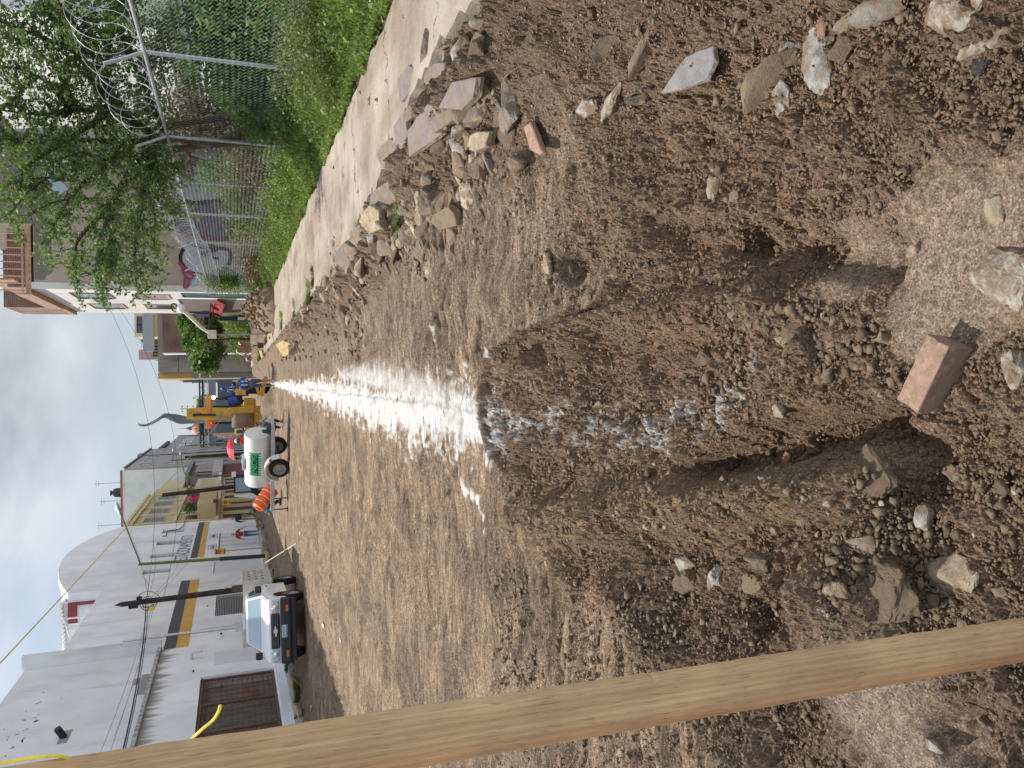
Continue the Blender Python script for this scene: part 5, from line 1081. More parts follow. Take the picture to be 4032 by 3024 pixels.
    window(r, 'X', BX, 40.5, 42, .3, 4.0, -1, mat('teal door frame', (.12, .28, .30), .6), mat('dark teal door', (.05, .09, .10), .6), name='door')
    window(r, 'X', BX, 43.2, 50.6, .3, 4.3, -1, mat('grey shop frame', (.3, .3, .3), .6), mat('brown shutter', (.17, .14, .12), .8), name='shopfront')
    m = MB(); m.prism([(BX-.06, 42.6, 2.4), (BX-.06, 50.4, 2.9), (BX-.3, 50.4, 2.3), (BX-.3, 42.6, 2.0)], (0, 0, .06)); m.build('red_awning', mat('red canvas', (.25, .015, .02), .8), r)
    m = MB(); m.box(BX-.5, BX-.44, 46, 47.4, 2.9, 3.6); m.build('blue_sign', mat('navy sign', (.03, .05, .16), .6), r)
beige_building()
def px_box(mb, x0, x1, y0, y1, Y, depth):
    a = gy(x0, (y0+y1)/2, Y); b = gy(x1, (y0+y1)/2, Y); c_ = gy((x0+x1)/2, y0, Y); d = gy((x0+x1)/2, y1, Y)
    mb.box(min(c_[0], d[0]), max(c_[0], d[0]), Y, Y+depth, min(a[2], b[2]), max(a[2], b[2])); return (min(c_[0], d[0]), max(c_[0], d[0]), min(a[2], b[2]), max(a[2], b[2]))
def right_far():
    Y = 64; r = empty('brick_house', (5, Y, 0), 'brick house under a soot-streaked concrete band and flat roof', 'building')
    x0 = float(gy(660, 1389, Y)[0]); xc = float(gy(660, 1462, Y)[0]); zt = float(gy(606, 1300, Y)[2]); zb = float(gy(638, 1300, Y)[2])
    m = MB(); m.box(x0, 22, Y, Y+12, 0, zb-.02); m.build('brick_wall', MBRK, r)
    m = MB(); m.box(xc, 22, Y+3.0, Y+14, zb-.9, zt); m.build('roof_parapet', wallmat('sooty concrete', (.27, .26, .24), (.07, .07, .07), .95), r)
    m = MB(); m.box(xc, x0+3, Y+3.1, Y+14, 0, zb-.92); m.build('grey_wall', wallmat('grey render', (.30, .28, .26), (.2, .2, .2), .4), r)
    m = MB(); m.box(x0-.06, x0-.001, Y-.05, Y+2.9, 0, zb); m.build('white_corner', MW, r)
    m = MB(); m.box(xc-.5, xc-.01, Y+4, Y+14, 0, zt-2.4); m.build('side_wall', wallmat('grey render edge', (.30, .28, .26), (.2, .2, .2), .4), r)
    m = MB(); m.box(xc-.5, xc-.01, Y+4, Y+14, zt-2.4, zt+.1); m.build('mustard_edge', mat('mustard paint', (.55, .38, .15), .8), r)
    for (a, b) in ((x0+.3, x0+1.6),): window(r, 'Y', Y+3.1, xc+.3, xc+1.3, 3.2, 4.6, -1, MTRIM, mat('mustard blind', (.5, .36, .12), .8))
    Y = 95; r = empty('yellow_tower_house', (9, Y, 0), 'pale yellow upper house with two dark windows rising behind the brick house', 'building')
    a = gy(530, 1326, Y); b = gy(530, 1200, Y); m = MB(); m.box(a[0], b[0]+4, Y, Y+10, 0, a[2]); m.build('wall', wallmat('pale yellow wall', (.62, .55, .34), (.4, .36, .26), .2), r)
    for yy in (1262, 1293): p = gy(577, yy, Y); window(r, 'Y', Y, float(p[0])-.5, float(p[0])+.45, float(p[2])-.1, float(p[2])+1.0, -1, MBLK)
    p = gy(600, 1300, Y); m = MB(); m.box(p[0]-2.4, p[0]+2.5, Y-1, Y-.02, p[2]-.2, p[2]+.9); m.build('roof_tanks', mat('grey tanks', (.3, .31, .32), .6), r)
    Y = 100; r = empty('stone_building', (7, Y, 0), 'stone-faced building with a row of tall dark openings and a faded pink sign', 'building')
    a = gy(545, 1327, Y); b = gy(600, 1415, Y); m = MB(); m.prism([(a[0], Y, 0), (a[0], Y, a[2]), (b[0], Y, b[2]), (b[0], Y, 0)], (0, 12, 0)); m.build('wall', wallmat('mottled stone', (.40, .36, .32), (.2, .18, .16), .8), r)
    for i in range(6): p = gy(590, 1340+i*12, Y); window(r, 'Y', Y, float(p[0])-.12, float(p[0])+.12, float(p[2])-1.3+.05*i, float(p[2])+.8-.16*i, -1, MBLK, fw=.03)
    p = gy(580, 1400, Y); m = MB(); m.box(p[0]-.5, p[0]+.7, Y-.12, Y-.02, p[2]-.6, p[2]+.9); m.build('faded_sign', mat('faded pink sign', (.45, .30, .33), .8), r)
    # low shops beyond, along the right kerb
    r = empty('shop_row', (5.2, 95, 0), 'low white and cream shopfronts beyond the tree with green and red signs', 'building')
    m = MB(); m.box(4.6, 12, 82, 128, 0, 5.2); m.build('wall', wallmat('off-white shops', (.5, .48, .44), (.3, .3, .28), .5), r)
    m = MB(); m.box(4.0, 4.59, 84, 92, 3.0, 3.5); m.box(3.8, 4.59, 104, 110, 3.1, 4.3); m.build('green_sign', mat('green sign', (.08, .25, .18), .6), r); m = MB(); m.box(4.1, 4.59, 93, 99, 3.0, 3.6); m.build('red_sign', mat('red sign', (.4, .06, .06), .6), r)
right_far()
def overbridge():
    Y = 150; r = empty('footbridge', (-2, Y, 0), 'roofed steel truss footbridge crossing the street on grey concrete beams', 'bridge')
    def z(x): return float(gy(x, 1600, Y)[2])
    mg = mat('grey concrete beam', (.22, .24, .26), .8, .1, 1); ms = mat('pale truss steel', (.50, .52, .53), .6); md = mat('dark roof sheet', (.08, .09, .10), .7)
    m = MB(); m.box(-14, 9, Y, Y+3, z(850), z(836)); m.box(-14, 9, Y+.2, Y+2.8, z(836), z(822)); m.build('deck', mg, r)
    m = MB()
    for zz in (z(820), z(806)): m.box(-14, 9, Y-.1, Y+.02, zz, zz+.12)
    k = -14.
    while k < 9: m.tube([(k, Y-.04, z(820)), (k+.55, Y-.04, z(806))], .05, 4); m.tube([(k+.55, Y-.04, z(806)), (k+1.1, Y-.04, z(820))], .05, 4); k += 1.1
    m.build('truss', ms, r)
    m = MB(); m.box(-14, 9, Y-.4, Y+3.4, z(788), z(784)); m.build('roof', md, r)
    m = MB(); k = -14
    while k < 9: m.box(k, k+.08, Y+.1, Y+.18, z(806), z(788)); k += 1.6
    m.box(-14, 9, Y+1.5, Y+1.6, z(806), z(794)); m.build('posts', mat('dark mesh side', (.16, .17, .18), .8), r)
    for x in (-11.5, 6.2): mm = MB(); mm.box(x, x+1.6, Y+.5, Y+2.5, 0, z(850)-.01); mm.build('pier', mg, r)
    # solid fronts beyond the bridge
    m = MB(); m.box(-9.5, -2.2, 172, 182, 0, 6.2); tag(m.build('ramp_block', mat('grey-green block', (.15, .17, .18), .8), smooth=False), 'plain grey concrete ramp block under the footbridge', 'building')
    m = MB(); m.box(-2.1, 9, 176, 186, 0, 4.6); o = m.build('market_hall', mat('dusky hall', (.12, .12, .125), .8)); tag(o, 'dark low hall seen beneath the footbridge', 'building')
    Y = 250; c_ = gy(780, 1490, Y); r = empty('church_tower', (c_[0], Y, 0), 'dark stone bell tower with a pointed pinkish spire', 'church')
    zt = lambda x: float(gy(x, 1490, Y)[2]); x = float(c_[0]); md = mat('dark tower stone', (.13, .12, .14), .85, .2, 1)
    m = MB(); m.box(x-1.35, x+1.35, Y-1.3, Y+1.3, 0, zt(760)); m.box(x-1.15, x+1.15, Y-1.1, Y+1.1, zt(760), zt(722)); m.box(x-1.5, x+1.5, Y-1.45, Y+1.45, zt(757), zt(760)+.1); m.build('tower', md, r)
    m = MB(); m.lathe([(1.25, zt(724)), (.9, zt(712)), (.25, zt(694)), (0, zt(692))], 8, Matrix.Translation((x, Y, 0))); m.lathe([(0, zt(694)), (.28, zt(692)), (.15, zt(688)), (0, zt(686))], 8, Matrix.Translation((x, Y, 0))); m.build('spire', mat('pink spire tiles', (.38, .22, .18), .8), r)
    for dz in (742, 770): window(r, 'Y', Y-1.1-(.2 if dz > 760 else 0), x-.3, x+.3, zt(dz+4), zt(dz-6), -1, md, mat('pale sky-lit opening', (.5, .53, .55), .8), name='belfry_opening', fw=.06)
    c_ = gy(795, 1685, Y); x = float(c_[0]); r = empty('church_dome', (x, Y, 0), 'orange tiled church dome with white ribs and blue lantern', 'church')
    zb = float(gy(797, 1685, Y)[2]); T = Matrix.Translation((x, Y, zb)); pr = [(2.25*math.cos(t), 3.0*math.sin(t)) for t in np.linspace(0, 1.5, 10)]
    m = MB(); m.lathe(pr, 24, T); m.build('dome', mat('orange dome tiles', (.52, .17, .09), .7, .2, 2), r, smooth=True)
    m = MB()
    for i in range(8): a = i*math.pi/4+.2; m.tube([(x+(q[0]+.04)*math.cos(a), Y+(q[0]+.04)*math.sin(a), zb+q[1]) for q in pr], .08, 4)
    m.build('ribs', MPVC, r)
    m = MB(); m.lathe([(.55, 2.9), (.6, 3.5), (.3, 4.1), (.08, 4.6), (.03, 6.8), (0, 6.8)], 10, T); m.build('lantern', mat('blue-grey lantern', (.14, .14, .18), .7), r)
    m = MB(); m.box(x-2.6, x+2.6, Y-2.2, Y+3, 0, zb+.02); m.build('drum', md, r)
    for i, (yy, hh) in enumerate(((1575, 770), (1608, 766), (1645, 776))):
        p = gy(800, yy, 210); t = gy(hh, yy, 210); leafball('far_tree', (p[0], 210, float(t[2])-2.2), 1.5 if i != 1 else .9, 1.2, 2.2, 900, .5, MLEAF, ['dark narrow tree right of the dome beyond the footbridge', 'dark pointed cypress under the lamp mast beyond the footbridge', 'dark tree in front of the dome beyond the footbridge'][i], 'tree', stem=(float(p[0]), 210, 0), seed=50+i)
    p = gy(800, 1676, 205); leafball('far_tree', (float(p[0]), 205, float(p[2])), 3.4, 1.5, 1.2, 1400, .5, MLEAF, 'low dark green tree below the orange dome', 'tree', stem=(float(p[0]), 205, 0), seed=60)
    # stadium mast
    p = gy(785, 1608, 200); t = gy(708, 1606, 200); m = MB(); m.tube([(p[0], 200, 0), (p[0], 200, t[2])], [.15, .08])
    for i in range(4): z_ = t[2]-.5-i*1.2; m.tube([(p[0]-.55, 200, z_), (p[0]+.55, 200, z_)], .05); m.ell((p[0]-.6, 200, z_), (.16, .16, .16), 6, 4); m.ell((p[0]+.6, 200, z_), (.16, .16, .16), 6, 4)
    tag(m.build('lamp_mast', MDK), 'thin mast with four pairs of small lamps beyond the footbridge', 'lamp mast')
    # twisted sculpture
    Y = 120; pts = [((535, 1661), 2), ((545, 1672), 6), ((570, 1674), 12), ((600, 1664), 17), ((625, 1650), 20), ((645, 1634), 22), ((665, 1636), 30), ((690, 1644), 34), ((715, 1653), 32), ((745, 1658), 26), ((800, 1662), 24), ((905, 1664), 24)]
    m = MB(); P = []; rr_ = []
    for (q, w) in pts: p = gy(q[0], q[1], Y); P.append(Vector((p[0], Y, p[2]))); rr_.append(w/2/FP*Y)
    vs = []; n = 10; Q = []; R2 = []
    for i in range(len(P)-1):
        for k in range(4): u = k/4; Q.append(P[i].lerp(P[i+1], u)); R2.append(rr_[i]*(1-u)+rr_[i+1]*u)
    Q.append(P[-1]); R2.append(rr_[-1])
    for _ in range(2): Q = [Q[0]]+[(Q[i-1]+Q[i]*2+Q[i+1])/4 for i in range(1, len(Q)-1)]+[Q[-1]]
    for i, p in enumerate(Q):
        tw = i*.10; r_ = R2[i]
        for c2 in ((1, .22), (-.1, .35), (-1, .22), (-.2, -.30)):
            a = c2[0]*r_; b = c2[1]*r_*2; vs.append((p.x+a*math.cos(tw)-b*math.sin(tw), Y+a*math.sin(tw)+b*math.cos(tw), p.z))
    m.add(vs, [(4*i+j, 4*i+(j+1) % 4, 4*i+4+(j+1) % 4, 4*i+4+j) for i in range(len(Q)-1) for j in range(4)]); o = m.build('twisted_sculpture', mat('brushed dark steel', (.17, .19, .21), .45, .1, .5, metal=.4), smooth=True)
    tag(o, 'tall grey twisted steel sculpture rising like a horn against the sky', 'sculpture')
overbridge()
# white house behind the near fence
r = empty('white_house', (10, 27, .5), 'white house wall behind the near chain-link fence at the upper right', 'building')
m = MB(); m.box(11.6, 24, 27, 39.5, 0, 10.5); m.build('wall', wallmat('white house wall', (.66, .64, .63), (.4, .37, .36), .4), r)
m = MB(); m.box(11.3, 11.59, 26.8, 39.5, 3.2, 3.5); m.box(11.58, 24, 26.6, 26.99, 3.2, 3.45); m.build('grey_ledge', mat('grey slab', (.2, .2, .2), .8), r); window(r, 'Y', 27, 13, 15, 4.6, 6.4, -1, MIR, bars=3)
# ------------------------------------------------------------------ chain-link fence
FX = 5.0
def gz_h(X, Y): return float(hL(np.array([X]), np.array([Y]))[0])
def chain_mesh(x0, y0, y1, zt, w=.13, th=.0027):
    nS = int((y1-y0)/w); segs = []
    for j in range(nS):
        ya = y0+j*w; zb = gz_h(x0, ya)+.02; k = int((zt-zb)/.045); 
        P = np.array([(x0+(.008 if i % 2 else -.008), ya+(w if i % 2 else 0), zb+i*.045) for i in range(k+1)]); segs.append(np.stack([P[:-1], P[1:]], 1))
    Sg = np.concatenate(segs); n = len(Sg); d = Sg[:, 1]-Sg[:, 0]; d /= np.linalg.norm(d, axis=1)[:, None]
    a = np.cross(d, np.array([[1., 0, 0]])); a /= np.linalg.norm(a, axis=1)[:, None]; b = np.cross(d, a)
    V = []
    for e in (0, 1):
        for t in (0, 2.094, 4.189): V.append(Sg[:, e]+(a*math.cos(t)+b*math.sin(t))*th)
    V = np.stack(V, 1).reshape(-1, 3); k = 6*np.arange(n)[:, None]
    F = np.concatenate([np.concatenate([k+i, k+(i+1) % 3, k+3+(i+1) % 3, k+3+i], 1) for i in range(3)])
    return V, F
def fence():
    r = empty('chain_link_fence', (FX, 9, .5), 'galvanised chain-link fence on steel posts along the weedy bank', 'fence')
    O = np.array(WO[r.name])
    V, Fc = chain_mesh(FX, 7.2, 38.6, 2.86); o = fast_mesh('mesh', V-O, Fc, [mat('weathered fence wire', (.30, .31, .31), .6, .2, 8, metal=.4)]); o.parent = r
    m = MB(); m.tube([(FX, 7.2, 2.9), (FX, 38.6, 2.72)], .028, 8); m.build('top_rail', MGALV, r, smooth=True)
    for y in (8.6, 12.55, 16.6, 20.1, 23.7, 28.3, 33.4, 38.5):
        m = MB(); zb = gz_h(FX, y); m.tube([(FX+.03, y, zb-.1), (FX+.03, y, 2.88)], .03, 10); m.tube([(FX+.03, y, 2.88), (FX-.10, y, 3.15), (FX-.22, y-.02, 3.42)], .03, 8); m.build('post', MGALV, r, smooth=True)
fence()
MRAZ = mat('razor wire', (.42, .43, .44), .5, .15, 30, metal=.5)
def razor(path, pitch, rad_, seed, label, jit=.04):
    rr = random.Random(seed); pts = []; barbs = MB(); L_ = 0
    P = [Vector(p) for p in path]; seg = [(P[i+1]-P[i]).length for i in range(len(P)-1)]; tot = sum(seg); n = int(tot/pitch); K = 22
    ph0 = rr.uniform(0, 6); rr_j = [rr.uniform(-1, 1) for _ in range(n+3)]
    for i in range(n*K+1):
        s = i/(n*K)*tot; q = 0
        while q < len(seg)-1 and s > seg[q]: s -= seg[q]; q += 1
        c = P[q].lerp(P[q+1], s/seg[q]); t = 2*math.pi*i/K+ph0; ring = i/K; k = int(ring); u = ring-k
        j = rr_j[k]*(1-u)+rr_j[k+1]*u; R = rad_*(1+.12*j)
        p = Vector((c.x+R*math.cos(t)*.9+j*jit, c.y+.12*R*math.sin(t*1.0)+j*jit, c.z+R*math.sin(t)+j*jit*1.5)); pts.append(p)
        if i % 4 == 0: barbs.box(p.x-.006, p.x+.006, p.y-.022, p.y+.022, p.z-.012, p.z+.012)
    m = MB(); m.tube(pts, .0042, 4); o = empty('razor_wire', tuple(P[0]), label, 'razor wire', 'razor wire coils on the fence')
    m.build('coil', MRAZ, o); barbs.build('barb', MRAZ, o)
razor([(FX-.12, 9.6, 3.30), (FX-.12, 13.2, 3.27), (FX-.1, 15.4, 3.2)], .42, .38, 1, 'loose large razor wire coil over the nearest fence panel')
razor([(FX-.1, 17.4, 3.2), (FX-.1, 20.6, 3.12)], .22, .36, 2, 'short razor wire coil behind the tree branches')
razor([(FX-.1, 21.0, 3.15), (FX-.15, 25.5, 3.0), (FX-.2, 28.0, 2.8)], .15, .33, 3, 'tight razor wire coil over the middle of the fence')
razor([(FX-.2, 28.0, 2.78), (FX-.25, 32, 2.62), (FX-.3, 39.2, 2.45)], .26, .38, 4, 'sagging razor wire coil at the far end of the fence by the beige building')
# ------------------------------------------------------------------ vegetation
def spline(P, k=6):
    P = [Vector(p) for p in P]; Q = []
    for i in range(len(P)-1):
        p0 = P[max(i-1, 0)]; p1 = P[i]; p2 = P[i+1]; p3 = P[min(i+2, len(P)-1)]
        for j in range(k): u = j/k; Q.append(.5*((2*p1)+(-p0+p2)*u+(2*p0-5*p1+4*p2-p3)*u*u+(-p0+3*p1-3*p2+p3)*u**3))
    Q.append(P[-1]); return Q
def big_tree():
    rr = random.Random(7); rs = np.random.RandomState(7)
    def W(x, y, Y): return Vector(gy(x, y, Y).tolist())
    base = Vector((5.9, 18.6, .5)); fork = W(700, 545, 18.3)
    br = [([(640, 560), (500, 700), (430, 850), (390, 1000), (386, 1106)], (18.3, 17.5, 16.5, 15.7, 15.2), .09),
          ([(640, 560), (570, 720), (545, 880), (530, 1020), (544, 1161)], (18.3, 17.2, 16.2, 15.5, 15.2), .07),
          ([(500, 700), (420, 820), (300, 960), (303, 1108)], (17.5, 16.8, 16, 15.5), .06),
          ([(480, 600), (330, 720), (230, 850), (190, 943)], (18.3, 17.2, 16.4, 16), .06),
          ([(430, 850), (440, 950), (430, 1057)], (16.5, 15.8, 15.3), .04), ([(570, 720), (610, 860), (600, 940)], (17.2, 16.4, 16), .04),
          ([(450, 430), (250, 560), (100, 660), (82, 765)], (18.3, 17.6, 17, 16.6), .06), ([(700, 545), (480, 560), (180, 545), (-60, 560)], (18.3, 18.3, 18, 17.5), .10),
          ([(640, 560), (430, 400), (300, 200), (180, 40)], (18.3, 17.7, 16.4, 15.5), .09), ([(430, 400), (350, 180), (240, 20), (200, -100)], (17.7, 16.2, 15, 14.2), .05),
          ([(480, 400), (300, 430), (150, 300), (-30, 250)], (18, 17.5, 17, 16.5), .06), ([(300, 430), (150, 450), (-80, 420)], (17.5, 17.2, 17), .05),
          ([(650, 520), (560, 330), (480, 150), (430, 30)], (18.2, 17, 15.8, 14.8), .05), ([(250, 560), (60, 560), (-100, 600)], (17.6, 17.4, 17.2), .04),
          ([(300, 200), (120, 130), (-60, 60)], (16.4, 15.6, 15), .05), ([(330, 720), (180, 700), (20, 720)], (17.2, 17, 16.8), .04), ([(600, 640), (640, 760), (680, 830)], (17.8, 17.2, 16.8), .03),
          ([(-60, 560), (-300, 500)], (17.5, 17.5), .05), ([(-30, 250), (-300, 200)], (16.5, 16.2), .05), ([(180, 40), (60, -200)], (15.5, 14.5), .05), ([(400, 500), (500, 460), (590, 420)], (18, 18.5, 18.8), .03), ([(500, 620), (620, 640), (700, 660)], (18, 17.4, 17), .03),
          ([(430, 400), (420, 250), (460, 80), (470, -60)], (17.8, 17, 16, 15), .05), ([(300, 430), (240, 300), (120, 180), (20, 140)], (17.5, 16.6, 16, 15.6), .05), ([(150, 300), (60, 380), (-40, 470)], (17, 17, 17), .04), ([(480, 560), (400, 640), (330, 600), (200, 640)], (18, 17.4, 17, 16.8), .05), ([(350, 180), (330, 60), (360, -60)], (16.2, 15.4, 14.8), .04), ([(560, 330), (590, 230), (640, 120)], (17, 16.4, 16), .03), ([(180, 700), (90, 780), (30, 860)], (17, 16.6, 16.4), .03), ([(420, 820), (330, 780), (200, 800), (120, 850)], (16.8, 16.4, 16.2, 16), .04)]
    t = empty('leafy_tree', tuple(base), 'big leafy tree behind the chain-link fence, branches hanging over it', 'tree')
    m = MB(); m.tube(spline([base, base+Vector((-.05, .05, .9)), Vector((5.5, 18.4, 2.0)), fork]), [.15-.004*i for i in range(19)], 8)
    m.tube(spline([base+Vector((.5, .3, 0)), base+Vector((.35, .2, 1.2)), W(640, 500, 18.5)]), .09, 7); m.tube(spline([base+Vector((-.5, -.2, 0)), base+Vector((-.35, -.1, 1.2)), W(620, 600, 18.3)]), .07, 7)
    m.build('trunk', MBARK, t, smooth=True)
    anchors = []
    for px, ys, r0 in br:
        P = spline([W(x, y, Y) for (x, y), Y in zip(px, ys)], 6); mb = MB(); n = len(P); mb.tube(P, [max(.008, r0*(1-.85*i/(n-1))) for i in range(n)], 6); mb.build('limb', MBARK, t, smooth=True)
        L_ = sum((P[i+1]-P[i]).length for i in range(n-1)); k = max(2, int(L_/.068))
        for i in range(k):
            u = (i+rr.random())/k; q = u*(n-1); a = int(q); c = P[a].lerp(P[min(a+1, n-1)], q-a)
            if u < .12 and r0 > .06: continue
            d = (P[min(a+1, n-1)]-P[max(a-1, 0)]).normalized(); anchors.append((c, d, u))
    tw = MB(); pts = []
    for c, d, u in anchors:
        for _ in range(1 if (c.x < 4.3 and rr.random() < .75) else 2):
            v = (d*.7+Vector((rr.gauss(0, 1), rr.gauss(0, 1), rr.gauss(0, .8)))*.75).normalized(); L_ = rr.uniform(.35, 1.0)*(1.0 if u < .85 else .75)
            p = c.copy(); line = [p.copy()]
            for s in range(6): v = (v+Vector((0, 0, -.09))+Vector((rr.gauss(0, .12), rr.gauss(0, .12), rr.gauss(0, .12)))).normalized(); p = p+v*L_/6; line.append(p.copy())
            tw.tube(line, [.008, .007, .006, .005, .004, .003, .002], 3, cap=False)
            for s in range(int(L_*38)):
                q = rr.random()**.8*6; a = min(int(q), 5); pp = line[a].lerp(line[a+1], q-a); pts.append((pp.x+rr.gauss(0, .025), pp.y+rr.gauss(0, .025), pp.z+rr.gauss(0, .025)))
    tw.build('twigs', MBARK, t)
    print('tree leaves', len(pts)); V, Fc = leaves(np.array(pts), .075, rs, .6); o = fast_mesh('crown', V-np.array(WO[t.name]), Fc, [MLEAF]); o.parent = t
big_tree()
def grass():
    rs = np.random.RandomState(9); n = 90000
    Y = 7+34*rs.rand(n)**1.7; t = rs.rand(n); X0 = np.array([3.72+.14*0 for _ in Y]); 
    edge = 3.75+.16*fbm(Y*1.3, Y*0+2, 3, 8)*2; X = edge+t*(5.6-edge); z = hL(X, Y)
    # height grows away from the edge
    hgt = (.03+.10*np.clip((X-edge)/.7, 0, 1)+.10*np.clip(fbm(X*2, Y*2, 3, 3), 0, 1))*(.4+rs.rand(n)); z = np.where(X < 3.95, .24, z)
    a = rs.rand(n)*6.28; lean = rs.rand(n)*.8; w = .006+.008*rs.rand(n)
    bx = np.cos(a); by = np.sin(a); P = np.stack([X, Y, z], 1); tip = P+np.stack([bx*lean*hgt, by*lean*hgt, hgt], 1); sd_ = np.stack([-by*w, bx*w, 0*w], 1)
    mid = (P+tip)/2+np.array([0, 0, .02]); V = np.stack([P-sd_, P+sd_, mid+sd_, tip, mid-sd_], 1).reshape(-1, 3); k = 5*np.arange(n)[:, None]; F5 = np.concatenate([k, k+1, k+2, k+3, k+4], 1)
    o = fast_mesh('grass', V, F5, [MBRIGHT]); tag(o, 'bright green grass along the sidewalk edge', None, None, 'stuff')
    # broad-leaved weeds in the grass
    n = 80000; Y = 7+34*rs.rand(n)**1.7; edge = 3.75+.16*fbm(Y*1.3, Y*0+2, 3, 8)*2; X = edge+rs.rand(n)**.8*(6.5-edge)
    lump = np.clip(fbm(X*1.4, Y*1.4, 3, 13)*2+.5, 0, 1); z = hL(X, Y)+rs.rand(n)*(.06+.32*lump*np.clip((X-edge)/.9, 0, 1.3))
    V, Fc = leaves(np.stack([X, Y, z], 1), .06, rs, .7); o = fast_mesh('weeds', V, Fc, [MBRIGHT, MOLIVE], (fbm(X*.9, Y*.9, 2, 15)+.25*rs.randn(n) > .05).astype(int)); tag(o, 'low broad-leaved weeds on the bank', None, None, 'stuff')
    # tangled growth behind the fence
    n = 60000; Y = 9+30*rs.rand(n)**1.4; X = 5.15+rs.rand(n)*5*(.4+rs.rand(n)); lump = np.clip(fbm(X*.7, Y*.5, 3, 19)*2+.45, 0, 1); z = hL(X, Y)+rs.rand(n)*(.15+.9*lump)
    V, Fc = leaves(np.stack([X, Y, z], 1), .09, rs, .5); o = fast_mesh('undergrowth', V, Fc, [MMID, MOLIVE, MDRY], np.clip((fbm(X*.5, Y*.35, 2, 25)*4+1.2+.5*rs.randn(n)), 0, 2).astype(int)); tag(o, 'tangled undergrowth behind the chain-link fence', None, None, 'stuff')
grass()
def bush(x, y, Y, rx, rz, n, s, mt, label, seed, nm='bush', cat='bush'):
    p = gy(x, y, Y); zb = gz_h(float(p[0]), Y); leafball(nm, (float(p[0]), Y, float(p[2])), rx, rx*.8, rz, n, s, mt, label, cat, stem=(float(p[0]), Y, max(.1, zb)), seed=seed)
bush(1240, 130, 10.6, .95, .45, 5200, .05, MOLIVE, 'dense olive-green small-leaved bush against the fence foot at the upper edge', 1)
bush(1130, 380, 14.6, .7, .4, 3000, .06, MMID, 'rounded green bush at the foot of the second fence post', 2)
bush(960, 200, 15.6, 1.5, 1.0, 5000, .15, MMID, 'lush broad-leaved green shrub seen through the first fence panel', 3, 'shrub')
bush(1020, 330, 15.4, 1.0, .7, 3000, .13, MMID, 'lower leafy shrub between the lush one and the tree trunk', 4, 'shrub')
bush(870, 60, 16, 1.0, .7, 2400, .18, MMID, 'large-leaved plant at the upper edge behind the fence', 5, 'shrub')
bush(650, 150, 17, 1.3, .5, 2400, .07, MLEAF, 'dark drooping bough in front of the white house', 6, 'shrub')
bush(800, 470, 19.5, .8, 1.1, 3500, .10, MDRY, 'dry brown vine thicket around the tree trunk', 7, 'vine_thicket', 'vine')
bush(1000, 620, 20, .9, .6, 3000, .07, MDRY, 'dry brown weeds right behind the trunk', 8, 'dry_weeds', 'weeds')
bush(930, 760, 25, 1.6, .5, 3000, .10, MOLIVE, 'olive scrub in front of the graffiti wall', 9)
bush(860, 700, 27, .8, .9, 1200, .10, MMID, 'spindly weed standing before the silver graffiti', 10)
bush(990, 980, 31, 1.6, .35, 2600, .10, MDRY, 'low straw-coloured weeds at the foot of the graffiti wall', 11)
bush(880, 1105, 36.5, .55, 1.0, 3200, .10, MBRIGHT, 'tall bright green climber on the last fence panel', 12, 'climber', 'climber')
bush(1000, 1110, 34.0, .6, .5, 1500, .08, MMID, 'green weeds between the climber and the clod heap', 13)
bush(920, 1250, 58, 1.6, 1.3, 3000, .16, MBRIGHT, 'bright green hedge beside the navy post', 14, 'hedge', 'hedge')
bush(940, 1310, 62, 2.0, .9, 2200, .18, MMID, 'shaded hedge under the small tree', 15, 'hedge', 'hedge')
p = gy(790, 1345, 50)
e = empty('small_tree', (float(p[0])+.1, 50, .25), 'broad-leaved street tree by the brick house', 'tree'); rs = np.random.RandomState(3); PP = []
for (x, y, r_) in ((760, 1290, .7), (800, 1350, 1.0), (780, 1400, .9), (830, 1430, .7), (720, 1270, .5), (860, 1380, .6), (790, 1440, .6), (850, 1300, .5), (740, 1340, .5), (830, 1270, .5)):
    q = gy(x, y, 50+rs.uniform(-.8, .8)); u = rs.normal(size=(300, 3)); u /= np.linalg.norm(u, axis=1)[:, None]; PP.append(q+u*rs.rand(300, 1)**.4*r_*np.array([1, 1, .8]))
V, Fc = leaves(np.concatenate(PP), .26, rs, .55); o = fast_mesh('crown', V-np.array(WO[e.name]), Fc, [MMID]); o.parent = e
m = MB(); b_ = (float(p[0])+.1, 50, .25); m.tube(spline([b_, (b_[0]+.1, 50, 1.6), tuple(gy(850, 1340, 50)), tuple(gy(780, 1330, 50))]), .07, 6); m.tube([tuple(gy(860, 1342, 50)), tuple(gy(790, 1410, 50))], .04, 5); m.build('trunk', MBARK, e)
def tuft(x, y, s, label, n=240, dry=False):
    p = gp(x, y); rs = np.random.RandomState(int(x+y)); a = rs.rand(n)*6.28; r_ = rs.rand(n)**.6*s*.5; X = p[0]+np.cos(a)*r_; Y = p[1]+np.sin(a)*r_; z = np.full(n, p[2])
    h = s*(.5+.6*rs.rand(n)); lean = .3+.9*rs.rand(n); bx = np.cos(a+rs.randn(n)*.5); by = np.sin(a+rs.randn(n)*.5); w = s*.012
    P = np.stack([X, Y, z], 1); tip = P+np.stack([bx*lean*h, by*lean*h, h*.8], 1); mid = P*.5+tip*.5+np.array([0, 0, s*.1]); sd_ = np.stack([-by*w, bx*w, 0*bx], 1)
    V = np.stack([P-sd_, P+sd_, mid+sd_*.8, tip, mid-sd_*.8], 1).reshape(-1, 3); k = 5*np.arange(n)[:, None]
    o = fast_mesh('grass_tuft', V, np.concatenate([k, k+1, k+2, k+3, k+4], 1), [MDRY if dry else MBRIGHT]); tag(o, label, 'grass tuft')
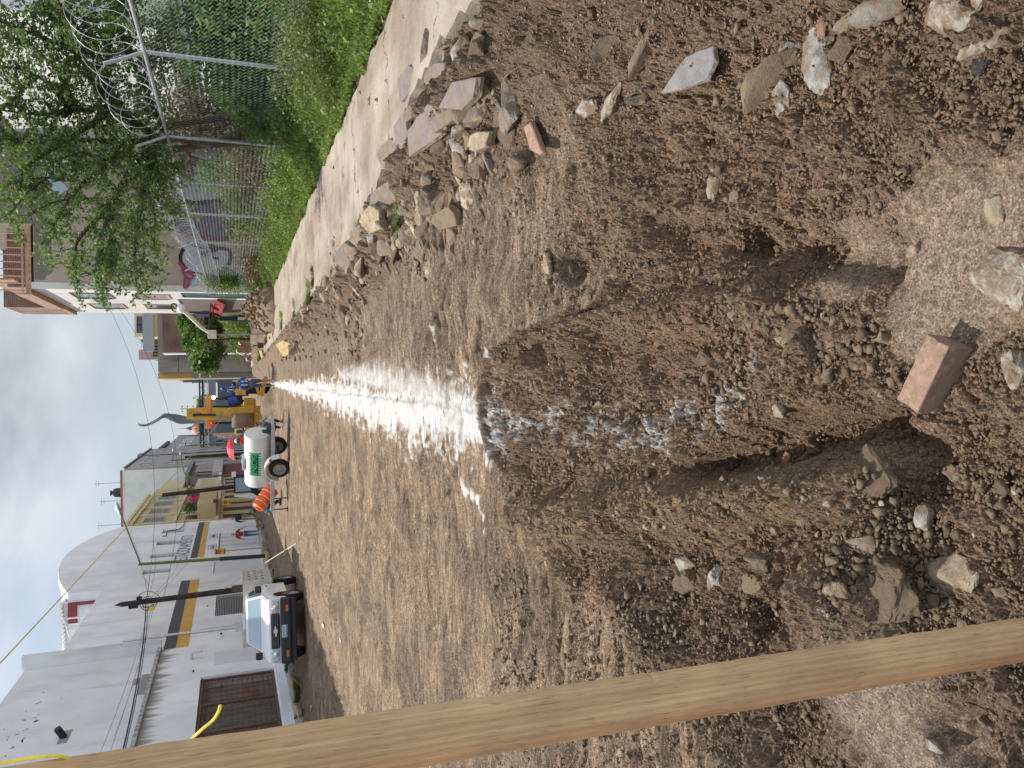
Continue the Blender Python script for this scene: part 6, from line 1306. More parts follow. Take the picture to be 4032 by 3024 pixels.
tuft(1580, 870, 0.136, 'ragged grass tuft hanging in the rubble under the broken edge', 420); tuft(1545, 480, 0.062, 'small grass tuft in the sidewalk crack above the mauve flagstone', 120)
tuft(1545, 720, 0.05, 'tiny sprig of grass in the rubble above the ragged tuft', 90); tuft(1430, 930, 0.136, 'grass tuft growing on the sidewalk edge', 260); tuft(1235, 1150, 0.211, 'grass tuft on the far sidewalk edge beside yellow roots', 300)
tuft(1175, 1215, 0.198, 'second grass tuft farther along the sidewalk edge', 260); tuft(1125, 1262, 0.248, 'third grass tuft near the yellow kerb', 300); tuft(1060, 1325, 0.31, 'grass tuft beside the flower pot', 300); tuft(1030, 1400, 0.31, 'farthest grass tuft by the clay pipes', 260)
tuft(1145, 2605, 0.279, 'green weeds growing at the kerb in front of the truck', 400); tuft(1182, 2728, 0.248, 'green weeds between the two yellow kerb chunks', 400); tuft(1250, 1090, 0.186, 'fibrous dry roots hanging from the sidewalk edge', 300, True); tuft(1340, 990, 0.155, 'pale dry roots under the sidewalk lip', 240, True)
# ------------------------------------------------------------------ poles, lamps, cables
MPOLE = mat('dark tarred wood', (.045, .032, .028), .85, .4, 4); MOLV = mat('olive green paint', (.13, .16, .05), .6, .1, 3); MGR = mat('dark green-black paint', (.03, .035, .035), .6)
def pole(name, label, cat, top, bot, r0, r1, mt, extra=None, group=None):
    e = empty(name, tuple(bot), label, cat, group); m = MB(); m.tube([bot, tuple(Vector(bot).lerp(Vector(top), .5)), top], [r0, (r0+r1)/2, r1], 10); m.build('pole', mt, e, smooth=True)
    if extra: extra(e)
    return e
t1 = gx(480, 2380, -8.8); b1 = gy(1085, 2303, 35.8); t1 = tuple(t1); b1 = (float(b1[0]), 35.8, .1)
def ex1(e):
    m = MB(); x, y, z = t1; m.box(x-.2, x-.02, y-.1, y+.1, z-.6, z-.25); m.box(x+.03, x+.25, y-.1, y+.08, z-.75, z-.55); m.build('junction_box', MBLK, e)
    m = MB()
    for k in range(4): a = random.uniform(.2, .45); m.tube([(x+a*math.cos(q)*.8+(.1*k-.2), y+.1*math.sin(2*q), z-1.0+a*math.sin(q)) for q in np.linspace(0, 6.28, 16)], .012, 4)
    m.build('cable_loops', MBLK, e); m = MB(); m.box(x-.35, x-.2, y-.12, y-.08, z-1.25, z-.95); m.build('tag', MYEL, e)
    m = MB(); m.lathe([(.11, 0), (0, .3)], 8, Matrix.Translation((x, y, z))); m.build('cap', MPOLE, e)
    m = MB(); m.box(x+.05, x+.30, y-.15, y+.1, 1.05, 1.9); m.build('torn_wrapping', mat('brown torn board', (.12, .08, .06), .9), e)
pole('utility_pole', 'leaning dark wooden pole behind the white truck, cable loops at its top', 'utility pole', t1, b1, .14, .10, MPOLE, ex1)
t2 = tuple(gy(639, 1950, 60)); pole('utility_pole', 'dark bare pole in front of the yellow house', 'utility pole', t2, (float(gy(1000, 1905, 60)[0]), 60, 0), .17, .14, MPOLE)
t3 = tuple(gy(728, 1800, 85)); pole('utility_pole', 'distant dark pole behind the red umbrella', 'utility pole', t3, (float(gy(960, 1786, 85)[0]), 85, 0), .17, .13, MPOLE)
a = gy(545, 2222, 43); lb = gy(1045, 2189, 43); tl = gy(472, 2015, 43)
def exl(e):
    A = Vector(a.tolist()); B = Vector(tl.tolist()); m = MB(); m.tube([A-Vector((0, 0, .1)), B], .04, 6); m.build('arm', MOLV, e); m = MB(); d = (B-A).normalized(); m.tube([B-d*.1, B+d*.15, B+d*.5], [.05, .09, .05], 8); m.build('lamp_head', MGALV, e)
    m = MB(); q = Vector(a.tolist()).lerp(Vector(lb.tolist()), .63); m.tube([(q.x, 43, q.z), (float(lb[0]), 43, .1)], .105, 10); m.build('dark_base', MGR, e, smooth=True)
pole('street_lamp', 'tall olive lamp post, dark at its foot, with a slanting arm by the parking gate', 'street lamp', tuple(a), (float(lb[0]), 43, .1), .09, .07, MOLV, exl)
for (tp, bt, Y, arm, lab) in (((735, 1880), (930, 1869), 70, [(735, 1880), (722, 1850), (714, 1815), (712, 1783)], 'green lamp post with a curved arm before the pale blank wall'),
                              ((674, 1813), (960, 1790), 90, [(674, 1813), (680, 1810), (682, 1770)], 'green lamp post beside the distant dark pole'),
                              ((726, 1756), (940, 1740), 110, [(726, 1756), (730, 1752), (731, 1735)], 'farthest green lamp post in front of the grey street front')):
    A = gy(*tp, Y); B = gy(*bt, Y)
    def exx(e, arm=arm, Y=Y): m = MB(); m.tube(spline([tuple(gy(x, y, Y)) for x, y in arm], 4), .05, 5); m.build('arm', MOLV, e); m = MB(); m.ell(tuple(gy(arm[-1][0], arm[-1][1], Y)), (.25, .12, .1), 8, 6); m.build('lamp_head', MGALV, e)
    pole('street_lamp', lab, 'street lamp', tuple(A), (float(B[0]), Y, 0), .09, .07, MOLV, exx)
A = gy(752, 1478, 70); B = gy(905, 1463, 70); pole('street_lamp', 'dark slanting lamp post beside the parked car under the tree', 'street lamp', tuple(A), (float(B[0])+.1, 70, 0), .07, .05, MGR)
for (tp, bt, Y, lab) in (((560, 1795), (900, 1775), 100, 'thin grey mast in front of the grey street front'), ((700, 1716), (900, 1712), 110, 'dark thin post at the corner of the grey street front')):
    A = gy(*tp, Y); B = gy(*bt, Y); pole('thin_mast', lab, 'mast', tuple(A), (float(B[0]), Y, 0), .07, .05, MGR)
def sign(x0, x1, y0, y1, Y, bx, lab):
    a = gy(x0, (y0+y1)/2, Y); b = gy(x1, (y0+y1)/2, Y); l = gy(x0, y1, Y)[0]; r_ = gy(x0, y0, Y)[0]; xc = float(l+r_)/2
    e = empty('road_sign', (xc, Y, .1), lab, 'sign'); my = mat('sign yellow', (.66, .42, .03), .5, .06, 3)
    m = MB(); m.bbox(float(l), float(r_), Y-.02, Y+.02, float(b[2]), float(a[2]), .015); m.build('board', my, e)
    m = MB(); m.tube([(xc, Y+.05, .1), (xc, Y+.05, float(a[2]))], .035, 8); m.build('post', mat('sign post yellow', (.50, .33, .05), .6), e)
    zc = float(a[2]+b[2])/2+.06; w = float(r_-l); m = MB(); m.tube([(xc+w*.3*math.cos(q), Y-.026, zc+w*.3*math.sin(q)) for q in np.linspace(0, 6.283, 20)], .018, 5); m.box(xc-w*.12, xc+w*.12, Y-.03, Y-.021, zc-w*.12, zc+w*.12); m.build('symbol', mat('sign brown ink', (.20, .05, .02), .6), e); m = MB(); m.box(xc-w*.35, xc+w*.35, Y-.028, Y-.021, float(b[2])+.04, float(b[2])+.09); m.build('text_line', mat('sign brown ink', (.20, .05, .02), .6), e); m = MB(); m.box(xc-w*.35, xc+w*.35, Y-.028, Y-.021, float(a[2])-.14, float(a[2])-.06); m.build('text_line', mat('sign brown ink', (.20, .05, .02), .6), e)
sign(844, 889, 2162, 2185, 43.5, 2154, 'yellow notice sign on a post in front of the parking gate'); sign(877, 908, 1968, 1988, 58, 1962, 'yellow notice sign in front of the yellow house doors'); sign(872, 898, 1441, 1456, 69, 1452, 'small yellow notice sign beside the parked dark car')
def wire(A, B, sag, r, name, label, mt=None, n=20):
    A = Vector(A); B = Vector(B); m = MB(); m.tube([A.lerp(B, i/n)+Vector((0, 0, -sag*4*(i/n)*(1-i/n))) for i in range(n+1)], r*.75, 4, cap=False); return tag(m.build(name, mt or MBLK), label, 'cable')
T1 = Vector(t1)-Vector((0, 0, .9)); V_ = lambda p: Vector([float(q) for q in p])
wire(V_(gx(419, 1188, 4.7)), T1, 1.1, .010, 'overhead_cable', 'upper overhead cable crossing the sky from the beige building to the leaning pole')
wire(V_(gx(465, 1210, 4.7)), V_(gx(640, 2370, -8.8)), 1.6, .010, 'overhead_cable', 'lower overhead cable crossing the sky and the sculpture')
for i, (q, X, r_) in enumerate((((484, 2954), -9.3, .028), ((490, 2960), -9.35, .018), ((395, 2964), -9.6, .007), ((430, 2970), -9.6, .007), ((450, 2900), -9.7, .006))):
    wire(T1+Vector((0, 0, -.08*i)), V_(gx(q[0], q[1], X)), .12, r_, 'service_cable', ['thickest black cable running from the leaning pole toward the plank', 'black cable twisted beside the thickest one', 'highest thin grey wire in front of the old white wall', 'second thin wire in front of the old white wall', 'third thin wire in front of the old white wall'][i])
for i, q in enumerate(((560, 2270), (705, 2205), (600, 2130), (480, 2040), (820, 2100))):
    wire(T1+Vector((0, 0, .1-.07*i)), V_(gx(q[0], q[1], LX+.1)), .25, .010, 'drop_wire', ['short wire from the leaning pole to the nearest slot window', 'wire from the leaning pole to the painted lettering', 'wire from the leaning pole to the third slot window', 'wire from the leaning pole to the arched parapet end', 'thick wire from the leaning pole down to the striped hall corner'][i])
m = MB(); m.tube(spline([tuple(gx(x, y, LX+.12)) for x, y in ((640, 2112), (655, 2108), (660, 2092), (700, 2085), (722, 2070), (728, 2050))]), .03, 5); tag(m.build('wall_conduit', MBLK), 'bent black conduit on the white wall above the lettering', 'conduit')
MSTR = mat('straw yellow twine', (.52, .46, .22), .8)
wire(V_(gy(-10, 2622, 6)), V_(gy(907, 1600, 33)), .10, .009, 'twine', 'straw-yellow twine running from high on the left down to the worker', MSTR)
wire((-4.73, 24.3, .0), V_(gy(880, 2319, 35.2)), .0, .022, 'guy_rope', 'pale yellow rope slanting from a stake in the soil up to the leaning pole', mat('pale rope', (.58, .50, .30), .8))
def globe_lamp():
    Y = 38; G = gy(713, 1214, Y); e = empty('globe_lamp', (float(gy(840, 1318, Y)[0]), Y, .2), 'white globe street lamp on a flaring cream bracket above the sidewalk', 'street lamp')
    m = MB(); m.ell(tuple(G), (.20, .20, .20), 20, 14); m.build('globe', mat('white glass globe', (.85, .85, .84), .3, .02, 2), e, smooth=True)
    P = spline([tuple(gy(x, y, Y)) for x, y in ((728, 1226), (760, 1256), (790, 1286), (812, 1303), (826, 1312))], 5); n = len(P); m = MB(); m.tube(P, [.11-.05*i/(n-1)+(.06 if i > n-3 else 0) for i in range(n)], 8); m.build('bracket', mat('cream paint', (.62, .52, .38), .5), e, smooth=True)
    a = gy(818, 1300, Y); b = gy(853, 1332, Y); m = MB(); m.bbox(float(b[0]), float(a[0]), Y-.18, Y+.18, float(b[2]), float(a[2]), .02); m.build('lamp_box', mat('cream box', (.66, .60, .50), .5), e)
    m = MB(); m.tube(spline([tuple(gy(x, y, Y)) for x, y in ((700, 1212), (695, 1200), (680, 1196), (674, 1208), (680, 1222), (694, 1228))], 4), .03, 6); m.lathe([(.11, -.05), (.07, .1), (0, .12)], 10, Matrix.Translation(tuple(gy(702, 1210, Y)))); m.build('top_loop', MBLK, e, smooth=True)
    m = MB(); m.tube([tuple(gy(820, 1303, Y)), tuple(gx(830, 1195, 4.6))], .03, 5); m.tube([tuple(gy(822, 1306, Y)), tuple(gx(845, 1200, 4.6))], .03, 5); m.build('stay', MBLK, e)
    m = MB(); q = gy(853, 1318, Y); m.tube([(float(q[0]), Y+.1, float(q[2])), (float(q[0])+.05, Y+.1, .2)], .035, 8); m.build('post', mat('grey slim post', (.30, .30, .29), .6), e)
globe_lamp()
m = MB(); q = gy(1000, 1255, 46); a = gy(864, 1248, 46); m.box(float(q[0])-.12, float(q[0])+.12, 46, 46.2, .2, float(a[2])); e = m.build('banner_post', mat('navy banner', (.03, .04, .09), .7)); tag(e, 'narrow navy post with white marks beside the bright hedge', 'post'); m = MB(); m.box(float(q[0])-.08, float(q[0])+.08, 45.98, 45.995, 1.0, 1.35); m.box(float(q[0])-.08, float(q[0])+.08, 45.98, 45.995, .5, .7); m.build('white_mark', MW, e)
# ------------------------------------------------------------------ wheels
MTYRE = mat('tyre rubber', (.018, .018, .019), .8, .3, 10, .003, 40); MRIM = mat('dull steel rim', (.32, .31, .30), .5, .25, 8, metal=.4); MWHT = mat('white vehicle paint', (.78, .79, .80), .3, .03, 2, coat=.4); MBLKP = mat('black plastic', (.02, .021, .023), .5, .2, 4); MGW = mat('windscreen glass', (.22, .33, .39), .05, .1, 1, spec=1.0, coat=.6); MORG = mat('orange plastic', (.80, .13, .02), .5, .08, 3); MJCB = mat('machine yellow', (.60, .36, .05), .5, .2, 4); MRED = mat('red lens', (.5, .02, .01), .3)  # windscreen glass: blue sky reflection painted into the base colour
def wheel(par, c, r, w, ax, local=True, rimr=.6):
    T = Matrix.Translation(c) @ (Matrix.Rotation(rad(90), 4, 'Y') if ax == 'X' else Matrix.Rotation(rad(90), 4, 'X'))
    m = MB(); m.lathe([(r*rimr, -w*.42), (r*.8, -w*.5), (r*.95, -w*.42), (r, -w*.25), (r*1.0, w*.25), (r*.95, w*.42), (r*.8, w*.5), (r*rimr, w*.42)], 26, T); wh = m.build('wheel', MTYRE, par, local=local, smooth=True)
    m = MB(); k = r*rimr; m.lathe([(0, -w*.30), (k*.25, -w*.36), (k*.3, -w*.30), (k*.75, -w*.18), (k*.85, -w*.38), (k*1.02, -w*.43), (k*1.02, w*.43), (k*.85, w*.38), (k*.75, w*.18), (k*.3, w*.30), (k*.25, w*.36), (0, w*.30)], 22, T); m.build('rim', MRIM, wh, local=local, smooth=True)
    return wh
def truck():
    t = empty('stake_truck', (-6.32, 21.0, 0), 'white pickup truck with pale stake bed and black bumper parked by the white building', 'truck', rz=rad(5))
    prof = [(.0, .62, .80), (-.02, .92, .80), (.10, 1.00, .79), (.95, 1.08, .76), (1.02, 1.09, .76), (1.62, 1.46, .60), (1.8, 1.49, .60), (2.45, 1.49, .60), (2.62, 1.42, .62), (2.70, 1.05, .78), (2.70, .42, .78)]
    bm = bmesh.new(); Lv = []; Rv = []
    for y, z, w in prof: Lv.append(bm.verts.new((-w, y, z))); Rv.append(bm.verts.new((w, y, z)))
    for i in range(len(prof)-1): bm.faces.new((Lv[i], Rv[i], Rv[i+1], Lv[i+1]))
    for sgn, A in ((-1, Lv), (1, Rv)):
        w = .82*sgn; bt = [bm.verts.new((w, y, z)) for y, z in ((.02, .5), (.02, .9), (.95, 1.0), (2.68, 1.0), (2.68, .42), (1.12, .42), (1.05, .62), (.9, .76), (.62, .80), (.38, .72), (.28, .5))]
        bm.faces.new(bt[::sgn])
        bm.faces.new([bt[0], bt[1], A[1], A[0]][::sgn]); bm.faces.new([bt[1], bt[2], A[3], A[2], A[1]][::sgn]); bm.faces.new([bt[2], bt[3], A[9], A[8], A[7], A[6], A[5], A[4], A[3]][::sgn]); bm.faces.new([bt[3], bt[4], A[10], A[9]][::sgn])
    bmesh.ops.recalc_face_normals(bm, faces=bm.faces[:]); bmesh.ops.bevel(bm, geom=[e for e in bm.edges if len(e.link_faces) == 2 and e.calc_face_angle(0) > .3], offset=.025, segments=2, affect='EDGES')
    m = MB(); m.bm(bm); body = m.build('body', MWHT, t, local=True, smooth=True)
    def quad(nm, pts, mt, par=t, th=(0, 0, .0)): m = MB(); m.add(pts, [(0, 1, 2, 3)]); return m.build(nm, mt, par, local=True)
    # windscreen lies just proud of the slope between profile points 4 and 5
    n_ = Vector((0, -.37, .60)).normalized()*.012; f = lambda y, z, x: tuple(Vector((x, y, z))+n_)
    m = MB(); m.prism([f(1.07, 1.115, -.70), f(1.07, 1.115, .70), f(1.58, 1.43, .565), f(1.58, 1.43, -.565)], tuple(-n_*.4)); m.build('windscreen', MGW, t, local=True)
    m = MB()
    for s in (-1, 1):
        m.prism([(s*.795, 1.25, 1.10), (s*.775, 1.72, 1.12), (s*.785, 2.45, 1.10), (s*.648, 2.35, 1.40), (s*.64, 1.78, 1.41), (s*.665, 1.66, 1.37)], (s*.012, 0, .006))
    m.build('side_window', MBLKP, t, local=True)
    m = MB(); m.bbox(-.84, .84, -.14, .06, .40, .66, .04); m.bbox(-.80, .80, -.06, .1, .26, .41, .03); m.build('bumper', MBLKP, t, local=True)
    g = MB(); g.bbox(-.45, .45, -.05, .0, .68, .90, .04); gr = g.build('grille', MBLKP, t, local=True); m = MB()
    for z in (.73, .79, .85): m.box(-.43, .43, -.06, -.051, z-.006, z+.006)
    m.build('grille_bar', mat('grey bar', (.12, .13, .14), .4), gr, local=True)
    m = MB(); T = Matrix(((1, 0, 0, 0), (0, 0, 1, -.085), (0, 1, 0, .79), (0, 0, 0, 1)))   # bowtie emblem
    m.prism([(-.13, -.085, .765), (-.035, -.085, .765), (-.05, -.085, .745), (.055, -.085, .745), (.045, -.085, .775), (.12, -.085, .775), (.13, -.085, .815), (.045, -.085, .815), (.055, -.085, .838), (-.05, -.085, .838), (-.04, -.085, .808), (-.13, -.085, .808)], (0, .02, 0)); m.build('emblem', mat('pale gold emblem', (.65, .60, .48), .3), gr, local=True)
    for s in (-1, 1):
        m = MB(); m.bbox(min(s*.48, s*.78), max(s*.48, s*.78), -.055, .0, .70, .89, .03); h = m.build('headlight', mat('clear lamp glass', (.5, .53, .55), .08, .1, 3, spec=.9), t, local=True); m = MB(); m.ell((s*.60, -.055, .795), (.075, .02, .07), 12, 8); m.build('reflector', mat('lamp reflector', (.75, .77, .8), .2, metal=.7), h, local=True, smooth=True)
        m = MB(); m.box(min(s*.5, s*.66), max(s*.5, s*.66), -.147, -.14, .47, .53); m.build('indicator', mat('amber lens', (.55, .18, .02), .3), t, local=True)
        m = MB(); m.bbox(min(s*.80, s*.99), max(s*.80, s*.99), 1.22, 1.34, 1.08, 1.26, .03); m.build('mirror', MBLKP, t, local=True)
        m = MB(); m.box(min(s*.822, s*.83), max(s*.822, s*.83), 2.2, 2.36, .90, .94); m.build('door_handle', MBLKP, t, local=True)
    m = MB(); m.box(-.16, .16, -.152, -.142, .49, .64); pl = m.build('number_plate', mat('pale plate', (.55, .56, .55), .5), t, local=True); m = MB(); m.box(-.155, .155, -.155, -.1525, .495, .53); m.build('plate_band', mat('plate blue', (.06, .16, .35), .5), pl, local=True)
    m = MB(); add_text(m, 'JU-82-918', .06, .26, Matrix(((1, 0, 0, 0), (0, 0, -1, -.153), (0, 1, 0, .585), (0, 0, 0, 1))), .003); m.build('plate_characters', MBLK, pl, local=True)
    for y in (.66, 3.55):
        for s in (-1, 1): wheel(t, (s*.74, y, .33), .33, .2, 'X')
    m = MB(); m.box(-.45, -.38, .3, 4.9, .5, .62); m.box(.38, .45, .3, 4.9, .5, .62); m.box(-.5, .5, 2.85, 3.2, .42, .7); m.build('chassis', MBLKP, t, local=True)
    mb_ = mat('grey-beige bed paint', (.50, .48, .42), .6, .15, 5)
    m = MB(); m.box(-.95, .95, 2.80, 5.1, .74, .84)
    for s in (-1, 1):
        X = s*.92; m.box(X-.015, X+.015, 2.82, 5.1, .84, 1.52)
        for i in range(5): y = 2.84+i*.55; m.box(X-.035, X+.035, y, y+.05, .84, 1.54)
        m.box(X-.04, X+.04, 2.8, 5.1, 1.52, 1.58)
    m.box(-.95, .95, 2.80, 2.84, .84, 1.55); m.box(-.95, .95, 5.06, 5.1, .84, 1.5); bed = m.build('bed', mb_, t, local=True)
    m = MB()
    for s in (-1, 1):
        for i in range(4):
            for k in range(3): y = 3.0+i*.55; z = .95+k*.19; X = s*.937; m.box(min(X, X+s*.004), max(X, X+s*.004), y, y+.22, z, z+.05); m.box(min(X, X+s*.004), max(X, X+s*.004), y, y+.04, z+.05, z+.1)
    m.build('stake_slots', MBLKP, bed, local=True)
    m = MB(); m.bbox(-.35, .05, 2.3, 2.5, 1.50, 1.56, .02); m.build('roof_light', mat('roof light strip', (.6, .62, .65), .4), t, local=True)
truck()
def trailer():
    rz = rad(-27); c = (-2.28, 26.9, 0); t = empty('tank_trailer', c, 'white cylindrical tank trailer with green and black company sign and white mudguard', 'trailer', rz=rz)
    R_t, L_t, zc = .41, .94, .99; Tx = Matrix.Translation((0, 0, zc)) @ Matrix.Rotation(rad(90), 4, 'Y')
    mt = mat('white tank paint', (.74, .74, .72), .45, .08, 2.5, coat=.2, col2=(.80, .80, .79))
    m = MB(); m.lathe([(0, -L_t-.03), (R_t*.6, -L_t-.025), (R_t*.97, -L_t), (R_t, -L_t+.04), (R_t, L_t-.04), (R_t*.97, L_t), (R_t*.6, L_t+.02), (0, L_t+.03)], 40, Tx); m.build('tank', mt, t, local=True, smooth=True)
    m = MB(); m.bbox(-.35, .05, -.2, .2, zc+R_t-.03, zc+R_t+.07, .02); m.build('hatch', mat('translucent grey lid', (.5, .5, .5), .5), t, local=True)
    def cy(x, s, d): a = s/R_t; return (x, -(R_t+d)*math.cos(a), zc+(R_t+d)*math.sin(a))
    def patch(m, x0, x1, s0, s1, d):
        n = 8; vs = [cy(x, s0+(s1-s0)*i/n, d) for i in range(n+1) for x in (x0, x1)]; m.add(vs, [(2*i, 2*i+1, 2*i+3, 2*i+2) for i in range(n)])
    mg = mat('sign green', (.03, .36, .16), .5, .08, 4); m = MB(); s0, s1 = -.10, .30; x0, x1 = -.46, .42
    patch(m, x0, x0+.05, s0, s1, .004); patch(m, x1-.05, x1, s0, s1, .004); patch(m, x0+.05, x1-.05, .225, .245, .004)
    for i in range(9): xx = x0+.08+i*.092; patch(m, xx, xx+.05, .25, .30, .004); patch(m, xx, xx+.05, -.10, -.03, .004)
    patch(m, x0+.05, x1-.05, -.03, .0, .004); sg = m.build('company_sign', mg, t, local=True)
    m = MB(); patch(m, x0+.06, x1-.06, .0, .225, .005); m.build('black_panel', mat('sign black', (.012, .015, .014), .5), sg, local=True)
    me = text_mesh('ENECYG', 1., .01, .02); A = np.array([v.co[:] for v in me.vertices]); mn = A.min(0); mx_ = A.max(0); m = MB()
    m.add([cy((p[0]-(mn[0]+mx_[0])/2)/(mx_[0]-mn[0])*(x1-x0-.16)-.02, .112+(p[1]-(mn[1]+mx_[1])/2)/(mx_[1]-mn[1])*.17, .007+.004*(p[2] > 0)) for p in A], [tuple(p.vertices) for p in me.polygons]); m.build('sign_letters', mat('letter green', (.05, .50, .24), .5), sg, local=True)
    mf = mat('grey-white frame paint', (.46, .47, .47), .5, .2, 6); m = MB(); m.box(-1.9, 1.35, -.42, -.34, .46, .58); m.box(-1.9, 1.35, .34, .42, .46, .58)
    for x in (-1.9, -1.0, 1.0, 1.35): m.box(x-.04, x+.04, -.34, .34, .47, .57)
    m.box(-2.15, -1.9, -.06, .06, .47, .57); m.build('frame', mf, t, local=True)
    m = MB(); m.box(-.05, .05, -.7, .7, .27, .36); m.build('axle', MBLKP, t, local=True)
    for s in (-1, 1):
        wheel(t, (0, s*.72, .33), .33, .19, 'Y')
        m = MB(); n = 14; vs = []
        for i in range(n+1): a = math.pi*i/n; vs += [(.44*math.cos(a), s*.60, .33+.44*math.sin(a)), (.44*math.cos(a), s*.84, .33+.44*math.sin(a)), (.47*math.cos(a), s*.60, .33+.47*math.sin(a)), (.47*math.cos(a), s*.84, .33+.47*math.sin(a))]
        fs = []
        for i in range(n): a = 4*i; fs += [(a, a+1, a+5, a+4), (a+2, a+6, a+7, a+3), (a, a+4, a+6, a+2), (a+1, a+3, a+7, a+5)]
        m.add(vs, fs); mu = m.build('mudguard', MWHT, t, local=True); m = MB(); m.ell((.40, s*.86, .62), (.06, .03, .05), 8, 6); m.build('tail_light', MRED, mu, local=True, smooth=True)
    m = MB(); m.tube([(1.15, -.3, .6), (1.2, -.35, .8), (1.05, -.2, .62), (1.3, -.1, .58), (1.2, .1, .75)], .06, 8); m.ell((1.18, -.18, .62), (.2, .15, .1)); m.build('pump_hose', mat('dark hose', (.04, .055, .05), .7), t, local=True, smooth=True)
    for x in (-1.55, -2.0): m = MB(); m.tube([(x, -.2, .5), (x, -.2, .03)], .02, 6); m.box(x-.07, x+.07, -.26, -.14, .0, .03); m.build('jack_leg', MBLKP, t, local=True)
trailer()
def barrel():
    T = Matrix.Translation((-3.80, 28.0, .74)) @ Matrix.Rotation(rad(-50), 4, 'Y') @ Matrix.Rotation(rad(20), 4, 'X'); e = empty('traffic_barrel', (-3.80, 28.0, .6), 'orange ribbed traffic barrel tipped over on the trailer drawbar', 'traffic barrel')
    m = MB(); m.lathe([(0, -.40), (.26, -.40), (.26, -.2), (.25, -.19), (.25, .0), (.235, .01), (.235, .2), (.22, .21), (.22, .38), (.16, .42), (0, .42)], 22, T); m.build('drum', MORG, e, smooth=True)
    for z in (-.2, 0, .2): m = MB(); m.lathe([(.262-.06*(z+.2), z-.012), (.266-.06*(z+.2), z), (.262-.06*(z+.2), z+.012)], 22, T); m.build('band', MPVC, e)
    m = MB(); m.lathe([(0, .425), (.10, .425), (.10, .45), (0, .45)], 12, T); m.build('lid', mat('dark orange', (.5, .08, .02), .5), e)
barrel()
def backhoe():
    Y = 35.5; e = empty('backhoe', (-.4, Y+1, 0), 'yellow backhoe with orange canopy and rust-brown bucket standing behind its spoil heap', 'excavator')
    def Pp(x, y, d=0): return tuple(float(v) for v in gy(x, y, Y+d))
    def bar(nm, pts, w, t_, mt, d=0, par=e):   # flat welded arm following picture points
        P = [Vector(Pp(x, y, d)) for x, y in pts]; vs = []
        for i, p in enumerate(P):
            dd = (P[min(i+1, len(P)-1)]-P[max(i-1, 0)]).normalized(); n_ = Vector((dd.z, 0, -dd.x)); ww = w[i]/2
            vs += [p+n_*ww+Vector((0, -t_/2, 0)), p-n_*ww+Vector((0, -t_/2, 0)), p-n_*ww+Vector((0, t_/2, 0)), p+n_*ww+Vector((0, t_/2, 0))]
        m = MB(); fs = [(4*i+j, 4*i+(j+1) % 4, 4*i+4+(j+1) % 4, 4*i+4+j) for i in range(len(P)-1) for j in range(4)]+[(3, 2, 1, 0), tuple(4*len(P)-4+j for j in range(4))]; m.add(vs, fs); return m.build(nm, mt, par)
    bar('boom', [(735, 1620), (800, 1618), (900, 1622), (1000, 1612)], [.26, .30, .34, .40], .25, MJCB, .5)
    bar('dipper_arm', [(735, 1640), (790, 1641), (870, 1642), (915, 1645)], [.22, .26, .24, .16], .22, MJCB, .15)
    m = MB(); 
    for dx in (-.07, .07): a = Pp(860, 1640, -.05); b = Pp(916, 1648, -.05); m.tube([(a[0]+dx, a[1], a[2]), (b[0]+dx, b[1], b[2])], .035, 8)
    m.build('bucket_ram', mat('steel ram', (.4, .36, .3), .4, metal=.6), e); m = MB(); a = Pp(760, 1632, -.02); b = Pp(850, 1634, -.02); m.tube([a, b], .05, 8); m.tube(spline([Pp(745, 1630, -.02), Pp(760, 1622, -.1), Pp(790, 1628, -.1), Pp(760, 1640, -.1)]), .015, 5); m.build('hydraulics', MBLKP, e)
    a = Pp(912, 1658); b = Pp(1000, 1626); r_ = .42; m = MB(); n = 12; x0 = Pp(950, 1682)[0]; x1 = Pp(950, 1626)[0]; zc = (a[2]+b[2])/2; vs = []
    for i in range(n+1): q = rad(100-200*i/n); vs += [(x0, Y-.05-r_*math.cos(q)*.8, zc+r_*1.1*math.sin(q)), (x1, Y-.05-r_*math.cos(q)*.8, zc+r_*1.1*math.sin(q))]
    m.add(vs, [(2*i, 2*i+1, 2*i+3, 2*i+2) for i in range(n)]+[tuple(2*i for i in range(n+1)), tuple(2*i+1 for i in range(n, -1, -1))]); bk = m.build('bucket', mat('rusty earth-stained steel', (.20, .13, .085), .7, .35, 3), e, smooth=True)
    m = MB(); 
    for i in range(4): x = x0+(x1-x0)*(i+.3)/4; m.prism([(x, Y-.05, zc-r_*1.08), (x+.12, Y-.05, zc-r_*1.08), (x+.08, Y-.2, zc-r_*1.08-.15), (x+.04, Y-.2, zc-r_*1.08-.15)], (0, .04, 0))
    m.build('bucket_teeth', MJCB, bk)
    a = Pp(815, 1684, 1.2); b = Pp(832, 1556, 1.2); m = MB(); m.bbox(a[0], b[0], Y+.3, Y+2.2, b[2]-.02, a[2]+.02, .04); m.build('canopy', mat('orange canopy', (.66, .26, .06), .5, .1, 2), e)
    m = MB(); m.tube(spline([Pp(836, 1566, .6), Pp(870, 1570, .6), Pp(905, 1560, .6), Pp(960, 1555, .6)]), .04, 6); m.build('canopy_post', MBLKP, e); m = MB(); m.tube([Pp(836, 1666, .6), Pp(930, 1664, .6)], .05, 6); m.build('canopy_post', MBLKP, e); m = MB(); m.tube([Pp(838, 1600, 2.2), Pp(960, 1600, 2.2)], .04, 6); m.build('canopy_post', MBLKP, e)
    m = MB(); m.ell(Pp(840, 1565, -.1), (.085, .06, .085), 12, 8); m.build('work_lamp', mat('lit lamp', (1, .9, .6), .4, emis=((1, .85, .5), 4)), e, smooth=True); m = MB(); p = Pp(836, 1664, .1); m.lathe([(.09, -.12), (.09, .02), (0, .06)], 10, Matrix.Translation(p)); m.build('beacon', mat('red beacon', (.6, .05, .02), .4), e)
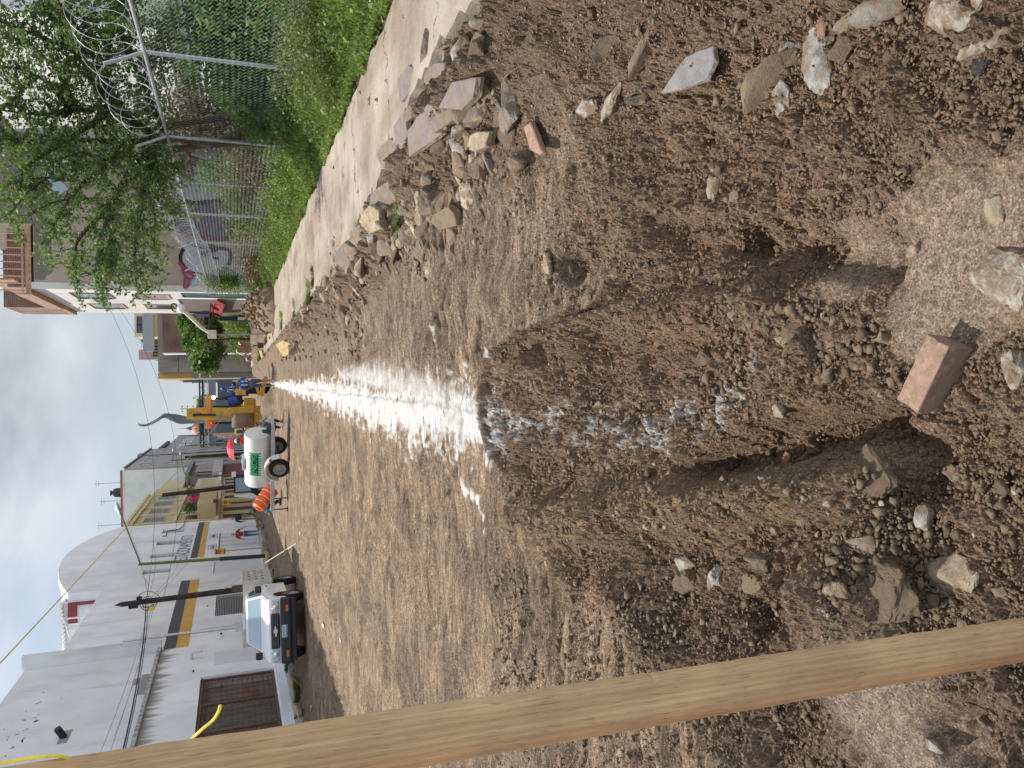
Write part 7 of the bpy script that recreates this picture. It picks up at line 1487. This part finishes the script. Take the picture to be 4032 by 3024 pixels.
    m = MB(); m.bbox(-1.35, -.42, Y+.9, Y+3.6, .75, 1.25, .06); m.bbox(-1.2, -.5, Y+3.6, Y+5.0, .8, 1.5, .06); m.build('chassis', MJCB, e); m = MB(); m.bbox(-.75, -.25, Y+1.3, Y+1.8, 1.36, 1.9, .05); m.build('seat', MBLKP, e)
    a = Pp(955, 1536, 1.3)
    for x in (a[0], a[0]-1.75): wheel(e, (0, 0, 0), .62, .42, 'X', True) if False else None
    def w2(x):
        T = Matrix.Translation((x, Y+1.3, .66)) @ Matrix.Rotation(rad(90), 4, 'Y'); m = MB(); m.lathe([(.35, -.2), (.55, -.23), (.63, -.18), (.66, -.1), (.66, .1), (.63, .18), (.55, .23), (.35, .2)], 30, T)
        for i in range(24):
            q = i*2*math.pi/24; Q = T @ Matrix.Rotation(q, 4, 'Z'); s = 1 if i % 2 else -1; m.box(.65, .69, -.03, .03, min(0, s*.2), max(0, s*.2), Q)
        wh = m.build('tyre', MTYRE, e, smooth=False); m = MB(); m.lathe([(0, -.1), (.33, -.12), (.36, -.2), (.36, .2), (.33, .12), (0, .1)], 20, T); m.build('rim', MJCB, wh, smooth=True)
    w2(a[0]+.05); w2(a[0]-1.85)
    bar('stabiliser', [(1048, 1482), (1035, 1525), (1030, 1560)], [.16, .2, .2], .15, MJCB, -.1); bar('stabiliser_ram', [(998, 1500), (1010, 1522), (1020, 1555)], [.05, .12, .12], .12, MJCB, .1); bar('stabiliser', [(1005, 1660), (1020, 1672), (1030, 1682)], [.12, .14, .14], .12, MJCB, -.1)
    m = MB(); a = Pp(935, 1545, .2); m.bbox(a[0]-.13, a[0]+.16, Y+.1, Y+.3, a[2]-.35, a[2]+.08, .03); m.build('mud_flap_box', MJCB, e); m = MB(); a = Pp(975, 1660, .8); m.bbox(a[0]-.35, a[0]+.7, Y+.5, Y+.85, .35, 1.25, .04); m.build('rear_frame', MJCB, e)
backhoe()
def mini_cab():
    Y = 50; def_ = lambda x, y: gy(x, y, Y); a = def_(920, 1943); b = def_(1000, 1873); x0, x1 = float(a[0]), float(b[0]); zt, zb = float(a[2]), float(b[2]); e = empty('compact_loader', ((x0+x1)/2, Y, 0), 'small white and black loader cab behind the left end of the tank', 'loader')
    m = MB(); m.bbox(x0, x1, Y, Y+1.2, zt-.1, zt, .03)
    for x in (x0, x1-.08): m.box(x, x+.08, Y, Y+.08, zb, zt-.1); m.box(x, x+.08, Y+1.1, Y+1.18, zb, zt-.1)
    m.build('cab_frame', MBLKP, e); m = MB(); m.box(x0+.081, x1-.081, Y+.02, Y+.04, zb+.2, zt-.12); m.build('cab_glass', MGW, e); m = MB(); m.bbox(x0-.15, x1+.05, Y+.1, Y+1.6, .35, zb+.2, .05); m.build('engine_body', MBLKP, e); m = MB(); m.prism([(x0-.2, Y-.05, zt-.05), (x0-.1, Y-.05, zt-.05), (x0-.05, Y-.05, zb+.1), (x0-.35, Y-.05, zb-.3), (x0-.38, Y-.05, zb)], (0, .2, 0)); m.build('lift_arm', MWHT, e); m = MB(); m.box(x1, x1+.3, Y-.05, Y+.2, zt-.15, zt+.1); m.build('lift_arm', MWHT, e)
    for x in (x0-.1, x1): wheel(e, (x-e.location.x, .4, .35), .35, .25, 'X')
mini_cab()
def suv():
    c = gy(972, 1430, 72); e = empty('parked_car', (float(c[0]), 72, .15), 'dark blue-grey people carrier parked beyond the clay pipes, seen from behind', 'car', rz=rad(-4)); md = mat('dark blue-grey car paint', (.035, .045, .055), .25, .1, 2, coat=.6)
    m = MB(); prof = [(0, .35, .86), (-.05, .75, .88), (.02, 1.0, .86), (.35, 1.55, .68), (.7, 1.62, .66), (2.8, 1.60, .66), (3.6, 1.05, .8), (4.5, .9, .82), (4.6, .4, .84)]; vs = [(s*w, y, z) for y, z, w in prof for s in (-1, 1)]; n = len(prof); m.add(vs, [(2*i, 2*i+1, 2*i+3, 2*i+2) for i in range(n-1)]+[tuple(2*i for i in range(n-1, -1, -1)), tuple(2*i+1 for i in range(n)), (0, 2*n-2, 2*n-1, 1)]); m.build('body', md, e, local=True)
    m = MB(); m.prism([(-.72, .045, 1.08), (.72, .045, 1.08), (.6, .31, 1.5), (-.6, .31, 1.5)], (0, -.02, .005)); m.build('rear_window', MGW, e, local=True); m = MB(); m.box(-.22, .22, -.07, -.06, .78, .9); m.build('number_plate', MW, e, local=True)
    for s in (-1, 1): m = MB(); m.box(min(s*.7, s*.88), max(s*.7, s*.88), -.06, .1, .8, 1.02); m.build('tail_light', MRED, e, local=True)
    for y in (.8, 3.7):
        for s in (-1, 1): wheel(e, (s*.8, y, .31), .31, .2, 'X')
    # second car farther
    c = gy(950, 1520, 90); e = empty('parked_car', (float(c[0]), 90, .0), 'dim dark car farther down the street between the parked car and the backhoe', 'car'); m = MB(); m.add([(s*w*1.0, y, z) for y, z, w in prof for s in (-1, 1)], [(2*i, 2*i+1, 2*i+3, 2*i+2) for i in range(n-1)]+[tuple(2*i for i in range(n-1, -1, -1)), tuple(2*i+1 for i in range(n))]); m.build('body', mat('grey car paint', (.10, .105, .11), .3), e, local=True); m = MB(); m.prism([(-.72, .045, 1.08), (.72, .045, 1.08), (.6, .31, 1.5), (-.6, .31, 1.5)], (0, -.02, .005)); m.build('rear_window', MGW, e, local=True)
suv()
def pipes():
    mt = mat('pink clay pipe', (.58, .28, .22), .7, .1, 4); mi = mat('pipe inside shade', (.20, .10, .08), .9)
    for i, (x, y) in enumerate(((955, 1346), (982, 1338), (985, 1362), (958, 1368), (945, 1378), (963, 1387), (988, 1386), (984, 1411))):
        p = gy(x, y, 52); m = MB(); T = Matrix.Translation((float(p[0]), 52, float(p[2])+.03)) @ Matrix.Rotation(rad(-90+3), 4, 'X') @ Matrix.Rotation(rad(0), 4, 'Z'); m.lathe([(.15, 0), (.185, 0), (.19, .12), (.165, .14), (.165, 1.1), (.145, 1.1), (.145, .02), (.15, 0)], 20, T)
        tag(m.build('clay_pipe', mt, smooth=True), ['pink clay pipe at the upper right of the stack', 'pink clay pipe at the lower right corner of the stack', 'bottom row clay pipe behind the flower pot plant', 'middle row clay pipe above the pot plant', 'topmost pink clay pipe', 'second row clay pipe left of the middle', 'bottom row clay pipe left of the middle', 'leftmost clay pipe of the stack'][i], 'pipe', 'stack of clay pipes')
pipes()
def pot():
    p = gz(1037, 1360, .25); e = empty('potted_plant', (float(p[0]), float(p[1]), .25), 'potted strap-leaved plant standing on the sidewalk edge before the clay pipes', 'plant'); s = float(p[1])/FP; m = MB(); m.lathe([(0, 0), (9*s, 0), (12*s, 21*s), (10*s, 21*s), (10*s, 18*s), (0, 18*s)], 16, Matrix.Translation((float(p[0]), float(p[1]), .25))); m.build('pot', mat('dark terracotta', (.09, .045, .04), .8), e, smooth=True)
    m = MB(); rr = random.Random(2)
    for i in range(12):
        a = rr.uniform(0, 6.28); h = rr.uniform(.3, .65); L_ = rr.uniform(.1, .35); b = Vector((p[0], p[1], .25+20*s)); P = [b+Vector((math.cos(a)*L_*u*u, math.sin(a)*L_*u*u, h*(u-.3*u*u))) for u in (0, .3, .6, .85, 1)]; w = Vector((-math.sin(a), math.cos(a), 0))*.025; vs = []
        for q, k in zip(P, (.5, 1, 1, .7, .1)): vs += [q+w*k, q-w*k]
        m.add(vs, [(2*j, 2*j+1, 2*j+3, 2*j+2) for j in range(4)])
    m.build('leaves', MMID, e)
pot()
# ------------------------------------------------------------------ people
def skin(pts, edges, rads, mt, name, par, sub=1, root=0):
    me = bpy.data.meshes.new(name); me.from_pydata([tuple(p) for p in pts], edges, []); ob = bpy.data.objects.new('tmp', me); C.objects.link(ob)
    ob.modifiers.new('s', 'SKIN'); 
    for i, r_ in enumerate(rads): me.skin_vertices[0].data[i].radius = r_ if isinstance(r_, tuple) else (r_, r_)
    me.skin_vertices[0].data[root].use_root = True
    sm = ob.modifiers.new('u', 'SUBSURF'); sm.levels = sub; sm.render_levels = sub
    bpy.context.view_layer.update(); dg = bpy.context.evaluated_depsgraph_get(); m2 = bpy.data.meshes.new_from_object(ob.evaluated_get(dg)); bpy.data.objects.remove(ob); m2.materials.clear(); m2.materials.append(mt); m2.polygons.foreach_set('use_smooth', [True]*len(m2.polygons))
    m2.name = name; o = bpy.data.objects.new(name, m2); C.objects.link(o); o.parent = par; return o
MSKIN = mat('brown skin', (.30, .16, .10), .6, .08, 6); MSKINL = mat('light brown skin', (.42, .26, .18), .6, .08, 6); MHAIR = mat('dark hair', (.02, .015, .012), .6); MHAIRG = mat('grey hair', (.35, .34, .33), .7)
def person(label, loc, rz, H, J, shirt, legs, skinm, hair, shorts=False, shoe=None, sleeve=.5, helmet=None, vest=None, cap=None):
    """J: joints in metres for a 1.72 m figure facing -Y; x to the viewer's right when rz=0"""
    e = empty('person', loc, label, 'person', rz=rz); k = H/1.72; e.scale = (k, k, k); V = lambda *a: Vector(a)
    j = dict(pel=V(0, 0, .93), ch=V(0, 0, 1.25), nk=V(0, 0, 1.45), hd=V(0, -.01, 1.60), sl=V(.18, 0, 1.40), sr=V(-.18, 0, 1.40), el=V(.25, .02, 1.12), er=V(-.25, .02, 1.12), wl=V(.27, -.06, .88), wr=V(-.27, -.06, .88),
             hl=V(.10, 0, .88), hr=V(-.10, 0, .88), kl=V(.11, -.02, .48), kr=V(-.11, -.02, .48), al=V(.12, .02, .09), ar=V(-.12, .02, .09), tl=V(.13, -.14, .04), tr=V(-.13, -.14, .04)); j.update({a: Vector(b) for a, b in J.items()})
    pts = [j['pel'], j['ch'], j['nk'], j['nk'].lerp(j['hd'], .6)]; ed = [(0, 1), (1, 2), (2, 3)]; R = [(.13, .10), (.15, .11), (.055, .055), .055]
    for s in 'lr':
        b = len(pts); pts += [j['s'+s], j['e'+s], j['w'+s]]; ed += [(1, b), (b, b+1), (b+1, b+2)]; R += [.065, .042, .028]
        d = (j['w'+s]-j['e'+s]).normalized(); side = d.orthogonal().normalized(); side = V(0, 1, 0) if abs(d.y) < .8 else V(0, 0, 1); up = d.cross(side).normalized(); palm = j['w'+s]+d*.06; pts.append(palm); ed.append((b+2, b+3)); R.append((.034, .02))
        for i, (o_, L_) in enumerate(((-.028, .065), (-.010, .078), (.009, .072), (.027, .055))):
            c = len(pts); pts += [palm+d*.035+side*o_, palm+d*(.035+L_*.55)+side*o_*1.1+up*.01, palm+d*(.035+L_)+side*o_*1.1+up*.03]; ed += [(b+3, c), (c, c+1), (c+1, c+2)]; R += [.010, .009, .008]
        c = len(pts); pts += [palm+side*-.045+d*-.005+up*.012, palm+side*-.06+d*.035+up*.02]; ed += [(b+3, c), (c, c+1)]; R += [.011, .009]
    for s in 'lr':
        b = len(pts); pts += [j['h'+s], j['k'+s], j['a'+s], j['t'+s]]; ed += [(0, b), (b, b+1), (b+1, b+2), (b+2, b+3)]; R += [.085, .057, .038, (.04, .03)]
    body = skin(pts, ed, R, skinm, 'body', e, 1)
    # head joined to the body mesh
    hm = MB(); T = Matrix.Translation(j['hd']+V(0, 0, .02)) @ Matrix.Rotation(J.get('_tilt', (0, 0, 0))[0] if '_tilt' in J else 0, 4, 'X'); hm.ell((0, 0, 0), (.075, .095, .115), 14, 10, T); hm.ell((0, -.045, -.06), (.05, .045, .05), 10, 8, T); hm.ell((0, -.1, -.01), (.014, .02, .028), 8, 6, T)
    for s in (-1, 1): hm.ell((s*.077, .005, -.005), (.012, .022, .032), 8, 6, T)
    bm = bmesh.new(); bm.from_mesh(body.data); me = bpy.data.meshes.new('h'); me.from_pydata(hm.v, [], hm.f); bm.from_mesh(me); bm.to_mesh(body.data); bm.free(); bpy.data.meshes.remove(me); body.data.polygons.foreach_set('use_smooth', [True]*len(body.data.polygons))
    m = MB(); m.ell((0, .012, .028), (.084, .10, .105), 14, 8, T); o = m.build('hair', hair, e, local=True, smooth=True)
    f = MB()
    for s in (-1, 1): f.ell((s*.03, -.088, .008), (.012, .01, .007), 8, 6, T)
    f.ell((0, -.088, -.062), (.024, .008, .006), 8, 6, T); f.build('face_features', mat('dark brown', (.05, .02, .015), .5), body, local=True)
    if helmet: m = MB(); m.lathe([(.135, .02), (.13, .05), (.115, .10), (.07, .145), (0, .155)], 18, T); m.lathe([(.15, .015), (.15, .03), (.12, .03)], 18, T); m.build('helmet', helmet, e, local=True, smooth=True)
    if cap: m = MB(); m.lathe([(.095, .04), (.1, .09), (.07, .13), (0, .14)], 16, T); m.ell((0, -.12, .05), (.06, .06, .01), 10, 4, T); m.build('cap', cap, e, local=True, smooth=True)
    # shirt
    P = [j['pel']+V(0, 0, .02), j['ch'], j['nk']-V(0, 0, .04)]; E = [(0, 1), (1, 2)]; Q = [(.155, .12), (.175, .13), (.075, .07)]
    for s in 'lr':
        b = len(P); P += [j['s'+s], j['s'+s].lerp(j['e'+s], min(1, sleeve*2))]; E += [(1, b), (b, b+1)]; Q += [.082, .062]
        if sleeve > .5: P.append(j['e'+s].lerp(j['w'+s], .9)); E.append((b+1, b+2)); Q.append(.042)
    sh = skin(P, E, Q, shirt, 'shirt', e, 1)
    if vest:
        for s in (-1, 1): m = MB(); m.tube([j['ch']+V(s*.07, .135, .12), j['ch']+V(s*.075, .150, -.02), j['ch']+V(s*.075, .140, -.13)], .022, 6); m.build('reflective_stripe', vest, sh, local=True)
    P = [j['pel']-V(0, 0, .0)]; E = []; Q = [(.15, .12)]
    for s in 'lr':
        b = len(P); P += [j['h'+s], j['k'+s].lerp(j['h'+s], .1) if shorts else j['k'+s]]; E += [(0, b), (b, b+1)]; Q += [.105, .085 if shorts else .072]
        if not shorts: P.append(j['a'+s]+V(0, 0, .03)); E.append((b+1, b+2)); Q.append(.055)
    skin(P, E, Q, legs, 'shorts' if shorts else 'trousers', e, 1)
    for s in 'lr':
        m = MB(); a = j['a'+s]; t_ = j['t'+s]; m.tube([a+V(0, .04, -.04), a+V(0, 0, -.03), a.lerp(t_, .6), t_+V(0, -.02, 0)], [.045, .052, .048, .035], 10); m.build('shoe', shoe or MBLKP, e, local=True, smooth=True)
    return e
MBLU = mat('royal blue cloth', (.045, .10, .36), .8, .12, 6); MNV = mat('navy cloth', (.02, .03, .07), .85, .15, 6); MREDC = mat('dark red cloth', (.30, .03, .04), .85, .1, 6); MJEAN = mat('blue jeans', (.07, .11, .20), .85, .15, 8); MKH = mat('khaki cloth', (.28, .25, .18), .85, .1, 6); MLIME = mat('lime reflective tape', (.55, .75, .25), .5); MSHOE = mat('dusty pale shoes', (.42, .38, .33), .8)
p = gz(1086, 1510, 0.)
person('worker in blue shirt with lime stripes and navy shorts, back turned beside the backhoe', (float(p[0])+.02, float(p[1]), float(gz_h(float(p[0]), float(p[1])))), math.pi+.1, 1.66, dict(er=(-.27, .02, 1.12), wr=(-.25, .02, .85), el=(.26, -.06, 1.14), wl=(.18, -.26, 1.02), tr=(-.15, -.12, .04)), MBLU, mat('slate blue cloth', (.07, .09, .16), .85), MSKIN, MHAIR, True, MSHOE, .45, vest=MLIME, cap=MBLKP)
p = gy(890, 1575, 36.6)
person('backhoe operator in royal blue shirt leaning forward under the canopy', (float(p[0]), 36.7, 1.02), rad(170), 1.70, dict(pel=(0, .1, .40), ch=(0, -.12, .72), nk=(0, -.26, .86), hd=(0, -.36, .90), sl=(.18, -.12, .84), sr=(-.18, -.12, .84), el=(.27, -.3, .62), er=(-.27, -.3, .62), wl=(.2, -.52, .55), wr=(-.2, -.52, .55), hl=(.1, .08, .40), hr=(-.1, .08, .40), kl=(.13, -.36, .42), kr=(-.13, -.36, .42), al=(.13, -.40, .09), ar=(-.13, -.40, .09), tl=(.13, -.55, .04), tr=(-.13, -.55, .04)), mat('bright blue cloth', (.05, .11, .50), .8), MNV, MSKIN, MHAIR)
p = gy(868, 1536, 40)
person('worker in blue vest with lime stripes standing in dust right of the canopy, back turned', (float(p[0])+.1, 40, .55), math.pi-.2, 1.66, {}, MBLU, MNV, MSKIN, MHAIR, False, None, .5, vest=MLIME, helmet=mat('blue helmet', (.04, .10, .45), .4))
p = gz(1083, 1918, 0.); p = (-4.55, 31.5)
person('crouching worker in bright blue jacket behind the trailer drawbar', (p[0]+.15, p[1], .0), rad(-70), 1.65, dict(pel=(0, .12, .45), ch=(0, -.1, .78), nk=(0, -.24, .92), hd=(0, -.34, .98), sl=(.18, -.14, .88), sr=(-.18, -.14, .88), el=(.25, -.32, .62), er=(-.25, -.32, .62), wl=(.14, -.48, .5), wr=(-.14, -.48, .5), hl=(.1, .12, .42), hr=(-.1, .12, .42), kl=(.15, -.25, .52), kr=(-.15, -.25, .52), al=(.14, .0, .09), ar=(-.14, .0, .09), tl=(.14, -.16, .04), tr=(-.14, -.16, .04)), mat('sky blue jacket', (.05, .19, .50), .8), MNV, MSKIN, MHAIR, False, None, 1.0, cap=MBLKP)
p = gz(1010, 2050, .2)
person('man in navy jumper and khaki trousers walking along the white wall', (-9.55, 60.5, .2), rad(15), 1.74, dict(kl=(.10, -.15, .50), al=(.11, -.22, .09), tl=(.11, -.38, .05), kr=(-.10, .02, .48), ar=(-.1, .22, .12), tr=(-.1, .1, .04), el=(.28, .06, 1.14), er=(-.28, .02, 1.14)), MNV, MKH, MSKINL, MHAIRG, False, None, 1.0)
person('man in dark red shirt and blue jeans walking before the parking gate', (-9.5, 53.6, .2), rad(10), 1.74, dict(kl=(.10, -.12, .50), al=(.11, -.18, .09), tl=(.11, -.34, .05), kr=(-.10, .04, .48), ar=(-.1, .24, .12), tr=(-.1, .12, .04), el=(.32, .02, 1.16), wl=(.40, -.02, .93), er=(-.30, .02, 1.14), wr=(-.33, -.05, .9)), MREDC, MJEAN, MSKINL, MHAIRG)
p = gy(936, 1806, 40)
person('person with dark hair and pale green top standing under the red umbrella', (float(p[0]), 40, 0), rad(20), 1.62, dict(el=(.26, -.12, 1.15), wl=(.16, -.20, 1.38)), mat('pale green cloth', (.42, .60, .52), .8), MNV, MSKIN, MHAIR)
e = empty('umbrella', (float(p[0])+.45, 39.9, 1.35), 'bright red umbrella held open behind the tank', 'umbrella'); c_ = gy(892, 1765, 39.9); xr = .62
m = MB(); vs = [(0, 0, 0)]; n = 8
T = Matrix.Translation((float(c_[0]), 39.9, float(c_[2])))
rings = [(0.0, 0.0), (.25, -.04), (.48, -.16), (.62, -.33)]; m.lathe([(r_, z) for r_, z in rings], 8, T); m.build('canopy', mat('red umbrella cloth', (.62, .03, .05), .6, .05, 3), e); m = MB(); m.tube([(float(c_[0]), 39.9, float(c_[2])+.04), (float(c_[0])-.02, 39.85, 1.3)], .012, 6); m.build('shaft', MBLK, e)
for i in range(8): a = i*math.pi/4; m = MB(); m.tube([tuple(T @ Vector((r_*math.cos(a), r_*math.sin(a), z-.005))) for r_, z in rings], .006, 4); m.build('rib', MBLK, e)
p = gy(934, 1735, 44)
person('person in white helmet and red shirt behind the right part of the tank', (float(p[0]), 44, 0), rad(200), 1.62, {}, mat('bright red cloth', (.65, .05, .03), .8), MNV, MSKIN, MHAIR, helmet=mat('white helmet', (.82, .82, .82), .35))
person('person crouching low behind the right end of the trailer, dark trousers showing under it', (-1.35, 29.4, 0), rad(30), 1.55, dict(pel=(0, .12, .42), ch=(0, -.05, .72), nk=(0, -.15, .86), hd=(0, -.22, .95), sl=(.18, -.08, .84), sr=(-.18, -.08, .84), el=(.25, -.28, .62), er=(-.25, -.28, .62), wl=(.14, -.42, .5), wr=(-.14, -.42, .5), hl=(.1, .12, .40), hr=(-.1, .12, .40), kl=(.15, -.28, .50), kr=(-.15, -.28, .50), al=(.14, -.05, .09), ar=(-.14, -.05, .09), tl=(.14, -.2, .04), tr=(-.14, -.2, .04)), mat('grey cloth', (.3, .31, .32), .8), MNV, MSKIN, MHAIR, False, MSHOE)
# odds and ends
a = gy(838, 1710, 60); m = MB(); m.tube([(float(a[0]), 60, 0), (float(a[0])-.05, 60, float(a[2]))], [.09, .10], 8); tag(m.build('wooden_post', mat('pale timber', (.55, .38, .22), .8)), 'pale bare wooden post beside the red umbrella', 'post')
e = empty('small_machine', (-2.2, 41, 0), 'small yellow machine cab with a green window behind the tank', 'machine'); a = gy(925, 1712, 41); b = gy(965, 1688, 41); m = MB(); m.bbox(float(a[0]), float(b[0]), 41, 41.6, .3, float(a[2]), .03); m.build('cab', mat('pale yellow cab', (.66, .56, .25), .6), e); window(e, 'Y', 41, float(a[0])+.08, float(b[0])-.06, float(a[2])-.38, float(a[2])-.1, -1, MBLKP, mat('green glass', (.2, .35, .28), .2), bars=1, fw=.03)
for (x, y, lab) in ((1183, 2100, 'crumpled white plastic scrap on the road near the rope stake'), (1176, 2240, 'long torn white plastic strip on the road behind the truck'), (1275, 2460, 'small white paper scrap in front of the truck'), (1345, 2515, 'white paper scrap farthest out on the graded road'), (1228, 2788, 'pale green bottle lying at the edge of the opposite rubble')):
    p = gp(x, y); me = rock_mesh('litter', int(x), MPVC if 'green' not in lab else mat('green bottle', (.25, .5, .35), .3), .30 if 'long' not in lab else .25, .5 if 'long' in lab else .28, .10, 10, .1, 1); o = bpy.data.objects.new('litter', me); C.objects.link(o); o.location = (p[0], p[1], p[2]+.02); o.rotation_euler = (0, 0, x); o.scale = (.55, .55, .5); tag(o, lab, 'litter')
p = gy(906, 1005+0, 27); m = MB(); T = Matrix.Translation((5.35, 27.3, 1.35)) @ Matrix.Rotation(.3, 4, 'X'); m.lathe([(0, 0), (.045, 0), (.048, .2), (.03, .27), (.015, .30), (.015, .34), (0, .34)], 12, T); bo = m.build('plastic_bottle', mat('clear white bottle', (.7, .7, .7), .3), smooth=True); tag(bo, 'empty plastic bottle with red label caught in the weeds behind the fence', 'bottle'); m = MB(); m.lathe([(.05, .06), (.05, .16)], 12, T); m.build('label', MRED, bo)
a = gx(545, 425, 5.3); me = rock_mesh('nest', 77, mat('dark nest twigs', (.03, .025, .02), .9), .35, .3, .3, 14, .2, 2); o = bpy.data.objects.new('bird_nest', me); C.objects.link(o); q = gy(262, 435, 17.4); o.location = tuple(q); tag(o, 'dark bird nest in the fork of a branch of the leafy tree', 'nest')
